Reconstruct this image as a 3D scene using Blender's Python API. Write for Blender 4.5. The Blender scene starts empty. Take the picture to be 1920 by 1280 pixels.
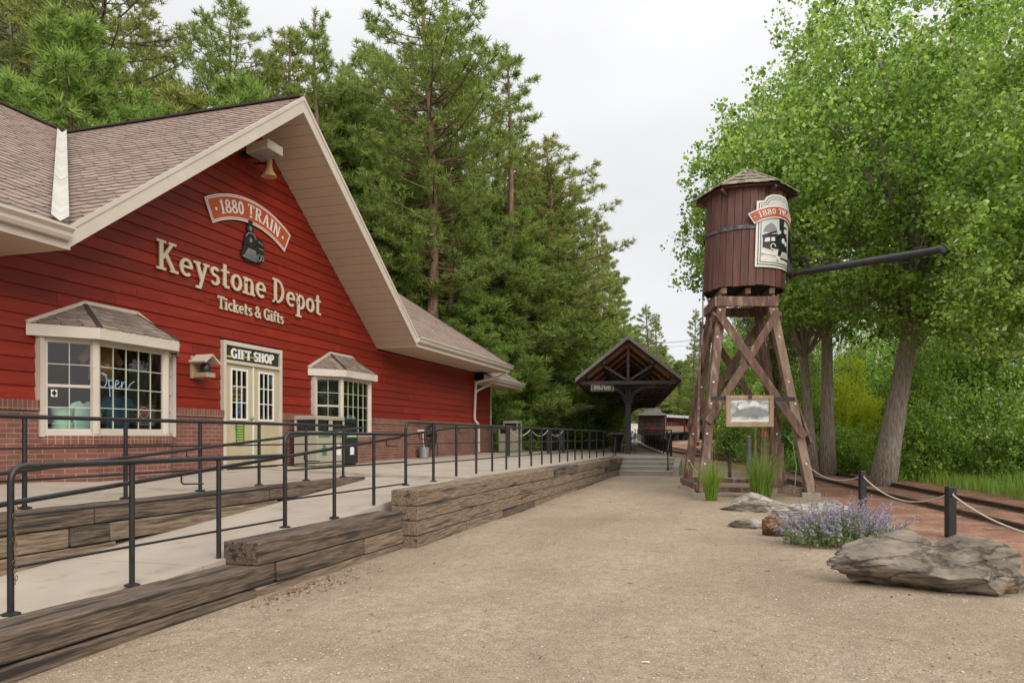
import bpy, bmesh, math, random
import numpy as np
from mathutils import Vector, Matrix, noise as mnoise
R = math.radians
random.seed(11); RNG = np.random.default_rng(5)
scene = bpy.context.scene; col = scene.collection
# ---------------------------------------------------------------- camera (world x runs along the depot wall, y towards the depot)
EYE = 1.65; F = 1400.0; TH = math.atan((1393 - 960) / F); SN, CS = math.sin(TH), math.cos(TH)
cam = bpy.data.cameras.new('camera'); camo = bpy.data.objects.new('camera', cam); col.objects.link(camo)
camo.location = (0, 0, EYE); camo.rotation_euler = (R(90), 0, TH - R(90))
cam.sensor_width = 36; cam.lens = 36 * F / 1920; cam.shift_y = 180 / 1920; cam.clip_start = .1; cam.clip_end = 2000
scene.camera = camo
# ---------------------------------------------------------------- sky and sun (bright overcast)
SUN_EL, SUN_AZ = R(34), R(-130)          # azimuth of the sun measured from world +x
w = bpy.data.worlds.new('World'); scene.world = w; w.use_nodes = True
nt = w.node_tree; nt.nodes.clear(); N = nt.nodes.new; LK = nt.links.new
out = N('ShaderNodeOutputWorld'); bg = N('ShaderNodeBackground'); bg.inputs[1].default_value = .1
sky = N('ShaderNodeTexSky'); sky.sky_type = 'NISHITA'; sky.sun_disc = False; sky.sun_elevation = SUN_EL; sky.sun_rotation = R(90) - SUN_AZ
sky.dust_density = 4
tc = N('ShaderNodeTexCoord'); sx = N('ShaderNodeSeparateXYZ'); mp = N('ShaderNodeMapping'); mp.inputs['Scale'].default_value = (1, 1, 2.5)
no = N('ShaderNodeTexNoise'); no.inputs['Scale'].default_value = 2.3; no.inputs['Detail'].default_value = 6
cr = N('ShaderNodeValToRGB'); ce = cr.color_ramp.elements; ce[0].position = 0; ce[0].color = (5.2, 5.24, 5.35, 1); ce[1].position = 1; ce[1].color = (11.5, 11.4, 11.4, 1); c3 = ce.new(.45); c3.color = (6.1, 6.08, 6.12, 1)
nm = N('ShaderNodeMapRange'); nm.inputs[1].default_value = .3; nm.inputs[2].default_value = .7; nm.inputs[3].default_value = .91; nm.inputs[4].default_value = 1.06
cm = N('ShaderNodeVectorMath'); cm.operation = 'SCALE'
mx = N('ShaderNodeMixRGB'); mx.inputs[0].default_value = .94
LK(tc.outputs['Generated'], sx.inputs[0]); LK(sx.outputs[2], cr.inputs[0]); LK(tc.outputs['Generated'], mp.inputs[0]); LK(mp.outputs[0], no.inputs[0]); LK(no.outputs[0], nm.inputs[0]); LK(cr.outputs[0], cm.inputs[0]); LK(nm.outputs[0], cm.inputs['Scale'])
LK(sky.outputs[0], mx.inputs[1]); LK(cm.outputs[0], mx.inputs[2]); LK(mx.outputs[0], bg.inputs[0]); LK(bg.outputs[0], out.inputs[0])
sl = bpy.data.lights.new('sun', 'SUN'); sl.energy = 1.5; sl.angle = R(45); sl.color = (1, .95, .87)
so = bpy.data.objects.new('sun', sl); col.objects.link(so)
sd = Vector((math.cos(SUN_EL) * math.cos(SUN_AZ), math.cos(SUN_EL) * math.sin(SUN_AZ), math.sin(SUN_EL)))
so.rotation_euler = sd.to_track_quat('Z', 'Y').to_euler()
vs = scene.view_settings; vs.view_transform = 'Standard'; vs.look = 'None'; vs.gamma = 1; vs.exposure = .68; vs.use_curve_mapping = False
scene.render.engine = 'CYCLES'; scene.cycles.max_bounces = 12; scene.cycles.diffuse_bounces = 8; scene.cycles.transparent_max_bounces = 12

# ---------------------------------------------------------------- helpers
def cw(X, Y, z=0.0):                       # camera-plan coordinates (right, forward, up) to world
    return Vector((X * SN + Y * CS, -(X * CS - Y * SN), z))
def at(x, y, Y):                           # the point seen at photo pixel x,y at depth Y
    return cw((x - 960) / F * Y, Y, EYE + (820 - y) * Y / F)
def smooth(a, b, v):
    t = np.clip((v - a) / (b - a), 0, 1); return t * t * (3 - 2 * t)
def terrain(wx, wy):
    """ground height at world x,y (numpy ready)"""
    Y = wx * CS + wy * SN; X = wx * SN - wy * CS
    z = .0105 * np.clip(Y - 2, 0, 28) + .0125 * np.maximum(0, Y - 30)
    hy = 17.5 - 3.5 * smooth(32, 60, wx) - 5 * smooth(60, 120, wx)
    d = np.maximum(0, wy - hy)
    z = z + 26 * (1 - np.exp(-d * .42 / 26)) * smooth(0, 5, d)
    z = z + .05 * np.sin(X * .9 + 1.3) * np.sin(Y * .7) * smooth(2, 6, np.abs(X - 9) ) * 0.5
    z = z - .25 * smooth(15, 30, X - .14 * Y) 
    z = z + 14 * smooth(40, 120, X - .3 * np.maximum(0, Y - 60)) + 10 * smooth(170, 260, Y)
    return z
def gz(p): return float(terrain(p[0], p[1]))
def gat(x, Y):                             # ground point under photo column x at depth Y
    p = cw((x - 960) / F * Y, Y); p.z = gz(p); return p

class MB:
    def __init__(s): s.v = []; s.f = []
    def add(s, vs, fs):
        o = len(s.v); s.v += [Vector(a) for a in vs]; s.f += [tuple(i + o for i in f) for f in fs]; return s
    def box(s, x0, y0, z0, x1, y1, z1):
        return s.add([(x0, y0, z0), (x1, y0, z0), (x1, y1, z0), (x0, y1, z0), (x0, y0, z1), (x1, y0, z1), (x1, y1, z1), (x0, y1, z1)],
                     [(3, 2, 1, 0), (4, 5, 6, 7), (0, 1, 5, 4), (1, 2, 6, 5), (2, 3, 7, 6), (3, 0, 4, 7)])
    def frame(s, p, q, up):
        d = (Vector(q) - Vector(p)).normalized(); u = Vector(up)
        a = d.cross(u)
        if a.length < 1e-4: a = d.cross(Vector((1, 0, 0)))
        a.normalize(); b = a.cross(d).normalized(); return d, a, b
    def beam(s, p, q, w, h, up=(0, 0, 1), w2=None, h2=None):
        p, q = Vector(p), Vector(q); d, a, b = s.frame(p, q, up); w2 = w if w2 is None else w2; h2 = h if h2 is None else h2
        vs = [p - a * w / 2 - b * h / 2, p + a * w / 2 - b * h / 2, p + a * w / 2 + b * h / 2, p - a * w / 2 + b * h / 2,
              q - a * w2 / 2 - b * h2 / 2, q + a * w2 / 2 - b * h2 / 2, q + a * w2 / 2 + b * h2 / 2, q - a * w2 / 2 + b * h2 / 2]
        return s.add(vs, [(3, 2, 1, 0), (4, 5, 6, 7), (0, 1, 5, 4), (1, 2, 6, 5), (2, 3, 7, 6), (3, 0, 4, 7)])
    def tube(s, pts, r, n=8, cap=True):
        pts = [Vector(p) for p in pts]; rs = r if isinstance(r, (list, tuple)) else [r] * len(pts)
        o = len(s.v); m = len(pts); a = None
        for i, p in enumerate(pts):
            d = (pts[min(i + 1, m - 1)] - pts[max(i - 1, 0)]).normalized()
            if a is None:
                a = d.cross(Vector((0, 0, 1)))
                if a.length < 1e-3: a = d.cross(Vector((1, 0, 0)))
            a = (a - d * a.dot(d)).normalized(); b = d.cross(a)
            for k in range(n):
                t = 2 * math.pi * k / n; s.v.append(p + (a * math.cos(t) + b * math.sin(t)) * rs[i])
        for i in range(m - 1):
            for k in range(n):
                k2 = (k + 1) % n; s.f.append((o + i * n + k, o + i * n + k2, o + (i + 1) * n + k2, o + (i + 1) * n + k))
        if cap:
            s.f.append(tuple(o + k for k in range(n))[::-1]); s.f.append(tuple(o + (m - 1) * n + k for k in range(n)))
        return s
    def cyl(s, c, r, h, n=16, r2=None, axis=(0, 0, 1)):
        c = Vector(c); ax = Vector(axis).normalized(); return s.tube([c, c + ax * h], [r, r if r2 is None else r2], n)
    def prism(s, poly, ext):               # extrude a planar polygon along a vector
        poly = [Vector(p) for p in poly]; e = Vector(ext); n = len(poly)
        return s.add(poly + [p + e for p in poly], [tuple(range(n))[::-1], tuple(range(n, 2 * n))] + [(i, (i + 1) % n, n + (i + 1) % n, n + i) for i in range(n)])
    def lathe(s, c, prof, n=20):           # prof: (r, z) from bottom to top
        c = Vector(c); o = len(s.v)
        for r, z in prof:
            for k in range(n): t = 2 * math.pi * k / n; s.v.append(c + Vector((r * math.cos(t), r * math.sin(t), z)))
        for i in range(len(prof) - 1):
            for k in range(n): k2 = (k + 1) % n; s.f.append((o + i * n + k, o + i * n + k2, o + (i + 1) * n + k2, o + (i + 1) * n + k))
        s.f.append(tuple(o + k for k in range(n))[::-1]); s.f.append(tuple(o + (len(prof) - 1) * n + k for k in range(n))); return s
    def build(s, name, m, parent=None, loc=None, bevel=0, smooth=False, label=None):
        off = root_of(parent).location.copy() if parent else (Vector(loc) if loc is not None else Vector((0, 0, 0)))
        me = bpy.data.meshes.new(name); me.from_pydata([v - off for v in s.v], [], s.f); me.update()
        bm = bmesh.new(); bm.from_mesh(me); bmesh.ops.recalc_face_normals(bm, faces=bm.faces[:]); bm.to_mesh(me); bm.free()
        return link(name, me, m, parent, off if not parent else None, bevel, smooth, label)
def link(name, me, m, parent=None, loc=None, bevel=0, smooth=False, label=None):
    o = bpy.data.objects.new(name, me); col.objects.link(o)
    if m: me.materials.append(m)
    if parent: o.parent = parent
    elif loc is not None: o.location = loc
    if smooth:
        me.polygons.foreach_set('use_smooth', [True] * len(me.polygons))
        if smooth == 'auto': me.set_sharp_from_angle(angle=R(40))
    if bevel:
        b = o.modifiers.new('bevel', 'BEVEL'); b.width = bevel; b.segments = 2; b.limit_method = 'ANGLE'; b.angle_limit = R(50)
    if label: o['label'] = label
    return o
def root_of(o):
    while o.parent: o = o.parent
    return o
def tag(o, label=None, cat=None, group=None, kind=None):
    if label: o['label'] = label
    if cat: o['category'] = cat
    if group: o['group'] = group
    if kind: o['kind'] = kind
    return o
def thing(name, label, cat, loc=(0, 0, 0), group=None):
    o = bpy.data.objects.new(name, None); col.objects.link(o); o.location = loc; o.empty_display_size = .2
    return tag(o, label, cat, group)
def copy_tree(o, parent=None):
    c = o.copy(); col.objects.link(c)
    if parent: c.parent = parent
    for ch in list(o.children): copy_tree(ch, c)
    return c
def np_mesh(name, V, FC, smooth=False):
    V = np.asarray(V, dtype=np.float32); FC = np.asarray(FC, dtype=np.int32); k = FC.shape[1]
    me = bpy.data.meshes.new(name); me.vertices.add(len(V)); me.vertices.foreach_set('co', V.ravel())
    me.loops.add(FC.size); me.loops.foreach_set('vertex_index', FC.ravel())
    me.polygons.add(len(FC)); me.polygons.foreach_set('loop_start', np.arange(len(FC), dtype=np.int32) * k)
    me.update(calc_edges=True)
    if smooth: me.polygons.foreach_set('use_smooth', [True] * len(FC))
    return me

# ---------------------------------------------------------------- materials
def mat(name, c1, c2=None, scale=4, stretch=(1, 1, 1), rough=.7, bump=0, bscale=None, metal=0, island=0, spots=None, lo=.35, hi=.65, detail=6, spec=.5, trans=None, emit=None, bdist=.02, crack=None, pale=None):
    m = bpy.data.materials.new(name); m.use_nodes = True; nt = m.node_tree; N = nt.nodes.new; L = nt.links.new
    bs = nt.nodes['Principled BSDF']; bs.inputs['Roughness'].default_value = rough; bs.inputs['Metallic'].default_value = metal
    bs.inputs['Specular IOR Level'].default_value = spec
    tc = N('ShaderNodeTexCoord'); mp = N('ShaderNodeMapping'); mp.inputs['Scale'].default_value = stretch; L(tc.outputs['Object'], mp.inputs[0])
    if island:                              # shift the pattern on each separate piece
        ge = N('ShaderNodeNewGeometry'); ad = N('ShaderNodeVectorMath'); ad.operation = 'MULTIPLY_ADD'
        L(ge.outputs['Random Per Island'], ad.inputs[0]); ad.inputs[1].default_value = (37, 53, 71); L(mp.outputs[0], ad.inputs[2]); vec = ad.outputs[0]
    else: vec = mp.outputs[0]
    c2 = c2 or tuple(c * .8 for c in c1)
    no = N('ShaderNodeTexNoise'); no.inputs['Scale'].default_value = scale; no.inputs['Detail'].default_value = detail; no.inputs['Roughness'].default_value = .62
    L(vec, no.inputs[0]); cr = N('ShaderNodeValToRGB'); L(no.outputs[0], cr.inputs[0])
    cr.color_ramp.elements[0].position = lo; cr.color_ramp.elements[1].position = hi
    cr.color_ramp.elements[0].color = (*c2, 1); cr.color_ramp.elements[1].color = (*c1, 1); colr = cr.outputs[0]
    if spots:
        sc_, cc_, th_, wd_ = spots[:4]
        n2 = N('ShaderNodeTexNoise'); n2.inputs['Scale'].default_value = sc_; n2.inputs['Detail'].default_value = 4; L(vec, n2.inputs[0])
        r2 = N('ShaderNodeValToRGB'); r2.color_ramp.elements[0].position = th_; r2.color_ramp.elements[1].position = th_ + wd_; L(n2.outputs[0], r2.inputs[0])
        mx = N('ShaderNodeMixRGB'); L(r2.outputs[0], mx.inputs[0]); L(colr, mx.inputs[1]); mx.inputs[2].default_value = (*cc_, 1); colr = mx.outputs[0]
    if island:
        hs = N('ShaderNodeHueSaturation'); mr = N('ShaderNodeMapRange'); mr.inputs[3].default_value = 1 - island; mr.inputs[4].default_value = 1 + island
        L(ge.outputs['Random Per Island'], mr.inputs[0]); L(mr.outputs[0], hs.inputs['Value']); L(colr, hs.inputs['Color']); colr = hs.outputs[0]
    if pale:                                # a share of paler leaves: undersides, and glossy highlights put into the colour
        pr = N('ShaderNodeValToRGB'); pr.color_ramp.elements[0].position = 1 - pale[0]; pr.color_ramp.elements[1].position = 1 - pale[0] + .06; L(ge.outputs['Random Per Island'], pr.inputs[0]); pm = N('ShaderNodeMixRGB'); L(pr.outputs[0], pm.inputs[0]); L(colr, pm.inputs[1]); pm.inputs[2].default_value = (*pale[1], 1); colr = pm.outputs[0]
    L(colr, bs.inputs['Base Color'])
    if bump:
        n3 = N('ShaderNodeTexNoise'); n3.inputs['Scale'].default_value = bscale or scale * 3; n3.inputs['Detail'].default_value = 5; L(vec, n3.inputs[0])
        bp = N('ShaderNodeBump'); bp.inputs['Strength'].default_value = bump; bp.inputs['Distance'].default_value = bdist; L(n3.outputs[0], bp.inputs['Height']); L(bp.outputs[0], bs.inputs['Normal'])
    if crack:                               # fracture lines
        vo = N('ShaderNodeTexVoronoi'); vo.feature = 'DISTANCE_TO_EDGE'; vo.inputs['Scale'].default_value = crack; va = N('ShaderNodeVectorMath'); va.operation = 'MULTIPLY_ADD'; va.inputs[1].default_value = (.5, .5, .5); L(no.outputs['Color'], va.inputs[0]); L(vec, va.inputs[2]); L(va.outputs[0], vo.inputs['Vector'])
        rv = N('ShaderNodeValToRGB'); rv.color_ramp.elements[0].color = (.60, .57, .54, 1); rv.color_ramp.elements[1].position = .055; L(vo.outputs['Distance'], rv.inputs[0]); mc = N('ShaderNodeMixRGB'); mc.blend_type = 'MULTIPLY'; mc.inputs[0].default_value = 1; L(colr, mc.inputs[1]); L(rv.outputs[0], mc.inputs[2]); L(mc.outputs[0], bs.inputs['Base Color'])
        b2 = N('ShaderNodeBump'); b2.inputs['Strength'].default_value = 1; b2.inputs['Distance'].default_value = .03; L(rv.outputs[0], b2.inputs['Height']); L(bp.outputs[0], b2.inputs['Normal']); L(b2.outputs[0], bs.inputs['Normal'])
    if trans:                               # leaves: part of the light passes through
        tr = N('ShaderNodeBsdfTranslucent'); ms = N('ShaderNodeMixShader'); ms.inputs[0].default_value = trans
        hs2 = N('ShaderNodeHueSaturation'); hs2.inputs['Saturation'].default_value = 1.02; hs2.inputs['Value'].default_value = 1.5; hs2.inputs['Hue'].default_value = .485
        L(colr, hs2.inputs['Color']); L(hs2.outputs[0], tr.inputs[0]); L(bs.outputs[0], ms.inputs[1]); L(tr.outputs[0], ms.inputs[2]); L(ms.outputs[0], nt.nodes['Material Output'].inputs[0])
    if emit:
        bs.inputs['Emission Color'].default_value = (*emit[:3], 1); bs.inputs['Emission Strength'].default_value = emit[3]
    return m
def brick_mat(name, ax):                    # running-bond brick; ax: which object axes carry the courses
    m = bpy.data.materials.new(name); m.use_nodes = True; nt = m.node_tree; N = nt.nodes.new; L = nt.links.new; bs = nt.nodes['Principled BSDF']; bs.inputs['Roughness'].default_value = .85
    tc = N('ShaderNodeTexCoord'); sp = N('ShaderNodeSeparateXYZ'); L(tc.outputs['Object'], sp.inputs[0])
    ad = N('ShaderNodeMath'); ad.operation = 'ADD'; L(sp.outputs[0], ad.inputs[0]); ad.inputs[1].default_value = 0
    cb = N('ShaderNodeCombineXYZ')
    if ax == 'course': L(ad.outputs[0], cb.inputs[0]); L(sp.outputs[2], cb.inputs[1])
    else: L(sp.outputs[2], cb.inputs[0]); L(ad.outputs[0], cb.inputs[1])
    bt = N('ShaderNodeTexBrick'); bt.inputs['Scale'].default_value = 1; bt.inputs['Brick Width'].default_value = .21; bt.inputs['Row Height'].default_value = .071
    bt.inputs['Mortar Size'].default_value = .006; bt.inputs['Mortar Smooth'].default_value = .2; bt.inputs['Bias'].default_value = -.1
    if ax != 'course': bt.offset = 0
    bt.inputs['Color1'].default_value = (.20, .074, .05, 1); bt.inputs['Color2'].default_value = (.14, .052, .037, 1); bt.inputs['Mortar'].default_value = (.27, .195, .155, 1)
    L(cb.outputs[0], bt.inputs[0]); no = N('ShaderNodeTexNoise'); no.inputs['Scale'].default_value = 3; no.inputs['Detail'].default_value = 8; L(tc.outputs['Object'], no.inputs[0])
    mr = N('ShaderNodeMapRange'); mr.inputs[1].default_value = .3; mr.inputs[2].default_value = .7; mr.inputs[3].default_value = .78; mr.inputs[4].default_value = 1.22; L(no.outputs[0], mr.inputs[0])
    hs = N('ShaderNodeHueSaturation'); L(mr.outputs[0], hs.inputs['Value']); L(bt.outputs[0], hs.inputs['Color']); L(hs.outputs[0], bs.inputs['Base Color'])
    bp = N('ShaderNodeBump'); bp.inputs['Strength'].default_value = .7; bp.inputs['Distance'].default_value = .012; bp.invert = True; L(bt.outputs['Fac'], bp.inputs['Height']); L(bp.outputs[0], bs.inputs['Normal'])
    return m
def groove_mat(name, c, axis, pitch, dark=.42):   # boards with a thin dark joint every `pitch` metres
    m = mat(name, c, tuple(a * .93 for a in c), scale=3, rough=.6); nt = m.node_tree; N = nt.nodes.new; L = nt.links.new; bs = nt.nodes['Principled BSDF']
    tc = N('ShaderNodeTexCoord'); sp = N('ShaderNodeSeparateXYZ'); L(tc.outputs['Object'], sp.inputs[0])
    a = N('ShaderNodeMath'); a.operation = 'DIVIDE'; a.inputs[1].default_value = pitch; L(sp.outputs[axis], a.inputs[0])
    b = N('ShaderNodeMath'); b.operation = 'FRACT'; L(a.outputs[0], b.inputs[0]); r = N('ShaderNodeValToRGB'); L(b.outputs[0], r.inputs[0])
    r.color_ramp.elements[0].position = 0; r.color_ramp.elements[0].color = (dark, dark, dark, 1); r.color_ramp.elements[1].position = .09; r.color_ramp.elements[1].color = (1, 1, 1, 1)
    mx = N('ShaderNodeMixRGB'); mx.blend_type = 'MULTIPLY'; mx.inputs[0].default_value = 1; src = bs.inputs['Base Color'].links[0].from_socket
    L(src, mx.inputs[1]); L(r.outputs[0], mx.inputs[2]); L(mx.outputs[0], bs.inputs['Base Color'])
    bp = N('ShaderNodeBump'); bp.inputs['Strength'].default_value = .5; bp.inputs['Distance'].default_value = .008; L(r.outputs[0], bp.inputs['Height']); L(bp.outputs[0], bs.inputs['Normal'])
    return m
def glass_mat(name, tint=.75, refl=.9):
    m = bpy.data.materials.new(name); m.use_nodes = True; nt = m.node_tree; nt.nodes.clear(); N = nt.nodes.new; L = nt.links.new
    o = N('ShaderNodeOutputMaterial'); t = N('ShaderNodeBsdfTransparent'); t.inputs[0].default_value = (tint * .95, tint, tint * .97, 1); g = N('ShaderNodeBsdfGlossy'); g.inputs['Roughness'].default_value = .015
    g.inputs[0].default_value = (refl, refl, refl, 1); f = N('ShaderNodeFresnel'); f.inputs[0].default_value = 1.5
    k = N('ShaderNodeMath'); k.operation = 'MULTIPLY_ADD'; k.inputs[1].default_value = 1.3; k.inputs[2].default_value = .03; L(f.outputs[0], k.inputs[0])
    x = N('ShaderNodeMixShader'); L(k.outputs[0], x.inputs[0]); L(t.outputs[0], x.inputs[1]); L(g.outputs[0], x.inputs[2]); L(x.outputs[0], o.inputs[0]); return m
M = {}
M['siding'] = mat('red_painted_siding', (.245, .0205, .0095), (.18, .0145, .0075), spec=.3, scale=1.3, stretch=(.5, 1, 7), rough=.5, island=.19, bump=.12, bscale=40, spots=(9, (.34, .05, .028), .60, .2))
M['siding_plain'] = mat('red_painted_wall', (.36, .028, .016), scale=2, rough=.6)
M['trim'] = mat('almond_trim', (.56, .495, .425), (.50, .44, .37), scale=2.5, rough=.5, spots=(7, (.45, .37, .28), .68, .1))
M['gutter'] = mat('almond_gutter', (.57, .505, .435), (.52, .455, .385), scale=1.5, rough=.35)
M['flash'] = mat('white_flashing', (.54, .51, .465), (.44, .41, .37), scale=3, rough=.5)
M['soffit_x'] = groove_mat('soffit_boards', (.52, .41, .31), 0, .19)
M['soffit'] = groove_mat('soffit_panels', (.52, .41, .31), 0, .3, .85)
M['shingle'] = mat('brown_shingle', (.30, .222, .18), (.225, .166, .137), scale=2.2, rough=.9, island=.16, bump=.25, bscale=120, bdist=.004)
M['shingle_grey'] = mat('grey_brown_shingle', (.27, .205, .165), (.15, .12, .10), scale=5, rough=.92, island=.2, bump=.3, bscale=100, bdist=.004)
M['under'] = mat('roof_felt', (.05, .035, .03), rough=.9)
M['brick'] = brick_mat('red_brick', 'course'); M['soldier'] = brick_mat('red_brick_soldier', 'soldier')
M['concrete'] = mat('pale_concrete', (.45, .385, .315), (.37, .315, .255), scale=1.1, rough=.85, bump=.12, bscale=60, spots=(2.6, (.30, .245, .19), .57, .16), bdist=.004)
M['step'] = mat('step_concrete', (.34, .31, .265), (.27, .24, .20), scale=2.5, stretch=(1, 1, 3), rough=.85, bump=.1, bscale=50)  # darker than the nosing: shade on the risers put into the colour
M['nosing'] = mat('pale_nosing', (.74, .69, .62), (.66, .6, .53), scale=6, rough=.85)  # paled so the step edges look lit against the darkened risers
M['steel'] = mat('black_painted_steel', (.010, .010, .012), (.019, .018, .019), scale=7, rough=.42, spots=(30, (.07, .06, .055), .7, .06))
M['dark'] = mat('dark_room', (.028, .022, .02), rough=.9)
M['room'] = mat('room_wall', (.24, .17, .12), (.13, .09, .07), scale=1.5, rough=.9)
M['glass'] = glass_mat('window_glass', .9)
M['almond_door'] = mat('khaki_door_paint', (.46, .40, .25), (.42, .36, .22), scale=2, rough=.45)
M['white'] = mat('white_paint', (.74, .72, .68), (.68, .66, .61), scale=4, rough=.5)
M['brass'] = mat('aged_brass', (.50, .34, .16), (.38, .25, .11), scale=5, rough=.4)
M['spout'] = mat('blue_black_pipe', (.045, .048, .055), (.03, .031, .035), scale=6, rough=.3)
M['cream'] = mat('cream_letters', (.60, .52, .40), (.52, .45, .34), scale=5, rough=.5)
M['rust_red'] = mat('banner_red', (.45, .085, .03), (.40, .07, .026), scale=3, rough=.45)
M['black'] = mat('black_gloss', (.012, .012, .013), (.02, .02, .022), scale=6, rough=.4)
M['grey'] = mat('mid_grey', (.26, .26, .26), (.2, .2, .2), scale=6, rough=.5)
M['galv'] = mat('galvanised', (.38, .39, .40), (.28, .29, .3), scale=9, rough=.45, metal=.6)
# weathered railway sleepers of the retaining walls: silver grain, dark tar stains
M['tie'] = mat('weathered_tie', (.335, .245, .165), (.125, .088, .06), scale=6, stretch=(.5, 6, 9), rough=.92, island=.34, bump=.9, bscale=11, lo=.38, hi=.62, spots=(1.7, (.055, .042, .034), .57, .10), bdist=.012)
M['tie_dark'] = mat('tarred_tie', (.205, .145, .10), (.065, .047, .036), scale=6, stretch=(.5, 6, 9), rough=.92, island=.3, bump=.9, bscale=11, lo=.38, hi=.62, spots=(1.8, (.034, .026, .022), .52, .10), bdist=.012)
M['tank'] = mat('oxblood_stave', (.145, .062, .047), (.082, .034, .027), scale=2.2, stretch=(4, 4, .5), rough=.65, island=.22, bump=.35, bscale=8, spots=(3.5, (.30, .16, .10), .71, .05))
M['leg'] = mat('oxblood_timber', (.225, .128, .098), (.115, .058, .046), scale=2.4, stretch=(3, 3, .7), rough=.75, island=.22, bump=.4, bscale=9, spots=(2.6, (.34, .25, .17), .54, .14))
M['leg_pale'] = mat('faded_timber', (.34, .25, .18), (.20, .125, .095), scale=2.4, stretch=(3, 3, .7), rough=.8, bump=.4, bscale=9)
M['tan_wood'] = mat('bare_wood', (.42, .30, .19), (.30, .20, .12), scale=3, stretch=(2, 2, .6), rough=.75, island=.12, bump=.25, bscale=12)
M['shake'] = mat('grey_shake', (.34, .29, .225), (.20, .17, .13), scale=5, stretch=(2, 2, 1), rough=.9, island=.28, bump=.5, bscale=16)
M['iron'] = mat('rusty_rail', (.14, .09, .068), (.06, .042, .035), scale=12, rough=.55, metal=.3)
M['sleeper'] = mat('buried_sleeper', (.22, .115, .075), (.13, .07, .05), scale=4, stretch=(1, 1, 1), rough=.95, island=.3, bump=.5)
M['shelter_black'] = mat('black_timber', (.030, .028, .030), (.045, .040, .041), scale=5, rough=.55)
M['shelter_brown'] = mat('brown_stained_timber', (.060, .040, .036), (.038, .027, .026), scale=5, rough=.6)
M['shelter_deck'] = mat('pine_decking', (.88, .45, .18), (.68, .31, .11), scale=4, stretch=(1, 6, 1), rough=.7, island=.15)
M['metal_roof'] = mat('grey_metal_roof', (.22, .195, .175), (.18, .155, .14), scale=3, rough=.5)
M['green_sign'] = mat('sage_sign', (.18, .28, .17), (.14, .22, .13), scale=6, rough=.6)
M['bin'] = mat('taupe_bin', (.36, .33, .265), (.33, .30, .24), scale=3, rough=.5)
M['green'] = mat('label_green', (.035, .21, .06), (.03, .17, .05), scale=8, rough=.5)
M['yellow'] = mat('label_yellow', (.72, .50, .10), rough=.5)
M['blue'] = mat('label_blue', (.04, .25, .50), rough=.5)
M['rope'] = mat('white_rope', (.62, .57, .49), (.48, .44, .38), scale=30, rough=.8)
M['hose'] = mat('black_rubber', (.02, .02, .02), rough=.5)
M['rock'] = mat('slate_rock', (.245, .205, .16), (.095, .078, .060), scale=3.4, stretch=(1, 1.2, 2.6), rough=.85, bump=.9, bscale=5, spots=(2.4, (.19, .115, .06), .60, .14), bdist=.045, crack=1.7)
M['rock_pale'] = mat('pale_slate', (.43, .39, .33), (.26, .23, .195), scale=2.4, stretch=(1, 1, 4), rough=.85, bump=.9, bscale=7, spots=(2.2, (.20, .17, .14), .6, .1), bdist=.035, crack=2.2)
M['rock_brown'] = mat('rusty_rock', (.30, .155, .07), (.11, .06, .035), scale=4, stretch=(1, 1, 3), rough=.9, bump=.9, bscale=8, bdist=.04, crack=3)
M['bark_c'] = mat('cottonwood_bark', (.40, .34, .28), (.17, .14, .115), scale=5, stretch=(5, 5, .7), rough=.9, bump=1, bscale=5, bdist=.05)
M['bark_p'] = mat('ponderosa_bark', (.29, .17, .115), (.115, .068, .05), scale=3, stretch=(2, 2, .6), rough=.95, bump=1, bscale=6, bdist=.04)
M['bark_d'] = mat('dark_bark', (.16, .125, .10), (.08, .063, .053), scale=3, stretch=(2, 2, .5), rough=.95, bump=.8, bscale=6, bdist=.03)
M['bark_w'] = mat('dead_wood', (.36, .31, .26), (.24, .2, .17), scale=3, stretch=(2, 2, .5), rough=.9)
M['needle'] = mat('pine_needles', (.320, .400, .105), (.125, .190, .045), lo=.40, hi=.60, scale=.9, rough=.6, island=.35, trans=.45, spots=(1.2, (.25, .19, .075), .72, .07), spec=.25)
M['needle_b'] = mat('young_pine_needles', (.330, .450, .115), (.135, .235, .052), lo=.40, hi=.60, scale=.9, rough=.6, island=.3, trans=.40, spec=.25)
M['needle_o'] = mat('olive_pine_needles', (.370, .395, .120), (.155, .190, .052), lo=.40, hi=.60, scale=.9, rough=.6, island=.35, trans=.45, spots=(1.1, (.25, .17, .075), .68, .07), spec=.25)
M['leaf'] = mat('cottonwood_leaves', (.39, .56, .105), (.095, .205, .036), lo=.40, hi=.60, scale=.9, rough=.34, island=.5, pale=(.11, (.54, .66, .36)), trans=.48, spec=.4)
M['leaf_b'] = mat('bush_leaves', (.360, .530, .100), (.130, .250, .044), lo=.40, hi=.60, scale=1.0, rough=.4, island=.45, pale=(.08, (.42, .56, .26)), trans=.48, spec=.35)
M['leaf_y'] = mat('lime_leaves', (.58, .64, .060), (.40, .52, .050), scale=.6, rough=.5, island=.25, trans=.45, spec=.3)
M['leaf_s'] = mat('sage_leaves', (.36, .40, .17), (.21, .26, .10), scale=.9, rough=.6, island=.3, trans=.25, spec=.3)
M['grass'] = mat('grass_blades', (.26, .40, .060), (.13, .23, .034), scale=.9, rough=.55, island=.35, trans=.3, spec=.3)
M['straw'] = mat('dry_grass', (.36, .31, .15), (.21, .20, .085), scale=1, rough=.7, island=.3, trans=.2)
M['lav'] = mat('catmint_flowers', (.43, .38, .47), (.27, .23, .34), scale=5, rough=.7, island=.3, trans=.2)
M['lav_leaf'] = mat('catmint_leaves', (.24, .30, .13), (.13, .18, .075), scale=3, rough=.7, island=.3, trans=.25)
M['pebble'] = mat('gravel_stones', (.50, .43, .34), (.30, .24, .18), scale=3, rough=.9, island=.45)
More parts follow.
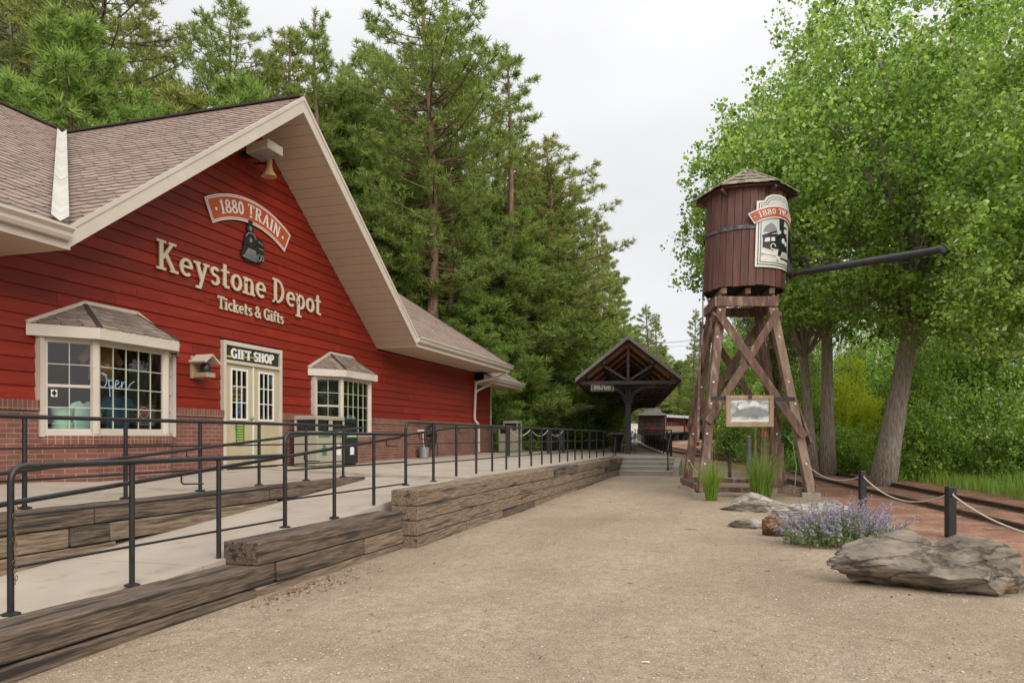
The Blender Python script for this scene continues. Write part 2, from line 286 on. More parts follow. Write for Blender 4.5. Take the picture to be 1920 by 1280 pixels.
M['train_red'] = mat('train_maroon', (.085, .024, .02), (.055, .018, .015), scale=3, rough=.45)
M['train_tan'] = mat('train_tan', (.30, .215, .15), (.22, .155, .11), scale=3, rough=.5)
M['train_coral'] = mat('train_coral', (.22, .085, .06), (.17, .065, .045), scale=3, rough=.5)
M['train_roof'] = mat('train_roof_grey', (.23, .225, .22), (.16, .155, .155), scale=2, rough=.5)
M['train_roof_pale'] = mat('train_roof_pale', (.40, .38, .35), (.32, .30, .28), scale=2, rough=.5)
M['red'] = mat('signal_red', (.50, .012, .012), rough=.45)
M['hose_green'] = mat('garden_hose_green', (.12, .38, .20), rough=.5)
M['mint'] = mat('mint_shirt', (.45, .66, .57), (.38, .58, .50), scale=6, rough=.85)
M['shirt_blue'] = mat('blue_shirt', (.03, .12, .24), rough=.85)
M['shirt_dark'] = mat('dark_shirt', (.05, .06, .06), rough=.85)
M['shirt_orange'] = mat('orange_shirt', (.40, .17, .04), rough=.85)
M['neon'] = mat('neon_tube', (.6, .8, 1), rough=.4, emit=(.45, .70, 1, .2))
# ---------------------------------------------------------------- ground and tracks (polyline data first)
def catmull(pts, n):
    pts = [Vector((*p, 0)) for p in pts]; P_ = [pts[0] * 2 - pts[1]] + pts + [pts[-1] * 2 - pts[-2]]; res = []
    for i in range(1, len(P_) - 2):
        for k in range(n):
            t = k / n; a, b, c, d = P_[i - 1:i + 3]
            res.append(.5 * ((2 * b) + (c - a) * t + (2 * a - 5 * b + 4 * c - d) * t * t + (3 * b - a - 3 * c + d) * t ** 3))
    return res + [pts[-1]]
TRACK_B = catmull([(6.9, -8), (8.0, 4), (9.15, 12), (10.75, 24), (12.1, 34), (13.0, 44), (14.4, 54), (17.8, 70), (24, 90), (34, 114)], 10)   # camera-plan
TRACK_A = catmull([(12.0, 33), (12.2, 45), (12.7, 58), (13.9, 72), (15.8, 85), (19.6, 97.4), (25.7, 109), (32.4, 120), (40, 131), (50, 143)], 10)
def seg_dist(X, Y, line):
    d = np.full(np.shape(X), 1e9)
    for a, b in zip(line[:-1], line[1:]):
        vx, vy = b.x - a.x, b.y - a.y; L2 = vx * vx + vy * vy
        t = np.clip(((X - a.x) * vx + (Y - a.y) * vy) / L2, 0, 1); d = np.minimum(d, np.hypot(X - a.x - t * vx, Y - a.y - t * vy))
    return d
def lin(a, b, s): return np.arange(a, b, s)
gx = np.concatenate([[-220, -150, -110, -80, -60, -45, -36, -30], lin(-26, -8, 1.2), lin(-8, 18, .25), lin(18, 40, 1.0), [42, 48, 56, 66, 80, 100, 130, 170, 230]])
gy = np.concatenate([[-60, -35, -20, -12, -8, -5], lin(-3, 45, .3), lin(45, 130, 1.5), [135, 145, 160, 180, 200, 230, 270, 320, 400]])
GX, GY = np.meshgrid(gx, gy); WX = GX * SN + GY * CS; WY = -(GX * CS - GY * SN)
GZ = terrain(WX, WY)
dtr = np.minimum(seg_dist(GX, GY, TRACK_B[::2]), seg_dist(GX, GY, TRACK_A[::2]))
wob = .35 * np.sin(GX * 2.1 + GY * .9) + .3 * np.sin(GY * 1.7 - GX * .6) + .2 * np.sin(GY * 4.1 + GX * 3)
dirt = 1 - smooth(2.2, 3.1, dtr + wob * .5)
GZ = GZ + .05 * dirt * smooth(1.9, 3.0, dtr) * 0
# green ground: everything beyond the track on the right, the hillside and the far side
side = GX - np.interp(GY, [p.y for p in TRACK_B], [p.x for p in TRACK_B])
green = np.maximum(smooth(2.0, 2.9, side + wob * .6), smooth(0, 2.0, WY - 14 + smooth(26, 34, WX) * 3))
green = np.maximum(green, smooth(150, 170, GY))
GZ = GZ + .03 * mnoise.noise(Vector((0, 0, 0)))
nyv, nxv = GX.shape; idx = np.arange(nyv * nxv).reshape(nyv, nxv)
FC = np.stack([idx[:-1, :-1], idx[:-1, 1:], idx[1:, 1:], idx[1:, :-1]], -1).reshape(-1, 4)
me = np_mesh('ground', np.stack([WX, WY, GZ], -1).reshape(-1, 3), FC, smooth=True)
ca = me.color_attributes.new('zone', 'FLOAT_COLOR', 'POINT')
ca.data.foreach_set('color', np.stack([dirt, green, np.zeros_like(dirt), np.ones_like(dirt)], -1).astype(np.float32).ravel())
def ground_mat():
    m = bpy.data.materials.new('ground'); m.use_nodes = True; nt = m.node_tree; N = nt.nodes.new; L = nt.links.new; bs = nt.nodes['Principled BSDF']; bs.inputs['Roughness'].default_value = .95; bs.inputs['Specular IOR Level'].default_value = .15
    tc = N('ShaderNodeTexCoord'); O = tc.outputs['Object']
    def noise(sc, det=5, ro=.6, stretch=None):
        n = N('ShaderNodeTexNoise'); n.inputs['Scale'].default_value = sc; n.inputs['Detail'].default_value = det; n.inputs['Roughness'].default_value = ro
        if stretch: mp = N('ShaderNodeMapping'); mp.inputs['Scale'].default_value = stretch; L(O, mp.inputs[0]); L(mp.outputs[0], n.inputs[0])
        else: L(O, n.inputs[0])
        return n.outputs[0]
    def ramp(src, stops):
        r = N('ShaderNodeValToRGB'); L(src, r.inputs[0]); e = r.color_ramp.elements
        while len(e) < len(stops): e.new(.5)
        for k, (p, c) in enumerate(stops): e[k].position = p; e[k].color = (*c, 1)
        return r.outputs[0]
    def mixc(f, a, b, mode='MIX'):
        x = N('ShaderNodeMixRGB'); x.blend_type = mode
        if isinstance(f, float): x.inputs[0].default_value = f
        else: L(f, x.inputs[0])
        for k, v in ((1, a), (2, b)):
            if isinstance(v, tuple): x.inputs[k].default_value = (*v, 1)
            else: L(v, x.inputs[k])
        return x.outputs[0]
    g = ramp(noise(.55, 7, .65), [(.34, (.335, .255, .172)), (.5, (.405, .322, .232)), (.68, (.455, .37, .275))])
    g = mixc(ramp(noise(.38, 5, .65, (.45, 1.5, 1)), [(.46, (0, 0, 0)), (.66, (.62, .62, .62))]), g, (.27, .205, .145))
    g = mixc(ramp(noise(9, 5, .7), [(.42, (0, 0, 0)), (.62, (.55, .55, .55))]), g, (.255, .19, .135))
    g = mixc(ramp(noise(62, 3, .75), [(.53, (0, 0, 0)), (.63, (.9, .9, .9))]), g, (.15, .105, .072))      # dark grit
    g = mixc(ramp(noise(46, 2, .6), [(.63, (0, 0, 0)), (.70, (.95, .95, .95))]), g, (.68, .60, .50))        # pale grit
    g = mixc(ramp(noise(14, 3, .7, (1, 1, 1)), [(.68, (0, 0, 0)), (.74, (.7, .7, .7))]), g, (.20, .12, .075))
    d = ramp(noise(1.2, 7, .7), [(.32, (.17, .09, .06)), (.5, (.30, .155, .10)), (.68, (.42, .255, .175))])
    d = mixc(ramp(noise(6, 5, .7), [(.5, (0, 0, 0)), (.66, (.8, .8, .8))]), d, (.13, .095, .075))
    d = mixc(ramp(noise(45, 2, .6), [(.62, (0, 0, 0)), (.70, (.8, .8, .8))]), d, (.58, .46, .36))
    f = ramp(noise(1.5, 7, .7), [(.35, (.045, .055, .02)), (.52, (.085, .10, .032)), (.66, (.15, .125, .06))])
    at_ = N('ShaderNodeAttribute'); at_.attribute_name = 'zone'; sp = N('ShaderNodeSeparateColor'); L(at_.outputs['Color'], sp.inputs[0])
    c = mixc(sp.outputs[1], g, f); c = mixc(sp.outputs[0], c, d); L(c, bs.inputs['Base Color'])
    b1 = N('ShaderNodeBump'); b1.inputs['Strength'].default_value = .7; b1.inputs['Distance'].default_value = .02; L(noise(60, 4, .7), b1.inputs['Height'])
    b2 = N('ShaderNodeBump'); b2.inputs['Strength'].default_value = .5; b2.inputs['Distance'].default_value = .06; L(noise(5, 5, .6), b2.inputs['Height']); L(b1.outputs[0], b2.inputs['Normal']); L(b2.outputs[0], bs.inputs['Normal'])
    return m
gr = link('ground', me, ground_mat()); tag(gr, kind='structure')
# loose stones and bark chips over the near gravel
def scatter_stones():
    n = 11000; Y = 3.2 + 13 * RNG.random(n) ** 1.7; X = (RNG.random(n) - .5) * 1.7 * Y + .9
    wx = X * SN + Y * CS; wy = -(X * CS - Y * SN); k = (wy < 4.5); X, Y, wx, wy = X[k], Y[k], wx[k], wy[k]; n = len(X)
    # more along the foot of the timber wall
    m2 = 900; wx2 = 2.6 + RNG.random(m2) * 22; wy2 = 4.52 - np.abs(RNG.normal(0, .22, m2)); wx = np.r_[wx, wx2]; wy = np.r_[wy, wy2]; n = len(wx)
    s = .0035 + .012 * RNG.random(n) ** 4; s[-m2:] *= 1.1
    base = np.array([(1, 0, 0), (-.2, .9, 0), (-.9, -.1, 0), (.1, -1, 0), (0, 0, .7), (0, 0, -.5)]); fc = np.array([(0, 1, 4), (1, 2, 4), (2, 3, 4), (3, 0, 4), (1, 0, 5), (2, 1, 5), (3, 2, 5), (0, 3, 5)])
    a = RNG.random(n) * 6.28; st = 1 + RNG.random(n) * 1.2
    V = base[None] * np.stack([s * st, s, s * .8], -1)[:, None, :]; c, q = np.cos(a)[:, None], np.sin(a)[:, None]
    V = np.stack([V[..., 0] * c - V[..., 1] * q, V[..., 0] * q + V[..., 1] * c, V[..., 2]], -1)
    V += np.stack([wx, wy, terrain(wx, wy) + s * .15], -1)[:, None, :]
    return np_mesh('loose_gravel', V.reshape(-1, 3), (fc[None] + np.arange(n)[:, None, None] * 6).reshape(-1, 3))
tag(link('loose_gravel', scatter_stones(), M['pebble']), 'small loose stones scattered over the tan gravel yard', 'gravel', kind='stuff')
def scatter_chips():
    n = 330; wx = 6.9 + RNG.normal(0, .55, n); wy = 4.5 - np.abs(RNG.normal(0, .22, n)); k = 170
    wx = np.r_[wx[:k], 2 + RNG.random(n - k) * 16]; wy = np.r_[wy[:k], 4.3 - RNG.random(n - k) * 8]
    a = RNG.random(n) * 6.28; l = .008 + .028 * RNG.random(n) ** 2; w_ = .003 + .004 * RNG.random(n)
    dx, dy = np.cos(a), np.sin(a); z = terrain(wx, wy) + .006; t = RNG.normal(0, .006, n)
    V = np.stack([np.stack([wx - dx * l + dy * w_ * -1, wy - dy * l + dx * w_, z + t], -1), np.stack([wx - dx * l + dy * w_, wy - dy * l - dx * w_, z - t], -1),
                  np.stack([wx + dx * l + dy * w_, wy + dy * l - dx * w_, z + .004], -1), np.stack([wx + dx * l - dy * w_, wy + dy * l + dx * w_, z + .006], -1)], 1)
    return np_mesh('bark_litter', V.reshape(-1, 3), np.arange(n * 4).reshape(n, 4))
tag(link('bark_litter', scatter_chips(), mat('bark_chip', (.24, .11, .06), (.12, .06, .04), rough=.95, island=.4)), 'reddish bark chips and needles littering the gravel by the timber wall', 'litter', kind='stuff')
def stick(name, label, pts, r, m, cat='stick'):
    b = MB(); b.tube(pts, r, 6); tag(b.build(name, m, loc=pts[0]), label, cat)
p = gat(1462, 9.6); stick('twig', 'short brown twig lying on the gravel left of the purple flowers', [p + Vector((0, 0, .012)), p + cw(.09, .0, .02), p + cw(.2, -.05, .012)], [.008, .007, .004], M['bark_w'])
p = gat(1283, 12.5); stick('twig', 'thin dark twig lying on the middle of the gravel yard', [p + Vector((0, 0, .012)), p + cw(.1, .02, .018), p + cw(.22, .0, .01)], [.006, .006, .004], M['bark_d'])
p = gat(1210, 5.38); b = MB(); b.add([p + cw(-.03, 0, .012), p + cw(.0, -.012, .016), p + cw(.03, .0, .012), p + cw(.03, .01, .016), p + cw(-.02, .012, .014)], [(0, 1, 2, 3, 4)])
b.prism([p + cw(-.03, .0, .006), p + cw(.03, -.004, .006), p + cw(.026, .010, .006), p + cw(-.02, .011, .006)], (0, 0, .006)); tag(b.build('paper_scrap', M['nosing'], loc=p), 'small white scrap of paper lying on the near gravel', 'litter')

# ---------------------------------------------------------------- railway tracks
def make_track(name, label, line, z_up=0.0, nmax=95):
    pts = [cw(q.x, q.y) for q in line]
    for q in pts: q.z = gz(q) + z_up
    t = thing(name, label, 'railway track', pts[0])
    nor = []
    for i in range(len(pts)):
        d = pts[min(i + 1, len(pts) - 1)] - pts[max(i - 1, 0)]; d.z = 0; d.normalize(); nor.append(Vector((-d.y, d.x, 0)))
    for sgn in (-1, 1):
        b = MB()
        prof = [(-.05, 0), (.05, 0), (.05, .012), (.012, .03), (.012, .075), (.034, .085), (.034, .115), (-.034, .115), (-.034, .085), (-.012, .075), (-.012, .03), (-.05, .012)]
        n = len(prof)
        for p, nn in zip(pts, nor):
            for a, h in prof: b.v.append(p + nn * (sgn * .7175 + a) + Vector((0, 0, h - .005)))
        for i in range(len(pts) - 1):
            for k in range(n): k2 = (k + 1) % n; b.f.append((i * n + k, i * n + k2, (i + 1) * n + k2, (i + 1) * n + k))
        b.f.append(tuple(range(n))); b.f.append(tuple(range((len(pts) - 1) * n, len(pts) * n))[::-1]); b.build('rail', M['iron'], t)
    L = 0; nxt = 0; cnt = 0
    for i in range(len(pts) - 1):
        d = pts[i + 1] - pts[i]; ln = d.length
        while nxt < L + ln:
            p = pts[i] + d * ((nxt - L) / ln); Yc = p.x * CS + p.y * SN
            if Yc > 7 and cnt < nmax:
                b = MB(); a = nor[i] * (1.2 + random.uniform(-.08, .08)); zs = -.068 + random.uniform(-.012, .01) + (.02 if Yc > 30 else 0); b.beam(p - a + Vector((0, 0, zs)), p + a + Vector((0, 0, zs)), .21, .14); b.build('sleeper', M['sleeper'], t); cnt += 1
            nxt += .62
        L += ln
    return t
make_track('railway_track', 'rusty railway track running in red dirt past the water tower', TRACK_B)
make_track('railway_track', 'curving railway track under the maroon train beside the platform', TRACK_A, nmax=90)

# ---------------------------------------------------------------- concrete walks, ramp, platform
def ramp_z(x): return max(.10, min(.925, .27 + .0745 * (x - 4.1)))
b = MB(); xs = [0, 2] + [2 + .5 * i for i in range(1, 22)] + [12.6]
rows = [(x, ramp_z(x)) for x in xs]
for i_, ((x0, z0), (x1, z1)) in enumerate(zip(rows[:-1], rows[1:])):
    if i_ % 5 == 3: x1 = x1 - .014
    b.add([(x0, 4.97, z0), (x1, 4.97, z1), (x1, 6.75, z1), (x0, 6.75, z0), (x0, 4.97, -.3), (x1, 4.97, -.3), (x1, 6.75, -.3), (x0, 6.75, -.3)], [(0, 1, 2, 3), (4, 5, 1, 0), (7, 6, 2, 3), (4, 5, 6, 7), (0, 3, 7, 4), (1, 2, 6, 5)])
tag(b.build('ramp', M['concrete']), kind='structure')
b = MB()                                    # upper walk by the shop front, falling a little from the wall
def slab(x0, x1, y0, y1, z0, z1, zb=-.3):
    b.add([(x0, y0, z0), (x1, y0, z0), (x1, y1, z1), (x0, y1, z1), (x0, y0, zb), (x1, y0, zb), (x1, y1, zb), (x0, y1, zb)], [(0, 1, 2, 3), (0, 1, 5, 4), (1, 2, 6, 5), (2, 3, 7, 6), (3, 0, 4, 7), (4, 5, 6, 7)])
for x0, x1 in ((-3, 3.1), (3.11, 6.2), (6.21, 9.3), (9.31, 12.59)): slab(x0, x1, 6.9, 9.5, .93, 1.045)
for i, (x0, x1) in enumerate(((12.605, 15.6), (15.61, 18.7), (18.71, 21.8), (21.81, 25), (25.01, 28.39))): slab(x0, x1, 4.79, 9.5, .93, 1.045); slab(x0, x1, 9.505, 13.5, 1.045, 1.07)
tag(b.build('walkway', M['concrete']), kind='structure')
# platform beyond the steps, climbing gently with the track
b = MB(); edge = [(4.35, 29.9), (6.35, 29.6), (8.4, 46), (11.3, 66), (16.5, 102), (21, 122)]; left = [(-4.6, 33.5), (-3.0, 38), (1.5, 46), (5.2, 66), (11.5, 102), (16, 122)]
def pz(Y): return .93 + .0125 * max(0, Y - 31)
P0 = cw(*edge[0]); ring = []
for (a, c) in zip([edge[1]] + edge[2:], [left[0]] + left[2:]): ring.append((cw(a[0], a[1], pz(a[1])), cw(c[0], c[1], pz(c[1]))))
x_start = 28.403
r0 = (Vector((x_start, 2.49, .93)), Vector((x_start, 13.4, 1.0)))
ring[0] = r0
for (a0, c0), (a1, c1) in zip(ring[:-1], ring[1:]):
    dn = Vector((0, 0, -1.6)); b.add([a0, a1, c1, c0, a0 + dn, a1 + dn, c1 + dn, c0 + dn], [(0, 1, 2, 3), (0, 1, 5, 4), (1, 2, 6, 5), (2, 3, 7, 6), (3, 0, 4, 7)])
tag(b.build('platform', M['concrete']), kind='structure')
# ---------------------------------------------------------------- timber retaining walls (every sleeper a part)
def tie_wall(name, label, courses, T0, T1):
    """courses: list of (z0, z1, [(x0, x1, material)...])"""
    t = thing(name, label, 'retaining wall', (courses[-1][2][0][0], T0, courses[-1][0]))
    for z0, z1, segs in courses:
        for x0, x1, mk in segs:
            b = MB(); j = random.uniform(-.012, .012); k = random.uniform(-.006, .006); n = max(2, int((x1 - x0) / .22)); o = len(b.v)
            for i in range(n + 1):
                x = x0 + .004 + (x1 - x0 - .008) * i / n; r = [random.uniform(-.005, .005) for _ in range(4)]
                b.v += [Vector((x, T0 + j + r[0], z0 + .007 + abs(r[1]))), Vector((x, T0 + j + r[2], z1 + k - abs(r[3]))), Vector((x, T1, z1 + k + r[1] * .5)), Vector((x, T1, z0 + .007))]
            for i in range(n):
                for q in range(4): b.f.append((i * 4 + q, i * 4 + (q + 1) % 4, (i + 1) * 4 + (q + 1) % 4, (i + 1) * 4 + q))
            b.f += [(0, 1, 2, 3), (n * 4, n * 4 + 1, n * 4 + 2, n * 4 + 3)]
            b.build('sleeper', M[mk], t, bevel=.012)
    return t
W, Dk = 'tie', 'tie_dark'
tie_wall('timber_wall', 'low ramp wall of weathered railway sleepers in the near left corner', [
    (.16, .37, [(1.2, 6.62, Dk)]), (-.05, .16, [(1.2, 3.6, W), (3.61, 6.3, Dk), (6.31, 9.63, W)]), (-.26, -.05, [(1.2, 6, W), (6.01, 9.63, W)]),
    (.16, .37, [(6.63, 7.95, Dk), (7.96, 8.5, Dk), (8.51, 9.63, W)]), (.37, .61, [(6.32, 9.6, Dk)])], 4.59, 5.0)
def cuts(a, b, mean):
    r = [a]
    while r[-1] < b - mean * .8: r.append(min(b, r[-1] + mean * random.uniform(.55, 1.35)))
    r[-1] = b; return [(p + .003, q - .003, random.choice([W, W, W, Dk])) for p, q in zip(r[:-1], r[1:])]
tie_wall('timber_wall', 'long four course wall of grey railway sleepers below the platform railing', [
    (.68, .90, [(9.64, 12.35, W), (12.36, 15.1, W), (15.11, 17.6, W), (17.61, 20.3, Dk), (20.31, 22.8, W), (22.81, 25.6, W), (25.61, 27.0, Dk), (27.01, 28.38, W)]),
    (.47, .68, [(9.64, 12.0, W), (12.01, 14.3, W)] + cuts(14.31, 28.38, 2.2)), (.26, .47, [(9.64, 11.4, W)] + cuts(11.41, 28.38, 1.8)), (.05, .26, [(9.64, 10.2, W)] + cuts(10.21, 28.38, 1.9)), (-.16, .05, cuts(9.64, 28.38, 2.5))], 4.37, 4.785)
tie_wall('timber_wall', 'dark sleeper kerb between the ramp and the shop front walk', [
    (.72, .935, [(2, 6.3, Dk), (6.31, 9.4, Dk), (9.41, 12.3, Dk)]), (.51, .72, [(2, 6.0, W), (6.01, 6.5, Dk), (6.51, 9.6, W)]), (.30, .51, [(2, 6.6, W)]), (.09, .30, [(2, 4.6, W)])], 6.62, 6.895)
# ---------------------------------------------------------------- railings
RT = .024
def rail_bend(b, p, corner, q, r=RT, rad=.12):      # bend from p to corner to q with a rounded elbow
    p, c, q = Vector(p), Vector(corner), Vector(q); a = (p - c).normalized(); d = (q - c).normalized(); pts = [p]
    for k in range(7):
        t = k / 6; pts.append((c + a * rad) * (1 - t) ** 2 + c * 2 * t * (1 - t) + (c + d * rad) * t * t)
    b.tube(pts + [q], r, 10)
def post(t, x, y, z0, z1, r=RT, square=False):
    b = MB()
    if square: b.box(x - r, y - r, z0, x + r, y + r, z1)
    else: b.tube([(x, y, z0), (x, y, z1)], r, 10)
    p = b.build('post', M['steel'], t, smooth='auto')
    b = MB(); b.lathe((x, y, z0 + .001), [(.066, 0), (.066, .011), (.034, .022)], 8); b.build('base_flange', M['steel'], p)
    return p
def railing(label, y, xs, zb, zt, mids, x_end=None, bend_start=True, x_from=None):
    t = thing('railing', label, 'railing', (xs[0], y, zb))
    for i, x in enumerate(xs):
        if i == 0 and bend_start: post(t, x, y, zb, zt - .10)
        else: post(t, x, y, zb, zt - .02)
    b = MB(); xe = x_end or xs[-1]; xf = xs[0] if x_from is None else x_from
    if bend_start: rail_bend(b, (xs[0], y, zt - .13), (xs[0], y, zt), (xe, y, zt))
    else: b.tube([(xf, y, zt), (xe, y, zt)], RT, 10)
    b.build('top_rail', M['steel'], t, smooth='auto')
    for z in mids:
        b = MB(); b.tube([(xf if not bend_start else xs[0], y, z), (xe, y, z)], .0115, 8); b.build('mid_rail', M['steel'], t, smooth='auto')
    return t
def handrail(t, pts, brackets, yrail):
    b = MB(); b.tube(pts, .021, 10); h = b.build('handrail', M['steel'], t, smooth='auto')
    for x in brackets:
        z = np.interp(x, [p[0] for p in pts], [p[2] for p in pts]); yy = pts[0][1]
        b = MB(); b.tube([(x, yy, z - .01), (x, yy, z - .075), (x + .02, yy, z - .095), (x + .17, (yy + yrail) / 2, z - .1), (x + .2, yrail, z - .1)], .009, 6); b.build('bracket', M['steel'], h, smooth='auto')
YR = 5.05
r1 = railing('low black pipe railing on the ramp kerb in the near left corner', YR, [4.08, 5.2, 6.32], .37, 1.44, [1.08, .71], x_end=7.43)
handrail(r1, [(x, YR + .09, .27 + .0745 * (x - 4.1) + .895) for x in (2.6, 5, 7.4)], [5.9], YR)
r2 = railing('middle step of black pipe railing rising beside the ramp', YR, [7.46, 8.55, 9.63], .61, 1.70, [1.27, .93], x_end=10.66)
handrail(r2, [(x, YR + .09, .27 + .0745 * (x - 4.1) + .895) for x in (7.41, 9, 10.66)], [8.0, 10.2], YR)
px3 = [760, 812, 855, 892.5, 922.5, 949, 973.6, 995.8, 1015.7, 1033, 1049, 1064, 1078, 1091, 1105.7, 1118.5, 1134.6]
xs3 = [YR * (-math.tan(TH) + F / (CS * CS * (1393 - p))) for p in px3] + [28.05]
xs3 = [10.69 + (xs3[i] - xs3[0]) for i in range(len(xs3) - 1)]; xs3 = [x * 1.0 for x in xs3 if x < 27.6] + [28.1]
r3 = railing('long black pipe railing with many posts along the platform edge', YR, xs3, .90, 1.89, [1.55, 1.22])
handrail(r3, [(10.70, YR + .09, 1.68), (13.0, YR + .09, 1.835), (14.8, YR + .09, 1.86), (16.2, YR + .09, 1.86)], [11.4, 13.2], YR)
r4 = railing('black pipe railing in front of the shop window and gift shop door', 6.92, [3.1, 4.4, 5.74, 7.03, 8.29, 9.56, 10.82, 12.02], .935, 1.86, [1.54, 1.22], bend_start=False, x_from=2)
handrail(r4, [(x, 6.80, .27 + .0745 * (x - 4.1) + .94) for x in (2, 6, 12.6)] , [7.9, 10.2], 6.92)
b = MB(); b.tube([(12.02, 6.92, 1.86), (12.14, 6.92, 1.855), (12.18, 6.92, 1.80), (12.14, 6.92, 1.75), (12.03, 6.92, 1.74)], .016, 8); b.build('return_bend', M['steel'], r4, smooth='auto')
# chain hanging from the first post
b = MB()
for k in range(20):
    p = Vector((4.10 - .01 * k % .03, YR - .03 + .004 * (k % 2), 1.14 - .028 * k)); a = 0 if k % 2 else 1
    b.tube([p + Vector((.009 * math.cos(q) * a, .009 * math.cos(q) * (1 - a), .02 * math.sin(q))) for q in [i * math.pi / 4 for i in range(9)]], .003, 4)
tag(b.build('chain', M['iron'], loc=(4.1, YR - .03, 1.14)), 'rusty chain hanging from the bent corner post in the near left corner', 'chain')
# ---------------------------------------------------------------- steps at the end of the wall
st = thing('concrete_steps', 'four grey concrete steps rising to the platform beneath the timber shelter', 'steps', (28.4, 3.4, .29))
for i in range(4):
    z1 = .925 - .158 * (3 - i); x1 = 28.385 - .30 * (3 - i); b = MB(); b.box(x1, 2.49 - .06, z1 - .158 if i else .1, x1 + (.298 if i < 3 else .012), 4.36, z1 - .022); b.build('step', M['step'], st)
    b = MB(); b.box(x1 - .012, 2.49 - .06, z1 - .021, x1 + (.10 if i < 3 else .014), 4.36, z1 + .001); b.build('nosing', M['nosing'], st)
b = MB(); b.box(27.4, 2.20, .1, 28.9, 2.42, .60); b.prism([(27.4, 2.20, .601), (28.9, 2.20, .601), (28.9, 2.20, .93)], (0, .22, 0)); b.build('side_wall', M['step'], st)
t = thing('railing', 'short black handrail beside the right end of the concrete steps', 'railing', (27.6, 2.6, .45))
post(t, 27.75, 2.62, .46, 1.28); post(t, 28.75, 2.62, .93, 1.72)
b = MB(); b.tube([(27.55, 2.62, 1.16), (27.75, 2.62, 1.28), (28.75, 2.62, 1.78), (29.1, 2.62, 1.78)], RT, 8); b.build('top_rail', M['steel'], t, smooth='auto')
b = MB(); b.tube([(28.3, 4.75, .93), (28.35, 4.7, 1.0), (28.75, 4.7, 1.62), (28.75, 4.7, .94)], .018, 8); b.tube([(28.75, 4.7, 1.6), (28.12, YR, 1.86)], .018, 8)
tag(b.build('railing', M['steel'], loc=(28.3, 4.75, .93)), 'small black sloping end rail left of the concrete steps', 'railing')
# railing along the track side of the platform, with dark mesh panels
t = thing('railing', 'black mesh panel railing along the track side of the platform', 'railing', (28.9, 2.7, .93))
pr = [Vector((28.9, 2.60, .93)), cw(6.75, 34, pz(34)), cw(7.5, 40, pz(40)), cw(8.25, 46, pz(46)), cw(9.7, 56, pz(56)), cw(11.1, 66, pz(66)), cw(13.6, 84, pz(84))]
for a, c in zip(pr[:-1], pr[1:]):
    n = 3
    for k in range(n):
        p = a.lerp(c, k / n); b = MB(); b.beam(p, p + Vector((0, 0, 1.0)), .055, .055, up=(1, 0, 0)); b.build('post', M['steel'], t)
    for h in (1.0, .62):
        b = MB(); b.tube([a + Vector((0, 0, h)), c + Vector((0, 0, h))], .022, 6); b.build('rail', M['steel'], t)
    b = MB(); b.beam(a + Vector((0, 0, .34)), c + Vector((0, 0, .34)), .012, .48); b.build('mesh_panel', M['black'], t)
# railing panels at the far left of the platform
t = thing('railing', 'dark slatted railing panel standing left of the shelter post', 'railing', at(1105, 862, 38))
p0, p1 = at(1106, 852, 37), at(1138, 846, 42); p0.z = p1.z = .98
for k in range(22):
    p = p0.lerp(p1, k / 21); b = MB(); b.beam(p, p + Vector((0, 0, .98)), .07 if k % 7 == 0 else .035, .06, up=(1, 0, 0)); b.build('post' if k % 7 == 0 else 'baluster', M['steel'], t)
b = MB(); b.tube([p0 + Vector((0, 0, .98)), p1 + Vector((0, 0, .98))], .03, 6); b.build('top_rail', M['steel'], t)
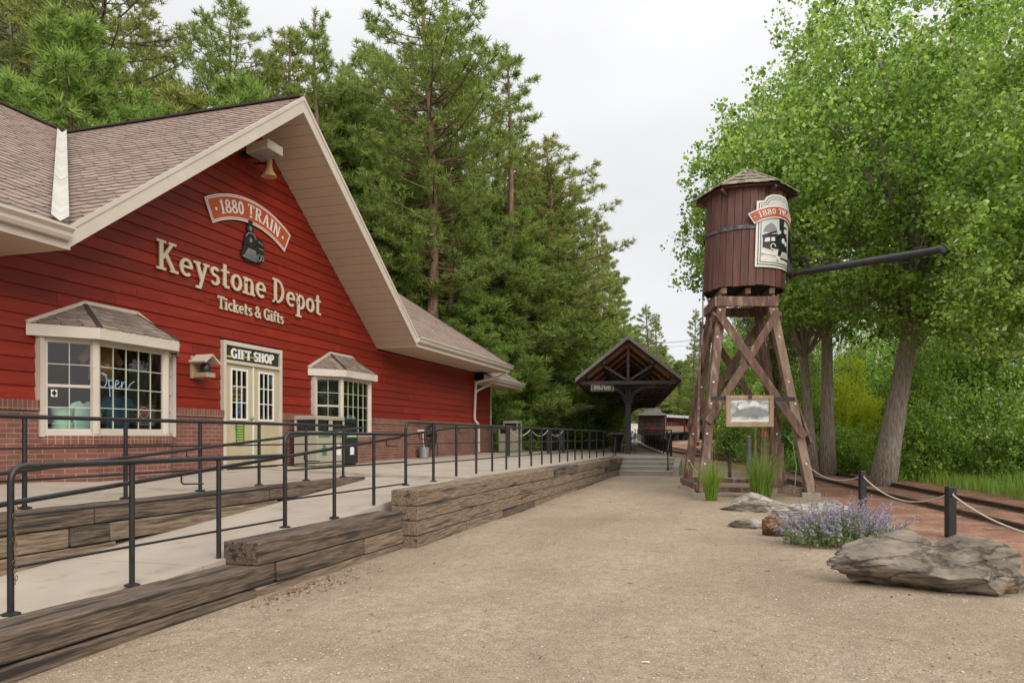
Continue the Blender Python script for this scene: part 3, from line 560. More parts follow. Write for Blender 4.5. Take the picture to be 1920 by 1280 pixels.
# ---------------------------------------------------------------- lettering: slab-serif glyphs drawn as strokes (cap height 1)
def glyph(c, w, t):
    """list of ('b',x0,y0,x1,y1,width) bars and ('a',cx,cy,rx,ry,a0,a1,width) arcs, and the advance"""
    def st(x, y0=0, y1=1): return ('b', x, y0, x, y1, w)
    def sf(x, y, l=.34): return ('b', x - l / 2, y + (t / 2 if y < .5 and y > -.2 else -t / 2 if y >= .5 else t / 2), x + l / 2, y + (t / 2 if y < .5 and y > -.2 else -t / 2 if y >= .5 else t / 2), t)
    X = .66
    G = {
     'K': ([st(.17), sf(.17, 0), sf(.17, 1), ('b', .22, .40, .58, .96, w * .75), ('b', .33, .58, .64, .03, w), sf(.58, 1, .28), sf(.66, 0, .3)], .84),
     'e': ([('a', .29, .33, .20, .27, 0, 312, w * .92), ('b', .11, .35, .50, .35, t)], .60),
     'y': ([('b', .12, X, .33, .04, w), ('b', .52, X, .26, -.22, w * .75), sf(.12, X, .27), sf(.52, X, .25), ('b', .08, -.24, .29, -.24, w * .7)], .64),
     's': ([('a', .25, .49, .14, .13, 20, 270, w * .85), ('a', .25, .20, .15, .16, -150, 90, w * .85)], .50),
     't': ([('b', .2, .06, .2, .88, w), ('b', .04, .62, .4, .62, t), ('b', .2, .05, .4, .05, t * 1.1)], .46),
     'o': ([('a', .29, .33, .2, .27, 0, 360, w * .95)], .60),
     'n': ([st(.15, 0, X), st(.47, 0, .45), ('a', .31, .42, .16, .18, 0, 180, w * .8), sf(.15, 0, .28), sf(.47, 0, .26), ('b', .03, X - t / 2, .16, X - t / 2, t)], .64),
     'D': ([st(.17), ('a', .22, .5, .38, .5 - t / 2, -90, 90, w * .85), ('b', .02, t / 2, .24, t / 2, t), ('b', .02, 1 - t / 2, .24, 1 - t / 2, t)], .78),
     'p': ([st(.16, -.3, X), ('a', .3, .33, .19, .27, 0, 360, w * .85), ('b', .01, -.3, .33, -.3, t), ('b', .03, X - t / 2, .16, X - t / 2, t)], .62),
     'T': ([st(.33), ('b', .02, 1 - t / 2, .64, 1 - t / 2, t * 1.1), sf(.33, 0, .32), ('b', .045, .78, .045, 1, t), ('b', .615, .78, .615, 1, t)], .70),
     'i': ([st(.16, 0, X), ('b', .08, .86, .24, .86, w), sf(.16, 0, .3), ('b', .04, X - t / 2, .17, X - t / 2, t)], .36),
     'c': ([('a', .28, .33, .19, .27, 48, 312, w * .92)], .50),
     'k': ([st(.16), sf(.16, 0, .28), ('b', .04, 1 - t / 2, .17, 1 - t / 2, t), ('b', .2, .27, .46, .63, w * .7), ('b', .3, .40, .50, .03, w * .9), sf(.46, X, .24), sf(.52, 0, .24)], .66),
     '&': ([('a', .3, .77, .13, .17, 0, 360, w * .75), ('a', .27, .26, .2, .22, 60, 330, w * .9), ('b', .22, .66, .66, .02, w), ('b', .46, .22, .64, .48, t)], .76),
     'G': ([('a', .38, .5, .29, .45, 48, 320, w), ('b', .6, .04, .6, .44, w), ('b', .44, .44, .72, .44, t), ('b', .6, .72, .6, .96, t)], .80),
     'f': ([st(.18, 0, .8), ('a', .31, .8, .13, .14, 20, 180, w * .85), ('b', .04, X - .05, .38, X - .05, t), sf(.18, 0, .32)], .44),
     '1': ([st(.24), ('b', .08, .80, .24, .95, t * 1.1), sf(.24, 0, .36)], .48), ' ': ([], .32),
     '8': ([('a', .29, .75, .17, .19, 0, 360, w * .8), ('a', .29, .27, .21, .22, 0, 360, w * .9)], .60),
     '0': ([('a', .29, .5, .19, .43, 0, 360, w)], .60),
     'R': ([st(.17), ('b', .15, 1 - t / 2, .36, 1 - t / 2, t), ('b', .15, .5, .36, .5, t), ('a', .36, .75, .19, .23, -90, 90, w * .85), ('b', .36, .5, .60, .03, w), sf(.17, 0), sf(.64, 0, .22), ('b', .02, 1 - t / 2, .2, 1 - t / 2, t)], .78),
     'A': ([('b', .12, .02, .37, .98, w * .6), ('b', .39, .98, .62, .02, w), ('b', .2, .32, .54, .32, t), sf(.1, 0, .24), sf(.64, 0, .28)], .76),
     'I': ([st(.19), sf(.19, 0), sf(.19, 1)], .40),
     'N': ([('b', .14, 0, .14, 1, w * .65), ('b', .15, .97, .58, .03, w), ('b', .6, 0, .6, 1, w * .65), sf(.14, 0, .26), sf(.12, 1, .22), sf(.6, 1, .26)], .76),
     'H': ([st(.16), st(.58), ('b', .16, .5, .58, .5, t), sf(.16, 0, .3), sf(.16, 1, .3), sf(.58, 0, .3), sf(.58, 1, .3)], .76),
     'S': ([('a', .3, .73, .19, .22, 15, 270, w * .9), ('a', .3, .28, .2, .23, -165, 90, w * .9)], .62),
     'O': ([('a', .36, .5, .27, .44, 0, 360, w)], .74), 'B': ([st(.17), ('b', .02, 1 - t / 2, .36, 1 - t / 2, t), ('b', .15, .52, .36, .52, t), ('b', .02, t / 2, .36, t / 2, t), ('a', .36, .76, .17, .21, -90, 90, w * .85), ('a', .36, .27, .2, .23, -90, 90, w * .85)], .68),
     'P': ([st(.17), ('b', .15, 1 - t / 2, .36, 1 - t / 2, t), ('b', .15, .48, .36, .48, t), ('a', .36, .74, .19, .24, -90, 90, w * .85), sf(.17, 0), ('b', .02, 1 - t / 2, .2, 1 - t / 2, t)], .68),
     'F': ([st(.17), ('b', .02, 1 - t / 2, .58, 1 - t / 2, t), ('b', .15, .52, .46, .52, t), sf(.17, 0), ('b', .56, .74, .56, 1, t)], .64),
     'E': ([st(.17), ('b', .02, 1 - t / 2, .58, 1 - t / 2, t), ('b', .15, .52, .46, .52, t), ('b', .02, t / 2, .6, t / 2, t), ('b', .56, .78, .56, 1, t), ('b', .58, 0, .58, .22, t)], .68),
     '.': ([('b', .08, .5, .24, .5, .16)], .34),
    }
    return G[c]
def stroke_polys(prims):
    res = []
    for p in prims:
        if p[0] == 'b':
            _, x0, y0, x1, y1, wd = p; d = Vector((x1 - x0, y1 - y0)); d.normalize(); n = Vector((-d.y, d.x)) * wd / 2
            res.append([(x0 - n.x, y0 - n.y), (x1 - n.x, y1 - n.y), (x1 + n.x, y1 + n.y), (x0 + n.x, y0 + n.y)])
        else:
            _, cx, cy, rx, ry, a0, a1, wd = p; n = max(4, int(abs(a1 - a0) / 22))
            for k in range(n):
                q = []
                for aa, o in ((k, -1), (k + 1, -1), (k + 1, 1), (k, 1)):
                    a = R(a0 + (a1 - a0) * aa / n); q.append((cx + (rx + o * wd / 2) * math.cos(a), cy + (ry + o * wd * (.42 if rx < ry else .5)) * math.sin(a)))
                res.append(q)
    return res
def text_polys(s, h=1, w=.15, t=.09, xs=1, track=0):
    x = 0; res = []
    for c in s:
        pr, adv = glyph(c, w, t); res += [[((x + u * xs) * h, v * h) for u, v in q] for q in stroke_polys(pr)]; x += adv * xs + track
    return res, x * h
def put(b, polys, fn, ext):
    """fn(u,v,lift)->point ; ext thickness"""
    for i, q in enumerate(polys):
        e = .0003 * (i % 9); a = [fn(u, v, ext + e) for u, v in q]; c = [fn(u, v, 0) for u, v in q]; n = len(q)
        b.add(a + c, [tuple(range(n))] + [(k, (k + 1) % n, n + (k + 1) % n, n + k) for k in range(n)])
def ring_poly(b, outline, fn, ext):          # one filled outline (fan from its centroid)
    n = len(outline); cx = sum(p[0] for p in outline) / n; cy = sum(p[1] for p in outline) / n
    a = [fn(u, v, ext) for u, v in outline]; c = [fn(u, v, 0) for u, v in outline]; b.add(a + c + [fn(cx, cy, ext)], [(k, (k + 1) % n, 2 * n) for k in range(n)] + [(k, (k + 1) % n, n + (k + 1) % n, n + k) for k in range(n)])

# ---------------------------------------------------------------- shingled roofs: real courses with scalloped edges, clipped to each roof face
def shingles(name, poly, m, parent, row=.14, tab=.24, sc=.05, step=.06, lift=.02):
    poly = [Vector(p) for p in poly]; u = (poly[1] - poly[0]).normalized(); nrm = u.cross(poly[-1] - poly[0]).normalized()
    if nrm.z < 0: nrm = -nrm
    v = nrm.cross(u).normalized()
    if v.z < 0: v = -v
    us = [(p - poly[0]).dot(u) for p in poly]; vs_ = [(p - poly[0]).dot(v) for p in poly]; U0, U1, V1 = min(us), max(us), max(vs_)
    off = root_of(parent).location; bm = bmesh.new(); o0 = poly[0] - off; r = 0; vv = -.02
    rr = random.Random(len(name) + int(V1 * 100))
    while vv < V1:
        ph = rr.uniform(0, tab); x = U0 - tab * 2 + ph
        while x < U1:
            wd = tab * rr.uniform(.985, 1.0); n = max(2, int(round(tab / step))); jl = rr.uniform(0, .006); cols = []
            for k in range(n + 1):
                f = k / n; e = vv + sc * (1 - math.sqrt(max(0, 1 - (2 * f - 1) ** 2)) if sc else 0) * .9 + jl
                a = x + wd * f; cols.append((bm.verts.new(o0 + u * a + v * e + nrm * .004), bm.verts.new(o0 + u * a + v * e + nrm * lift), bm.verts.new(o0 + u * a + v * (vv + row + sc + .02) + nrm * .006)))
            for k in range(n): bm.faces.new((cols[k][1], cols[k + 1][1], cols[k + 1][2], cols[k][2])); bm.faces.new((cols[k][0], cols[k + 1][0], cols[k + 1][1], cols[k][1]))
            x += tab
        vv += row; r += 1
    cen = sum(poly, Vector()) / len(poly)
    for a, c in zip(poly, poly[1:] + poly[:1]):
        en = (c - a).cross(nrm).normalized()
        if en.dot(cen - a) > 0: en = -en
        sh = .015 if (a == poly[0] and c == poly[1] and row > .13) else 0
        bmesh.ops.bisect_plane(bm, geom=bm.verts[:] + bm.edges[:] + bm.faces[:], plane_co=a - off + en * sh * 2, plane_no=en, clear_outer=True)
    me = bpy.data.meshes.new(name); bm.to_mesh(me); bm.free(); return link(name, me, m, parent)

# ---------------------------------------------------------------- the depot
YW, YE, PK, EZ = 9.36, 8.2, 12.69, 4.31; PI_ = .745; HS = 5.29; RZ = EZ + PI_ * HS; YR_ = 14.1; HD = YR_ - YE
XL, XR = PK - HS, PK + HS; XH = 26.2; XW0 = -7.0
depot = thing('depot_building', 'red clapboard depot with brick base, wide tan eaves and brown shingle roof', 'building', (12.69, 9.36, 1.0))
OPEN = [(7.98, 10.42, 1.0, 3.08), (14.88, 17.32, 1.0, 3.08), (11.74, 13.60, 0.9, 3.48)]
def free(x0, x1, z0, z1):
    """x-intervals not blocked by an opening within z0..z1"""
    segs = [(x0, x1)]
    for a, c, lo, hi in OPEN:
        if min(z1, hi) - max(z0, lo) > .02:
            ns = []
            for p, q in segs:
                if c <= p or a >= q: ns.append((p, q)); continue
                if a > p: ns.append((p, a))
                if c < q: ns.append((c, q))
            segs = ns
    return segs
# brick base
b = MB()
for x0, x1 in free(XW0, 25.48, 1.1, 2.0): b.box(x0, YW - .08, .85, x1, YW + .1, 2.02)
for a, c in ((7.98, 10.42), (14.88, 17.32)):
    b.prism([(a - .02, YW - .075, .85), (a + .5, 8.86, .85), (c - .5, 8.86, .85), (c + .02, YW - .075, .85), (c + .02, YW + .1, .85), (a - .02, YW + .1, .85)], (0, 0, .70))
b.box(25.52, 9.90, .85, 29.15, 10.1, 2.02); base = b.build('brick_base', M['brick'], depot)
b = MB()
for x0, x1 in free(XW0, 25.48, 1.6, 2.1): b.box(x0, YW - .105, 2.022, x1, YW + .1, 2.165)
for a, c in ((7.98, 10.42), (14.88, 17.32)):
    b.prism([(a - .04, YW - .078, 1.552), (a + .5, 8.83, 1.552), (c - .5, 8.83, 1.552), (c + .04, YW - .078, 1.552), (c + .04, YW + .09, 1.552), (a - .04, YW + .09, 1.552)], (0, 0, .125))
b.box(25.52, 9.875, 2.022, 29.15, 10.1, 2.165); b.build('soldier_course', M['soldier'], base)
# clapboards
b = MB(); z = 2.165; rr = random.Random(3); EX = .195
def boards(x0a, x1a, x0b, x1b, z0, z1, yw):
    """one course between bottom ends (a) and top ends (b), broken at random joints"""
    xs = [x0a]
    while xs[-1] < x1a - 2.2: xs.append(xs[-1] + rr.uniform(2.2, 4.9))
    xs = [q for q in xs if q < x1a - .4] + [x1a]
    for i in range(len(xs) - 1):
        p, q = xs[i] + (.003 if i else 0), xs[i + 1] - .003; pt = x0b if i == 0 else p; qt = x1b if i == len(xs) - 2 else q; pt = min(max(pt, x0b), x1b); qt = max(min(qt, x1b), x0b); j = rr.uniform(0, .003)
        b.add([(p, yw, z0), (q, yw, z0), (q, yw - .025 - j, z0), (p, yw - .025 - j, z0), (pt, yw - .005, z1), (qt, yw - .005, z1)], [(0, 1, 2, 3), (3, 2, 5, 4), (0, 3, 4), (1, 5, 2)])
while z < 7.95:
    z1 = z + EX
    if z1 < 4.05:
        for x0, x1 in free(XW0, 25.46, z + .03, z1 - .03): boards(x0, x1, x0, x1, z, z1, YW)
    else:
        ha = max(.02, (7.98 - z) / PI_); hb = max(.0, (7.98 - z1) / PI_); boards(max(XW0, PK - ha), min(25.46, PK + ha), PK - hb, PK + hb, z, z1, YW)
    z += EX
z = 2.165
while z < 3.8: boards(25.56, 29.13, 25.56, 29.13, z, z + EX, 9.96); z += EX
b.build('clapboard_wall', M['siding'], depot)
b = MB()                                     # sheathing and the other sides of the building
for x0, x1 in free(XW0, 25.48, 1.2, 3.1): b.box(x0, YW + .02, .85, x1, YW + .12, 3.52)
b.prism([(XW0, YW + .02, 3.521), (25.48, YW + .02, 3.521), (25.48, YW + .02, 4.0), (18.0, YW + .02, 4.0), (PK, YW + .02, 7.97), (7.3, YW + .02, 4.0), (XW0, YW + .02, 4.0)], (0, .1, 0))
b.box(25.40, YW + .13, .85, 25.5, 17.8, 4.1); b.box(XW0, YW + .13, .85, XW0 + .1, 17.8, 4.1); b.box(XW0 + .11, 17.7, .85, 25.39, 17.8, 4.1); b.box(25.53, 9.98, .85, 29.14, 14, 3.75)
b.build('rear_wall', M['siding_plain'], depot)
b = MB(); b.box(25.462, YW - .03, 2.166, 25.53, YW + .14, 4.02); b.build('corner_board', M['siding_plain'], depot)
b = MB(); b.box(29.135, 9.92, 1.05, 29.22, 10.05, 3.72); b.build('corner_board', M['trim'], depot)
# roof
def rz(x): return RZ - PI_ * abs(x - PK)
roof_under = MB()
A0 = Vector((XL, YE, EZ)); AP = Vector((PK, YE, RZ)); RG = Vector((PK, YR_, RZ)); B0 = Vector((XR, YE, EZ)); dn = Vector((0, 0, -.24))
HX = Vector((24.5, YR_, RZ)); H0 = Vector((XH, YE, EZ)); HB = Vector((XH, YR_ + HD, EZ))
faces = [[A0, AP, RG], [B0, RG, AP], [Vector((XW0 - 1, YE, EZ)), A0, RG, Vector((XW0 - 1, YR_, RZ))], [B0, H0, HX, RG], [H0, HB, HX], [HB, Vector((XW0 - 1, YR_ + HD, EZ)), Vector((XW0 - 1, YR_, RZ)), HX]]
for fpoly in faces:
    n = len(fpoly); roof_under.add([p + Vector((0, 0, -.004)) for p in fpoly] + [p + Vector((0, 0, -.05)) for p in fpoly], [tuple(range(n)), tuple(range(n, 2 * n))] + [(k, (k + 1) % n, n + (k + 1) % n, n + k) for k in range(n)])
roof = roof_under.build('roof', M['under'], depot)
S1 = M['shingle']
def shingle_face(poly, udir, m=None, parent=None, **kw):
    poly = [Vector(p) for p in poly]; zmin = min(p.z for p in poly); low = [p for p in poly if p.z < zmin + 1e-4]
    if len(low) >= 2:
        i = next(k for k in range(len(poly)) if poly[k].z < zmin + 1e-4 and poly[(k + 1) % len(poly)].z < zmin + 1e-4); poly = poly[i:] + poly[:i]
    else:                                    # a single lowest corner: add a tiny level edge there
        i = poly.index(low[0]); p = poly[i]; poly = [p, p + Vector(udir) * 1e-3] + poly[i + 1:] + poly[:i]
    return shingles('shingles', poly, m or S1, parent or roof, **kw)
kw = dict(row=.185, tab=.33, sc=.06, step=.066, lift=.026)
shingle_face([A0, AP, RG], (0, 1, 0), **kw); shingle_face([B0, RG, AP], (0, 1, 0), **kw)
shingle_face([Vector((1.5, YE, EZ)), A0, RG, Vector((1.5, YR_, RZ))], (1, 0, 0), **kw); shingle_face([B0, H0, HX, RG], (1, 0, 0), **kw); shingle_face([H0, HB, HX], (0, 1, 0), row=.2, tab=.3, sc=0, step=.3, lift=.03)
b = MB()
for p, q in ((AP + Vector((0, .02, 0)), RG), (RG, Vector((XW0 - 1, YR_, RZ))), (RG, HX)): b.beam(p + Vector((0, 0, .03)), q + Vector((0, 0, .03)), .17, .035)
b.beam(HX + Vector((0, 0, .02)), H0 + Vector((0, 0, .03)), .15, .03); b.build('ridge_cap', M['under'], roof)
b = MB(); vd = (A0 - RG).normalized(); up = Vector((0, -.06, 1)).normalized(); vperp = vd.cross(Vector((0, 0, 1))).normalized(); nseg = 6
for k in range(nseg):                        # lapped metal valley, wider at the foot
    p = RG.lerp(A0, .055 + .955 * k / nseg) - Vector((.11, 0, 0)); q = RG.lerp(A0, .055 + .955 * (k + 1) / nseg) - Vector((.11, 0, 0)); w0 = .085 + .012 * k / nseg; w1 = .085 + .012 * (k + 1) / nseg; h0 = Vector((0, 0, .075 + .004 * (k % 2)))
    for s_ in (-1, 1):
        rise = Vector((0, 0, .075)); b.add([p + h0, q + h0, q + h0 + vperp * s_ * w1 + rise, p + h0 + vperp * s_ * w0 + rise], [(0, 1, 2, 3)])
b.build('valley_flashing', M['flash'], roof)
# rake fascia, soffits, gutters
b = MB()
for s_ in (-1, 1):
    e = Vector((PK + s_ * HS, YE, EZ)); q = [AP + Vector((0, -.03, .03)), e + Vector((s_ * .03, -.03, .005)), e + Vector((s_ * .03, -.03, -.27)), AP + Vector((0, -.03, -.275))]
    b.prism(q, (0, .035, 0))
    b.prism([AP + Vector((0, -.045, .035)), e + Vector((s_ * .04, -.045, .012)), e + Vector((s_ * .04, -.045, -.06)), AP + Vector((0, -.045, -.045))], (0, .014, 0))
fas = b.build('rake_fascia', M['trim'], roof)
b = MB()
for s_ in (-1, 1):
    e = Vector((PK + s_ * HS, 0, EZ - .26)); a = Vector((PK, 0, RZ - .265)); o1, o2 = Vector((0, YE + .006, 0)), Vector((0, YW + .02, 0)); b.add([a + o1, e + o1, e + o2, a + o2], [(0, 1, 2, 3)])
b.build('rake_soffit', M['soffit_x'], roof)
for x0, x1, y0, y1 in ((XW0 - 1, XL, YE + .004, YW + .02), (XR, XH, YE + .004, YW + .02), (25.5, XH, YW + .021, 18.4)): b = MB(); b.box(x0, y0, EZ - .275, x1, y1, EZ - .258); b.build('eave_soffit', M['soffit'], roof)
def gutter(x0, x1, y, zt, parent, s=1.0):
    b = MB(); prof = [(0, 0), (0, -.13 * s), (-.055 * s, -.13 * s), (-.075 * s, -.095 * s), (-.075 * s, -.06 * s), (-.115 * s, -.025 * s), (-.115 * s, 0), (-.105 * s, 0), (-.10 * s, -.02 * s), (-.012 * s, -.03 * s), (-.012 * s, 0)]
    b.prism([(x0, y + a, zt + c) for a, c in prof], (x1 - x0, 0, 0)); return b.build('gutter', M['gutter'], parent)
for x0, x1, y0, y1 in ((XW0 - 1, XL + .02, YE - .02, YE), (XR - .02, XH, YE - .02, YE), (XH - .02, XH, YE + .001, 18.5)): b = MB(); b.box(x0, y0, EZ - .277, x1, y1, EZ - .02); b.build('eave_fascia', M['trim'], roof)
gutter(XW0 - 1, XL - .03, YE - .022, EZ - .01, roof, 1.25); gutter(XR + .01, XH + .1, YE - .022, EZ - .02, roof, 1.1)
b = MB(); b.box(XH + .002, YE - .02, EZ - .14, XH + .11, 18.4, EZ - .02); b.build('gutter', M['gutter'], roof)
# lower wing roof
W0, W1, W2, W3 = Vector((25.5, 8.95, 3.92)), Vector((30.35, 8.95, 3.92)), Vector((28.35, 10.95, 5.41)), Vector((25.5, 10.95, 5.41)); W4 = Vector((30.35, 12.95, 3.92))
b = MB()
for q in ([W0, W1, W2, W3], [W1, W4, W2]): n = len(q); b.add([p + Vector((0, 0, -.004)) for p in q] + [p + Vector((0, 0, -.05)) for p in q], [tuple(range(n)), tuple(range(n, 2 * n))])
wr = b.build('wing_roof', M['under'], depot)
shingle_face([W0, W1, W2, W3], (1, 0, 0), parent=wr, **kw)
b = MB(); b.box(25.5, 8.955, 3.70, 30.35, 9.98, 3.715); b.box(29.2, 9.98, 3.70, 30.35, 13, 3.715); b.box(25.5, 8.93, 3.68, 30.37, 8.95, 3.91); b.box(30.352, 8.95, 3.68, 30.37, 13, 3.91); b.build('wing_soffit', M['soffit'], wr)
gutter(26.0, 30.42, 8.93, 3.90, wr, 1.0)
b = MB(); b.tube([(25.95, 8.22, 4.06), (25.95, 8.25, 3.98), (25.8, 8.5, 3.86), (25.42, 9.14, 3.66), (25.38, 9.22, 3.58), (25.38, 9.27, 2.35), (25.38, 9.24, 2.25), (25.42, 9.16, 2.16), (25.44, 9.13, 2.05), (25.44, 9.13, 1.13)], .047, 8); b.build('downspout', M['gutter'], depot, smooth='auto')
b = MB(); b.tube([(26.4, 9.0, 3.72), (26.35, 9.05, 3.62), (25.55, 9.2, 3.36), (25.40, 9.22, 3.28)], .04, 8); b.build('downspout', M['gutter'], depot, smooth='auto')
# ---- windows
def panel(p, q, z0, z1, cols, rows, outs, par, dh=False, mrg=.075):
    """a framed, divided sash from plan point p to q; frames collect in outs['frame'], bars in outs['bar']"""
    p, q = Vector((*p, 0)), Vector((*q, 0)); u = (q - p).normalized(); n = Vector((u.y, -u.x, 0)); L = (q - p).length
    if n.y > 0: n = -n
    def bx(b, a0, a1, h0, h1, d0, d1):
        vs_ = [p + u * a + n * d + Vector((0, 0, h)) for h in (h0, h1) for a, d in ((a0, d0), (a1, d0), (a1, d1), (a0, d1))]
        b.add(vs_, [(0, 1, 2, 3), (4, 5, 6, 7), (0, 1, 5, 4), (1, 2, 6, 5), (2, 3, 7, 6), (3, 0, 4, 7)])
    f = outs['frame']; bar = outs['bar']
    bx(f, 0, mrg, z0, z1, -.03, .03); bx(f, L - mrg, L, z0, z1, -.03, .03); bx(f, mrg, L - mrg, z0, z0 + mrg, -.03, .03); bx(f, mrg, L - mrg, z1 - mrg, z1, -.03, .03)
    s0, s1 = mrg + .002, L - mrg - .002; h0, h1 = z0 + mrg + .002, z1 - mrg - .002; m = .03
    bx(f, s0, s0 + m, h0, h1, -.02, .012); bx(f, s1 - m, s1, h0, h1, -.02, .012); bx(f, s0 + m, s1 - m, h0, h0 + m * 1.3, -.02, .012); bx(f, s0 + m, s1 - m, h1 - m, h1, -.02, .012)
    g0, g1, k0, k1 = s0 + m, s1 - m, h0 + m * 1.3, h1 - m
    if dh: zm = (k0 + k1) / 2; bx(f, g0, g1, zm - .02, zm + .02, -.02, .016)
    for c in range(1, cols): a = g0 + (g1 - g0) * c / cols; bx(bar, a - .006, a + .006, k0, k1, -.006, .008)
    for r in range(1, rows):
        h = k0 + (k1 - k0) * r / rows
        if dh and abs(h - (k0 + k1) / 2) < .02: continue
        bx(bar, g0, g1, h - .006, h + .006, -.0055, .0085)
    g = MB(); g.add([p + u * a + n * -.008 + Vector((0, 0, h)) for a, h in ((g0, k0), (g1, k0), (g1, k1), (g0, k1))], [(0, 1, 2, 3)])
    return g
def bay(x0, label):
    Aq, Bq, Cq, Dq = (x0, 9.30), (x0 + .54, 8.93), (x0 + 1.9, 8.93), (x0 + 2.44, 9.30); outs = {'frame': MB(), 'bar': MB()}
    gl = [panel(Aq, Bq, 1.70, 3.05, 2, 4, outs, None, True, .032), panel(Bq, Cq, 1.70, 3.05, 5, 4, outs, None, False, .04), panel(Cq, Dq, 1.70, 3.05, 2, 4, outs, None, True, .032)]
    f = outs['frame']
    for (ax, ay) in (Bq, Cq): f.cyl((ax, ay, 1.702), .062, 1.346, 10)
    for s_ in (0, 1): ax = (x0 - .03, x0 + 2.47)[s_]; f.box(ax - .04, 9.25, 1.661, ax + .04, 9.40, 3.06)
    f.prism([(x0 - .06, 9.30, 1.66), (x0 + .50, 8.87, 1.66), (x0 + 1.94, 8.87, 1.66), (x0 + 2.5, 9.30, 1.66), (x0 + 2.5, 9.42, 1.66), (x0 - .06, 9.42, 1.66)], (0, 0, .038))
    f.prism([(x0 - .02, 9.30, 3.051), (x0 + .53, 8.90, 3.051), (x0 + 1.91, 8.90, 3.051), (x0 + 2.46, 9.30, 3.051), (x0 + 2.46, 9.42, 3.051), (x0 - .02, 9.42, 3.051)], (0, 0, .03))
    wn = f.build('bay_window', M['trim'], depot, label=label); outs['bar'].build('glazing_bars', mat('pale_green_bar', (.50, .52, .42)), wn)
    for g in gl: g.build('window_pane', M['glass'], wn)
    E = [Vector((x0 - .22, YW - .03, 3.20)), Vector((x0 + .44, 8.74, 3.20)), Vector((x0 + 2.0, 8.74, 3.20)), Vector((x0 + 2.66, YW - .03, 3.20))]; P1, P2 = Vector((x0 + .72, YW - .03, 3.62)), Vector((x0 + 1.72, YW - .03, 3.62))
    b = MB()
    for a, c in zip(E[:-1], E[1:]):
        b.add([a + Vector((0, 0, .012)), c + Vector((0, 0, .012)), c + Vector((0, 0, -.15)), a + Vector((0, 0, -.15))] + [q + Vector((0, .04, 0)) for q in (a + Vector((0, 0, .012)), c + Vector((0, 0, .012)), c + Vector((0, 0, -.15)), a + Vector((0, 0, -.15)))], [(0, 1, 2, 3), (4, 5, 6, 7), (0, 1, 5, 4), (3, 2, 6, 7)])
    for a, c in ((E[0], P1), (P1, P2), (P2, E[3])): b.beam(a + Vector((0, -.01, .03)), c + Vector((0, -.01, .03)), .04, .05)
    b.add([q + Vector((0, .01, -.112)) for q in E], [(0, 1, 2, 3)]); b.build('bay_fascia', M['trim'], wn)
    b = MB(); b.add([*E, P1, P2], [(0, 1, 4), (1, 2, 5, 4), (2, 3, 5)]); b.build('bay_roof', M['under'], wn)
    k2 = dict(row=.125, tab=.27, sc=.07, step=.034, lift=.022)
    for q in ([E[0], E[1], P1], [E[1], E[2], P2, P1], [E[2], E[3], P2]): shingle_face(q, (1, 0, 0), m=M['shingle_grey'], parent=wn, **k2)
    b = MB(); b.beam(E[1] + Vector((0, 0, .025)), P1 + Vector((0, 0, .02)), .07, .014); b.beam(E[2] + Vector((0, 0, .025)), P2 + Vector((0, 0, .02)), .07, .014); b.build('hip_cap', M['under'], wn)
bay(7.98, 'large white framed bay window with a blue neon script sign inside'); bay(14.88, 'bay window right of the door, behind the bins')
# ---- gift shop doors
b = MB(); b.box(11.74, 9.27, 1.04, 11.82, 9.40, 3.48); b.box(13.52, 9.27, 1.04, 13.60, 9.40, 3.48); b.box(11.82, 9.27, 3.40, 13.52, 9.40, 3.48); b.box(11.82, 9.27, 3.06, 13.52, 9.40, 3.12); df = b.build('door_frame', M['trim'], depot)
for x0, x1, knob in ((11.825, 12.665, 1), (12.675, 13.515, 0)):
    b = MB(); cx0, cx1 = x0 + .16, x1 - .16
    for q in ((x0, 1.06, x1, 1.98), (x0, 2.98, x1, 3.055), (x0, 1.98, cx0, 2.98), (cx1, 1.98, x1, 2.98)): b.box(q[0], 9.315, q[1], q[2], 9.36, q[3])
    for q0 in (x0 + .09, x0 + .45):
        b.box(q0, 9.307, 1.16, q0 + .30, 9.3149, 1.80); b.box(q0 + .03, 9.30, 1.20, q0 + .27, 9.307, 1.76)
    d = b.build('door', M['almond_door'], depot, bevel=.004); b = MB(); fw = .04
    b.box(cx0, 9.30, 1.98, cx0 + fw, 9.32, 2.98); b.box(cx1 - fw, 9.30, 1.98, cx1, 9.32, 2.98); b.box(cx0 + fw, 9.30, 1.98, cx1 - fw, 9.32, 2.02); b.box(cx0 + fw, 9.30, 2.94, cx1 - fw, 9.32, 2.98)
    for k in (1, 2): a = cx0 + fw + (cx1 - cx0 - 2 * fw) * k / 3; b.box(a - .009, 9.305, 2.02, a + .009, 9.322, 2.94); h = 2.02 + .92 * k / 3; b.box(cx0 + fw, 9.306, h - .009, cx1 - fw, 9.323, h + .009)
    b.build('glazing_frame', M['white'], d); b = MB(); b.add([(cx0 + fw, 9.325, 2.02), (cx1 - fw, 9.325, 2.02), (cx1 - fw, 9.325, 2.94), (cx0 + fw, 9.325, 2.94)], [(0, 1, 2, 3)]); b.build('window_pane', M['glass'], d)
    if knob:
        b = MB(); b.cyl((x1 - .06, 9.315, 2.03), .02, .05, 8, axis=(0, -1, 0)); b.cyl((x1 - .06, 9.28, 2.03), .034, .03, 12, r2=.02, axis=(0, -1, 0)); b.build('handle', M['galv'], d, smooth='auto')
b = MB(); b.box(12.655, 9.296, 1.06, 12.685, 9.314, 3.055); b.build('astragal', M['white'], df)
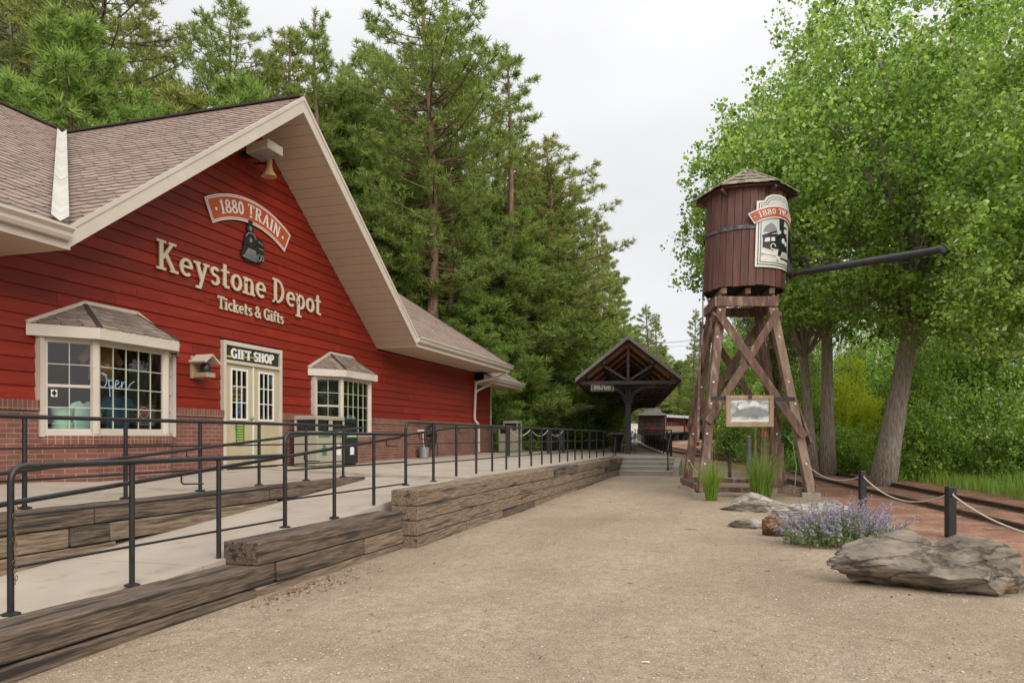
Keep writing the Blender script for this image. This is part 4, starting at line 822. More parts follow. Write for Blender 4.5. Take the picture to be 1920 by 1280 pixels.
# room behind the windows
b = MB(); x0, x1, y0, y1, z0, z1 = 6.0, 19.5, 9.50, 13.0, 1.02, 3.9
b.add([(x0, y1, z0), (x1, y1, z0), (x1, y1, z1), (x0, y1, z1), (x0, y0, z0), (x1, y0, z0), (x1, y0, z1), (x0, y0, z1)], [(0, 1, 2, 3), (0, 1, 5, 4), (3, 2, 6, 7), (0, 3, 7, 4), (1, 2, 6, 5)]); b.build('room', M['room'], depot)
# ---------------------------------------------------------------- signs and fittings on the wall
def wallfn(x, z, y):
    return lambda u, v, e: Vector((x + u, y - e, z + v))
def wall_text(s, x0, x1, z, h, w, t, y, ext, b=None):
    p, L = text_polys(s, 1, w, t); k = (x1 - x0) / L; b = b or MB(); put(b, [[(u * k, v * h) for u, v in q] for q in p], wallfn(x0, z, y), ext); return b
def wall_letters(s, x0, x1, z, h, w, t_, y, ext, par):
    _, L = text_polys(s, 1, w, t_); k = (x1 - x0) / L; x = 0
    for c in s:
        pr, adv = glyph(c, w, t_)
        if pr: b = MB(); put(b, [[((x + u) * k, v * h) for u, v in q] for q in stroke_polys(pr)], wallfn(x0, z, y), ext); b.build('letter', M['cream'], par)
        x += adv
# building name
t = thing('sign_lettering', 'large cream slab serif letters reading Keystone Depot on the red gable', 'lettering', (12.6, 9.30, 4.45))
wall_letters('Keystone Depot', 10.10, 15.18, 4.46, .50, .132, .085, 9.318, .026, t)
b = MB(); b.box(10.3, 9.322, 4.60, 15.1, 9.335, 4.615); b.box(10.3, 9.322, 4.78, 15.1, 9.335, 4.795); b.build('mounting_rail', M['rust_red'], t)
t = thing('sign_lettering', 'smaller cream letters reading Tickets & Gifts below the depot name', 'lettering', (12.6, 9.30, 4.03))
wall_letters('Tickets & Gifts', 11.62, 13.70, 4.05, .235, .15, .11, 9.318, .022, t)
b = MB(); b.box(11.3, 9.322, 4.10, 13.95, 9.332, 4.108); b.box(11.3, 9.322, 4.20, 13.95, 9.332, 4.208); b.build('mounting_rail', M['rust_red'], t)
# arched banner
def banner(b_list, fn, R0, R1, A, zoff=0):
    """b_list: (MB, dR inset, dA inset, lift) rings of an arch centred at fn origin"""
    for bb, ins, ext in b_list:
        r0, r1 = R0 + ins, R1 - ins; a = A - ins / R1; n = 18; up = [(r1 * math.sin(-a + 2 * a * k / n), r1 * math.cos(-a + 2 * a * k / n)) for k in range(n + 1)]; lo = [(r0 * math.sin(-a + 2 * a * k / n), r0 * math.cos(-a + 2 * a * k / n)) for k in range(n + 1)]
        for k in range(n):
            q = [up[k], up[k + 1], lo[k + 1], lo[k]]; f = [fn(u, v, ext) for u, v in q] + [fn(u, v, 0) for u, v in q]; bb.add(f, [(0, 1, 2, 3), (0, 1, 5, 4), (2, 3, 7, 6)] + ([(0, 3, 7, 4)] if k == 0 else []) + ([(1, 2, 6, 5)] if k == n - 1 else []))
def arc_text(b, s, fn, Rb, h, w, t, A, ext, xs=1):
    p_adv = [glyph(c, w, t)[1] * xs for c in s]; L = sum(p_adv); k = 2 * A * Rb / L; a = -A
    for c, adv in zip(s, p_adv):
        pr, _ = glyph(c, w, t); mid = a + adv * k / Rb / 2; polys = []
        for q in stroke_polys(pr):
            o = []
            for u, v in q:
                lx = (u * xs - adv / 2) * k; ly = v * h; o.append(((Rb + ly) * math.sin(mid) + lx * math.cos(mid), (Rb + ly) * math.cos(mid) - lx * math.sin(mid)))
            polys.append(o)
        put(b, polys, fn, ext); a += adv * k / Rb
t = thing('arched_sign', 'orange red arched sign with white lettering high on the red gable', 'sign', (12.61, 9.30, 5.9))
fn = wallfn(12.61, 3.57, 9.325); B1, B2, B3 = MB(), MB(), MB()
banner([(B1, 0, .020)], fn, 2.31, 2.78, R(29)); banner([(B2, .022, .0225)], fn, 2.31, 2.78, R(29)); banner([(B1, .034, .0245)], fn, 2.31, 2.78, R(29)); banner([(B3, .052, .0265)], fn, 2.31, 2.78, R(29))
B1.build('border', M['white'], t); B2.build('pinstripe', M['rust_red'], t); B3.build('panel', M['rust_red'], t)
b = MB(); arc_text(b, '1880 TRAIN', fn, 2.425, .25, .165, .07, R(21.8), .030, .9)
for s_ in (-1, 1):
    c = (2.53 * math.sin(s_ * R(24.3)), 2.53 * math.cos(R(24.3))); ring_poly(b, [(c[0] + .032 * math.cos(k * .7), c[1] + .032 * math.sin(k * .7)) for k in range(9)], fn, .030)
b.build('lettering', M['white'], t)
# locomotive emblem (front three-quarter view, cut-out)
def loco_emblem(fn, sc, parts):
    """black cut-out with pale details; unit box about 1 wide, 1.6 high"""
    K, Wt, Gy = parts; S = lambda pts: [(u * sc, v * sc) for u, v in pts]
    body = [[(-.10, 1.02), (.08, 1.02), (.12, 1.36), (.20, 1.46), (.10, 1.62), (-.10, 1.62), (-.20, 1.46), (-.13, 1.36)],         # diamond stack
            [(-.17, .98), (.13, .98), (.16, 1.12), (.10, 1.20), (-.12, 1.20), (-.20, 1.10)],                                        # lamp box
            [(-.36, .46), (-.30, .80), (-.10, .99), (.20, .96), (.38, .74), (.38, .40), (.10, .30), (-.2, .3)],                     # smokebox
            [(.30, .40), (.34, .82), (.52, .86), (.72, .76), (.74, .34), (.5, .2)],                                                 # boiler and cab behind
            [(-.50, .10), (-.40, .40), (-.16, .52), (.36, .46), (.50, .16), (.30, -.02), (-.30, -.04)],                              # cowcatcher
            [(.30, .06), (.36, .40), (.70, .40), (.74, .20), (.60, .06), (.42, -.02)]]
    for i, q in enumerate(body): ring_poly(K, S(q), fn, .030 + .002 * i)
    for cx, cy, r in ((-.03, 1.09, .065), (-.02, .70, .07)): ring_poly(Wt, S([(cx + r * math.cos(k * .6), cy + r * 1.25 * math.sin(k * .6)) for k in range(11)]), fn, .046)
    for k in range(11):
        f = k / 10; x0 = -.40 + .74 * f; x1 = -.14 + .36 * f; put(Gy, stroke_polys([('b', x0 * sc, (.06 + .02 * math.sin(f * 3)) * sc, x1 * sc, .40 * sc, .018 * sc)]), fn, .048)
    for q in (('a', 0, .68, .28, .27, 20, 160, .03), ('b', .40, .74, .66, .68, .03), ('b', .42, .52, .70, .50, .025), ('a', .45, .20, .09, .11, 0, 360, .03), ('a', .63, .22, .06, .09, 0, 360, .025), ('b', -.46, .08, .3, .03, .03), ('b', -.12, 1.56, .10, 1.56, .04)):
        put(Gy, stroke_polys([tuple(v * sc if k != 0 and not (q[0] == 'a' and k in (5, 6)) else v for k, v in enumerate(q)) if q[0] == 'a' else ('b', *[v * sc for v in q[1:]])]), fn, .0475)
t = thing('locomotive_emblem', 'black cut-out steam locomotive emblem below the arched sign', 'emblem', (12.6, 9.30, 5.1)); parts = (MB(), MB(), MB())
loco_emblem(wallfn(12.58, 5.14, 9.33), .58, parts)
for q, n_, m_ in zip(parts, ('silhouette', 'lamp', 'detail'), ('black', 'galv', 'grey')): q.build(n_, M[m_], t)
# floodlight and horn loudspeaker under the peak
t = thing('floodlight', 'boxy tan floodlight under the gable peak', 'light', (12.4, 9.2, 7.15))
b = MB(); b.prism([(12.17, 8.62, 7.16), (12.67, 8.62, 7.16), (12.67, 9.1, 7.10), (12.17, 9.1, 7.10)], (0, 0, .17)); b.build('housing', M['gutter'], t, bevel=.01)
b = MB(); b.add([(12.20, 8.65, 7.152), (12.64, 8.65, 7.152), (12.64, 9.07, 7.096), (12.20, 9.07, 7.096)], [(0, 1, 2, 3)]); b.build('lens', M['galv'], t)
b = MB(); b.box(12.36, 9.1, 7.13, 12.50, 9.34, 7.23); b.build('bracket', M['steel'], t)
t = thing('horn_loudspeaker', 'small brass coloured horn loudspeaker pointing down below the floodlight', 'loudspeaker', (12.74, 9.1, 7.0))
b = MB(); b.lathe((12.76, 9.0, 6.83), [(.155, 0), (.12, .05), (.075, .13), (.055, .22), (.06, .33)], 16); b.build('horn', M['brass'], t, smooth='auto'); b = MB(); b.beam((12.76, 9.02, 7.1), (12.74, 9.33, 7.12), .03, .03); b.build('bracket', M['steel'], t)
b = MB(); b.tube([(12.30, 9.32, 7.30), (12.27, 9.315, 7.1), (12.25, 9.315, 6.95)], .008, 5); tag(b.build('cable', M['black'], loc=(12.62, 9.32, 7.1)), 'thin dark cable hanging down the red gable beside the floodlight', 'cable')
# little roofed wooden box between window and door
t = thing('wooden_box', 'small wooden roofed box like a birdhouse between window and door', 'box', (11.1, 9.3, 2.72))
b = MB(); b.box(10.92, 9.30, 2.70, 11.22, 9.335, 3.10); b.box(10.96, 9.02, 2.72, 11.20, 9.30, 2.80); b.build('back_board', M['tan_wood'], t)
b = MB(); b.prism([(10.88, 8.98, 2.99), (11.08, 8.98, 3.13), (11.08, 8.98, 3.105), (10.90, 8.98, 2.965)], (0, .36, 0)); b.prism([(11.08, 8.98, 3.13), (11.30, 8.98, 2.98), (11.28, 8.98, 2.957), (11.08, 8.98, 3.105)], (0, .36, 0)); b.build('roof', M['trim'], t)
b = MB(); b.lathe((11.09, 9.14, 2.80), [(.08, 0), (.095, .05), (.09, .12), (.05, .17)], 14); b.build('dark_lamp', M['black'], t, smooth='auto')
# gift shop sign
t = thing('door_sign', 'dark green Gift Shop sign above the double doors', 'sign', (12.67, 9.3, 3.12))
b = MB(); b.box(11.835, 9.30, 3.125, 13.505, 9.33, 3.395); b.build('board', mat('sign_black_green', (.022, .030, .018), (.03, .04, .022), rough=.4), t)
b = MB(); wall_text('GIFT SHOP', 11.98, 13.34, 3.165, .185, .22, .10, 9.30, .012, b); b.build('lettering', M['white'], t)
b = MB(); b.box(11.84, 9.2975, 3.175, 12.02, 9.30, 3.20); b.prism([(12.35, 9.2975, 3.20), (12.8, 9.2975, 3.24), (12.8, 9.2975, 3.255), (12.35, 9.2975, 3.22)], (0, .0025, 0)); b.build('yellow_stripe', M['yellow'], t)
def notice(name, label, x, z, w, h, m, lines=0, lm=None, y=9.297, cat='notice'):
    t = thing(name, label, cat, (x, y, z)); b = MB(); b.box(x - w / 2, y - .004, z, x + w / 2, y, z + h); b.build('sheet', M[m], t)
    if lines:
        b = MB(); r = random.Random(int(x * 50))
        for k in range(lines):
            zz = z + h * (.12 + .78 * (k + .5) / lines); c = r.uniform(.5, .8) * w / 2; n = r.randint(4, 7); a = -c
            for q in range(n): l = 2 * c / n * r.uniform(.55, .9); b.box(x + a, y - .006, zz - h * .022, x + a + l, y - .0042, zz + h * .022); a += 2 * c / n
        b.build('lettering', M[lm], t)
notice('green_notice', 'tall green notice with yellow lines of lettering on the left door', 12.25, 1.50, .26, .46, 'green', 7, 'yellow', y=9.296)
t = thing('hanging_sign', 'small yellow wooden sign hanging inside the left door glass', 'sign', (12.24, 9.34, 2.38))
b = MB(); b.box(12.07, 9.335, 2.37, 12.40, 9.35, 2.62); b.build('board', M['yellow'], t); b = MB(); wall_text('CLOSED'.replace('C', 'O').replace('L', 'I').replace('D', 'D'), 12.09, 12.38, 2.50, .08, .2, .12, 9.335, .004, b) if False else None
for r_, (z0, h0) in enumerate(((2.50, .075), (2.41, .05))):
    for k in range(6): b.box(12.10 + k * .048, 9.331, z0, 12.136 + k * .048, 9.334, z0 + h0)
b.build('lettering', M['black'], t); b = MB(); b.tube([(12.10, 9.342, 2.62), (12.24, 9.342, 2.78), (12.38, 9.342, 2.62)], .004, 4); b.build('cord', M['rope'], t)
notice('blue_poster', 'small blue poster low in the left door glass', 12.27, 2.06, .16, .26, 'blue', 2, 'white', y=9.335)
notice('blue_poster', 'small blue and white poster high in the right door glass', 13.26, 2.72, .13, .2, 'blue', 2, 'white', y=9.335)
notice('window_sticker', 'small black and white diamond sticker in the left pane of the large bay window', 8.07, 2.22, .10, .10, 'white', 0, y=9.19, cat='sticker')
st_ = [o for o in col.objects if o.name.startswith('window_sticker')][0]; b = MB(); b.prism([(8.07, 9.184, 2.226), (8.112, 9.184, 2.27), (8.07, 9.184, 2.314), (8.028, 9.184, 2.27)], (0, .0015, 0)); b.build('diamond', M['black'], st_)
# neon script
def neon():
    t = thing('neon_sign', 'blue script neon sign reading Open inside the large bay window', 'neon sign', (8.85, 9.0, 2.4)); O = Vector((8.62, 8.99, 2.38)); s = .22
    def P(pts): return [O + Vector((u * s, 0, v * s)) for u, v in pts]
    c = lambda cx, cy, rx, ry, a0, a1, n=14: [(cx + rx * math.cos(R(a0 + (a1 - a0) * k / n)), cy + ry * math.sin(R(a0 + (a1 - a0) * k / n))) for k in range(n + 1)]
    strokes = [c(.38, .52, .34, .48, 100, 460, 20) + [(.5, .85), (.75, .9)], [(.85, .62), (.95, .1), (1.0, -.55)], [(.9, .2)] + c(1.08, .3, .2, .28, 160, -150, 12) + [(1.4, .15)],
               [(1.4, .15), (1.55, .3)] + c(1.6, .42, .14, .16, 0, 180, 8) + c(1.62, .25, .17, .24, 180, 330, 8) + [(2.0, .3)], [(2.0, .55), (1.98, .05), (2.1, .42), (2.25, .55), (2.36, .4), (2.36, .1), (2.5, .05), (2.75, .4), (3.1, .62)]]
    for q in strokes: b = MB(); b.tube(P(q), .0075, 6); b.build('tube', M['neon'], t, smooth='auto')
    b = MB(); b.box(8.58, 9.02, 2.33, 9.36, 9.03, 2.35); b.box(8.95, 9.02, 2.35, 8.96, 9.03, 2.62); b.build('frame', M['black'], t)
neon()
# goods in the windows
def shirt(label, x, y, z, s, m):
    o = [(-.28, 0), (.28, 0), (.27, .45), (.42, .30), (.52, .40), (.30, .66), (.12, .72), (.06, .66), (-.06, .66), (-.12, .72), (-.30, .66), (-.52, .40), (-.42, .30), (-.27, .45)]
    b = MB(); b.prism([(x + u * s, y, z + v * s) for u, v in o], (0, .07, 0)); ob = b.build('shirt', M[m], loc=(x, y, z), bevel=.02); tag(ob, label, 'shirt')
shirt('pale mint sweatshirt on display low in the left pane of the large bay window', 8.60, 9.20, 1.74, .62, 'mint'); shirt('bright blue shirt hanging inside the large bay window', 9.22, 9.2, 1.75, .78, 'shirt_blue')
shirt('dark grey shirt hanging at the right of the large bay window', 9.75, 9.2, 1.75, .62, 'shirt_dark'); shirt('orange shirt hanging high inside the large bay window', 9.02, 9.3, 2.5, .8, 'shirt_orange')
shirt('pale green shirt on display in the bay window behind the bins', 16.3, 9.15, 1.78, .6, 'mint'); shirt('dark shirt hanging high in the bay window behind the bins', 15.7, 9.4, 2.3, .8, 'shirt_dark')
b = MB(); b.lathe((8.30, 9.30, 1.74), [(.13, 0), (.14, .12), (.11, .13), (.15, .30), (.155, .34)], 18); tag(b.build('mug', mat('mint_mug', (.42, .62, .50)), loc=(8.30, 9.30, 1.74), smooth='auto'), 'pale mint tumbler standing at the left of the large bay window', 'mug')
b = MB(); b.box(8.55, 9.05, 1.70, 9.95, 9.95, 1.735); tag(b.build('display_shelf', M['tan_wood'], loc=(9.2, 9.6, 1.7)), 'wooden display shelf inside the large bay window', 'shelf')
b = MB(); b.box(15.45, 9.05, 1.70, 16.85, 9.95, 1.735); tag(b.build('display_shelf', M['tan_wood'], loc=(16.1, 9.6, 1.7)), 'wooden display shelf inside the bay window behind the bins', 'shelf')
b = MB()
for k in range(5): b.beam((15.0 + k * .3, 9.8, 1.9), (15.5 + k * .3, 9.8, 2.9), .03, .04); b.beam((15.5 + k * .3, 9.85, 1.9), (15.0 + k * .3, 9.85, 2.9), .03, .04)
tag(b.build('lattice_rack', mat('rack_wood', (.25, .07, .04)), loc=(15.6, 9.8, 1.9)), 'reddish wooden lattice rack inside the bay window behind the bins', 'rack')
t = thing('round_badge', 'red and white round emblem on goods in the large bay window', 'badge', (9.62, 9.5, 2.0)); b = MB(); b.cyl((9.70, 9.19, 2.05), .10, .01, 16, axis=(0, -1, 0)); b.build('disc', M['white'], t); b = MB(); b.cyl((9.70, 9.178, 2.05), .08, .01, 16, axis=(0, -1, 0)); b.build('face', M['red'], t)
# hose reel
t = thing('hose_reel', 'coiled black hose hung on the brick wall right of the bins', 'hose', (21.1, 9.2, 1.5)); b = MB(); r = random.Random(4)
for k in range(9):
    rr_ = .20 + .025 * k + r.uniform(-.02, .02); cx, cz, yy = 21.15 + r.uniform(-.02, .02), 1.72 + r.uniform(-.03, .02), 9.2 - .012 * k
    b.tube([(cx + rr_ * .95 * math.cos(a * .45), yy + r.uniform(-.006, .006), cz + rr_ * math.sin(a * .45)) for a in range(15)], .014, 6)
b.tube([(21.35, 9.1, 1.55), (21.5, 9.08, 1.45), (21.6, 9.1, 1.25), (21.55, 9.1, 1.07)], .014, 6); b.build('hose', M['hose'], t, smooth='auto'); b = MB(); b.cyl((21.15, 9.27, 1.72), .05, .2, 12, axis=(0, -1, 0)); b.build('holder', M['steel'], t)
b = MB(); b.cyl((20.45, 9.27, 1.85), .035, .2, 10, axis=(0, -1, 0)); b.tube([(20.45, 9.1, 1.85), (20.42, 9.08, 1.6), (20.55, 9.1, 1.3)], .012, 6); tag(b.build('tap', M['white'], loc=(20.45, 9.2, 1.85)), 'white wall tap on the brick left of the coiled hose', 'tap')
b = MB(); b.lathe((20.4, 9.05, 1.045), [(.14, 0), (.16, .3), (.165, .3), (.165, .32)], 16); tag(b.build('bucket', M['galv'], loc=(20.4, 9.05, 1.045), smooth='auto'), 'grey metal bucket on the walk below the wall tap', 'bucket')
# bins
def rec_bin(x, y, z, label, m, h=1.08, w=.56, d=.56, lab=True, group=None):
    t = thing('recycling_bin' if lab else 'litter_bin', label, 'bin', (x, y, z), group)
    b = MB(); b.box(x - w / 2, y - d / 2, z + .03, x + w / 2, y + d / 2, z + h * .70); b.box(x - w / 2 + .03, y - d / 2 + .03, z, x + w / 2 - .03, y + d / 2 - .03, z + .03); b.build('body', M[m], t, bevel=.02)
    b = MB()
    for sx in (-1, 1):
        for sy in (-1, 1): b.box(x + sx * (w / 2 - .001) - (.05 if sx > 0 else 0), y + sy * (d / 2 - .001) - (.05 if sy > 0 else 0), z + h * .70, x + sx * (w / 2 - .001) + (.05 if sx < 0 else 0), y + sy * (d / 2 - .001) + (.05 if sy < 0 else 0), z + h * .92)
    b.box(x - w / 2, y - d / 2, z + h * .92, x + w / 2, y + d / 2, z + h); b.build('hood', M[m], t, bevel=.018)
    b = MB(); b.box(x - w / 2 + .06, y - d / 2 + .06, z + h * .70, x + w / 2 - .06, y + d / 2 - .06, z + h * .915); b.build('opening', M['black'], t)
    if lab:
        b = MB(); b.box(x - w / 2 + .05, y - d / 2 - .004, z + h * .58, x + w / 2 - .05, y - d / 2 - .001, z + h * .68); b.build('label_strip', M['green'], t)
        b = MB(); b.box(x - w / 2 + .16, y - d / 2 - .006, z + h * .615, x + w / 2 - .09, y - d / 2 - .0045, z + h * .645); b.cyl((x - w / 2 + .11, y - d / 2 - .004, z + h * .63), .022, .003, 10, axis=(0, -1, 0)); b.build('lettering', M['white'], t)
        b = MB(); b.box(x - .08, y - d / 2 - .004, z + h * .22, x + .10, y - d / 2 - .001, z + h * .38); b.box(x - .05, y - d / 2 - .006, z + h * .37, x + .05, y - d / 2 - .001, z + h * .43); b.build('sticker', M['white' if 'right' in label else 'green'], t)
    return t
rec_bin(13.98, 8.78, 1.03, 'taupe recycling bin nearest the gift shop door, green label strip', 'bin'); rec_bin(14.56, 8.78, 1.03, 'taupe recycling bin on the right of the matching pair, white sticker', 'bin')
rec_bin(15.22, 8.80, 1.03, 'black bin standing right of the two taupe recycling bins', 'steel', 1.05, .58, .52, True)
# ---------------------------------------------------------------- water tower
TC = cw(6.05, 19.9); TZ = gz(TC); tower = thing('water_tower', 'oxblood wooden railway water tower on four splayed timber legs', 'water tower', (TC.x, TC.y, TZ))
feet = {'fl': cw(4.72, 18.6), 'fr': cw(7.44, 18.6), 'bl': cw(4.95, 21.2), 'br': cw(7.68, 21.2)}; tops = {'fl': cw(5.40, 19.2, 5.28), 'fr': cw(6.62, 19.2, 5.28), 'bl': cw(5.52, 20.6, 5.28), 'br': cw(6.78, 20.6, 5.28)}
for k in feet: feet[k].z = gz(feet[k]) + .10
FWD = cw(0, 1)
def on_leg(k, z): a, c = feet[k], tops[k]; return a.lerp(c, (z - a.z) / (c.z - a.z))
for k in ('fl', 'fr', 'bl', 'br'):
    b = MB(); b.beam(feet[k], tops[k], .215, .20, up=FWD); lg = b.build('leg', M['leg_pale' if k == 'fr' else 'leg'], tower, bevel=.012)
    b = MB(); p = feet[k]; b.box(p.x - .22, p.y - .22, gz(p) - .2, p.x + .22, p.y + .22, p.z + .01); b.build('footing', M['step'], lg, bevel=.02)
    for z in (1.0, 1.75, 2.5, 3.05, 4.2, 4.9): q = on_leg(k, z) - FWD * .098 + cw(random.uniform(-.05, .05), 0); b = MB(); b.cyl(q, .026, .03, 8, axis=-FWD); b.build('bolt', M['white'], lg)
def brace(a, za, c, zc, off, w=.195, d=.06, m='leg'):
    p, q = on_leg(a, za), on_leg(c, zc); e = (q - p).normalized() * .14; b = MB(); b.beam(p - e + off, q + e + off, d, w, up=Vector((0, 0, 1)) if abs(e.z) < .13 else off.cross(q - p)); b.build('brace', M[m], tower, bevel=.008)
RGT = cw(1, 0)
brace('fr', 4.75, 'fl', 2.15, -FWD * .15); brace('fl', 4.68, 'fr', 1.78, -FWD * .215)
brace('br', 4.75, 'bl', 2.1, FWD * .15); brace('bl', 4.7, 'br', 1.8, FWD * .21)
brace('fl', 4.7, 'bl', 2.0, -RGT * .16, .2); brace('bl', 4.7, 'fl', 1.6, -RGT * .225, .18)
brace('fr', 4.7, 'br', 2.0, RGT * .16, .2); brace('br', 4.7, 'fr', 1.6, RGT * .225, .18)
brace('fl', .36, 'fr', .30, FWD * .15, .13); brace('bl', .45, 'br', .42, FWD * .15, .15); brace('fl', .42, 'bl', .44, -RGT * .15, .15); brace('fr', .40, 'br', .42, RGT * .15, .15)
for a, c, o in (('fl', 'fr', -FWD * .14), ('bl', 'br', FWD * .14), ('fl', 'bl', -RGT * .16), ('fr', 'br', RGT * .16)):
    p, q = tops[a] - Vector((0, 0, .16)), tops[c] - Vector((0, 0, .16)); e = (q - p).normalized() * .16; b = MB(); b.beam(p - e + o, q + e + o, .09, .25); b.build('cap_beam', M['leg'], tower, bevel=.01)
for k in range(3):
    f = k / 2; p = tops['fl'].lerp(tops['fr'], f) - FWD * .2 + Vector((0, 0, .10)); q = tops['bl'].lerp(tops['br'], f) + FWD * .2 + Vector((0, 0, .10)); b = MB(); b.beam(p, q, .13, .14); b.build('joist', M['leg'], tower)
LEAN = Vector((RGT.x, RGT.y, 0)) * .032                  # the tank leans a little to the right
tz0, tz1 = 5.50, 8.12; T0 = cw(6.16, 19.9, tz0)
def tank_pt(ang, z, r): # ang measured from the direction towards the camera, positive to the right
    d = (-FWD) * math.cos(ang) + RGT * math.sin(ang); return T0 + LEAN * (z - tz0) + d * r + Vector((0, 0, z - tz0))
NS = 34; RK = 1.05
b = MB(); rr = random.Random(8)
for k in range(NS):
    a0, a1 = 2 * math.pi * k / NS, 2 * math.pi * (k + 1) / NS - .012; j = rr.uniform(-.008, .008); zb = tz0 + rr.uniform(-.02, .02)
    vs_ = [tank_pt(a, z, r + j - (.03 if z > 7 else 0)) for z in (zb, tz1) for a, r in ((a0, RK), (a1, RK), (a1, RK - .05), (a0, RK - .05))]; b.add(vs_, [(0, 1, 2, 3), (4, 5, 6, 7), (0, 1, 5, 4), (1, 2, 6, 5), (2, 3, 7, 6), (3, 0, 4, 7)])
tank = b.build('tank', M['tank'], tower)
b = MB(); n = 24
for z, r in ((tz0 + .06, RK - .055), (tz1 - .02, RK - .08)):
    b.add([tank_pt(2 * math.pi * k / n, z, r) for k in range(n)], [tuple(range(n))])
    b.add([tank_pt(2 * math.pi * k / n, zz, r) for zz in (tz0 + .06, tz1 - .02) for k in range(n)], [(k, (k + 1) % n, n + (k + 1) % n, n + k) for k in range(n)])
b.build('tank_core', M['dark'], tank)
b = MB()
for zc in (6.98,):
    n = 40; pts = []
    for k in range(n): a = 2 * math.pi * k / n; pts += [tank_pt(a, zc - .045, RK + .012), tank_pt(a, zc + .045, RK + .012)]
    o = len(b.v); b.add(pts, [(2 * k, 2 * ((k + 1) % n), 2 * ((k + 1) % n) + 1, 2 * k + 1) for k in range(n)])
b.build('hoop', mat('old_hoop', (.20, .20, .21), (.05, .05, .05), scale=8, rough=.5, metal=.5), tank)
# octagonal shake roof
ROOF_A = R(16); ze, za = 8.04, 8.74; re_ = 1.33
def roof_pt(k, f, dz=0): a = ROOF_A + k * math.pi / 3; return tank_pt(a, ze + (za - ze) * f + dz, re_ * (1 - f) + .001)
b = MB(); b.add([roof_pt(k, 0, -.05) for k in range(6)] + [roof_pt(k, 1, -.05) for k in range(1)], [(k, (k + 1) % 6, 6) for k in range(6)] + [tuple(range(6))]); rf = b.build('roof', M['tank'], tower)
b = MB(); rr = random.Random(2)
for k in range(6):
    for rwi in range(4):
        f0, f1 = rwi * .25 - .01, rwi * .25 + .28; A_, B_ = roof_pt(k, f0, .055), roof_pt(k + 1, f0, .055); C_, D_ = roof_pt(k, min(1, f1), .012), roof_pt(k + 1, min(1, f1), .012); n = max(1, 7 - rwi)
        for q in range(n):
            s0, s1 = q / n, (q + 1) / n - .006; dj = Vector((0, 0, rr.uniform(-.014, .012))); ex = rr.uniform(-.03, .04)
            a, c, d, e = A_.lerp(B_, s0), A_.lerp(B_, s1), C_.lerp(D_, s1), C_.lerp(D_, s0); a = a + (a - e) * ex + dj; c = c + (c - d) * ex + dj
            b.add([a, c, d, e] + [p - Vector((0, 0, .024)) for p in (a, c, d, e)], [(0, 1, 2, 3), (0, 1, 5, 4), (1, 2, 6, 5), (0, 3, 7, 4)])
b.build('shakes', M['shake'], rf)
b = MB()
for k in range(6): b.beam(roof_pt(k, -.01, .045), roof_pt(k, .99, .05), .07, .03)
b.lathe(tank_pt(0, za + .02, 0), [(.05, 0), (.03, .06), (.012, .12)], 8); b.build('hip_cap', M['shake'], rf)
for k in range(6): b = MB(); b.beam(roof_pt(k, .02, -.10), tank_pt(ROOF_A + k * math.pi / 3, ze - .18, RK), .05, .09); b.build('rafter', M['tank'], rf)
# spout
s0 = tank_pt(R(66), 5.90, RK + .12); s1 = at(1752, 470, 16.4); d = (s1 - s0).normalized()
b = MB(); b.tube([s0 + d * .45, s1], .09, 14); sp = b.build('spout', M['spout'], tower, smooth='auto')
b = MB(); b.tube([s1 - d * .02, s1 + d * .14 + Vector((0, 0, .02)), s1 + d * .26 + Vector((0, 0, -.10))], [.09, .092, .085], 14); b.build('nozzle', M['spout'], sp, smooth='auto')
b = MB(); b.cyl(s0 - d * .02, .072, .5, 12, axis=d); b.cyl(s0 + d * .05, .10, .07, 12, axis=d); b.build('pipe_joint', mat('rusty_pipe', (.07, .04, .03), rough=.6), sp, smooth='auto')
b = MB(); b.beam(s0 - d * .05 + Vector((0, 0, -.22)), s0 - d * .05 + Vector((0, 0, .40)), .10, .09, up=FWD); b.beam(s0 + Vector((0, 0, .36)), s0 + d * .42 + Vector((0, 0, .34)), .06, .06); b.beam(s0 + d * .42 + Vector((0, 0, .36)), s0 + d * .55 + Vector((0, 0, .08)), .10, .05)
b.beam(s0 - d * .02 + Vector((0, 0, .40)), tank_pt(R(64), 7.0, RK + .05), .06, .06); b.build('hinge_bracket', M['steel'], sp)
b = MB(); b.tube([s0 + d * .45 + Vector((0, 0, .34)), s0 + d * 1.9 + Vector((0, 0, .12))], .008, 5); b.tube([s1 - d * .32 + Vector((0, 0, .08)), s1 - d * .2 + Vector((0, 0, .40))], .014, 6); b.tube([s1 - d * .45 + Vector((0, 0, .12)), s1 - d * .15 + Vector((0, 0, .12))], .012, 5)
b.tube([s1 - d * 1.1 - Vector((0, 0, .09)), s1 - d * .8 - Vector((0, 0, .15)), s1 - d * .5 - Vector((0, 0, .15)), s1 - d * .4 - Vector((0, 0, .09))], .008, 5); b.build('pull_rod', M['iron'], sp)
# standpipe and its box below the tank
b = MB(); c = cw(7.2, 20.4); b.beam((c.x, c.y, TZ), (c.x, c.y, 1.5), .34, .3, up=FWD); b.build('pipe_casing', M['leg'], tower, bevel=.01); b = MB(); b.tube([cw(7.02, 20.1, TZ), cw(7.0, 20.1, 2.4), cw(6.7, 20.0, 4.9), cw(6.6, 20, 5.5)], .035, 8); b.build('standpipe', M['leg'], tower, smooth='auto')
b = MB(); b.tube([cw(7.05, 19.9, 1.6), cw(7.2, 19.8, 1.75), cw(7.42, 19.75, 1.5), cw(7.5, 19.7, .9), cw(7.42, 19.6, .3)], .014, 6); tag(b.build('garden_hose', M['hose_green'], loc=cw(7.2, 19.8, .3), smooth='auto'), 'thin green hose looping down beside the right tower legs', 'hose')
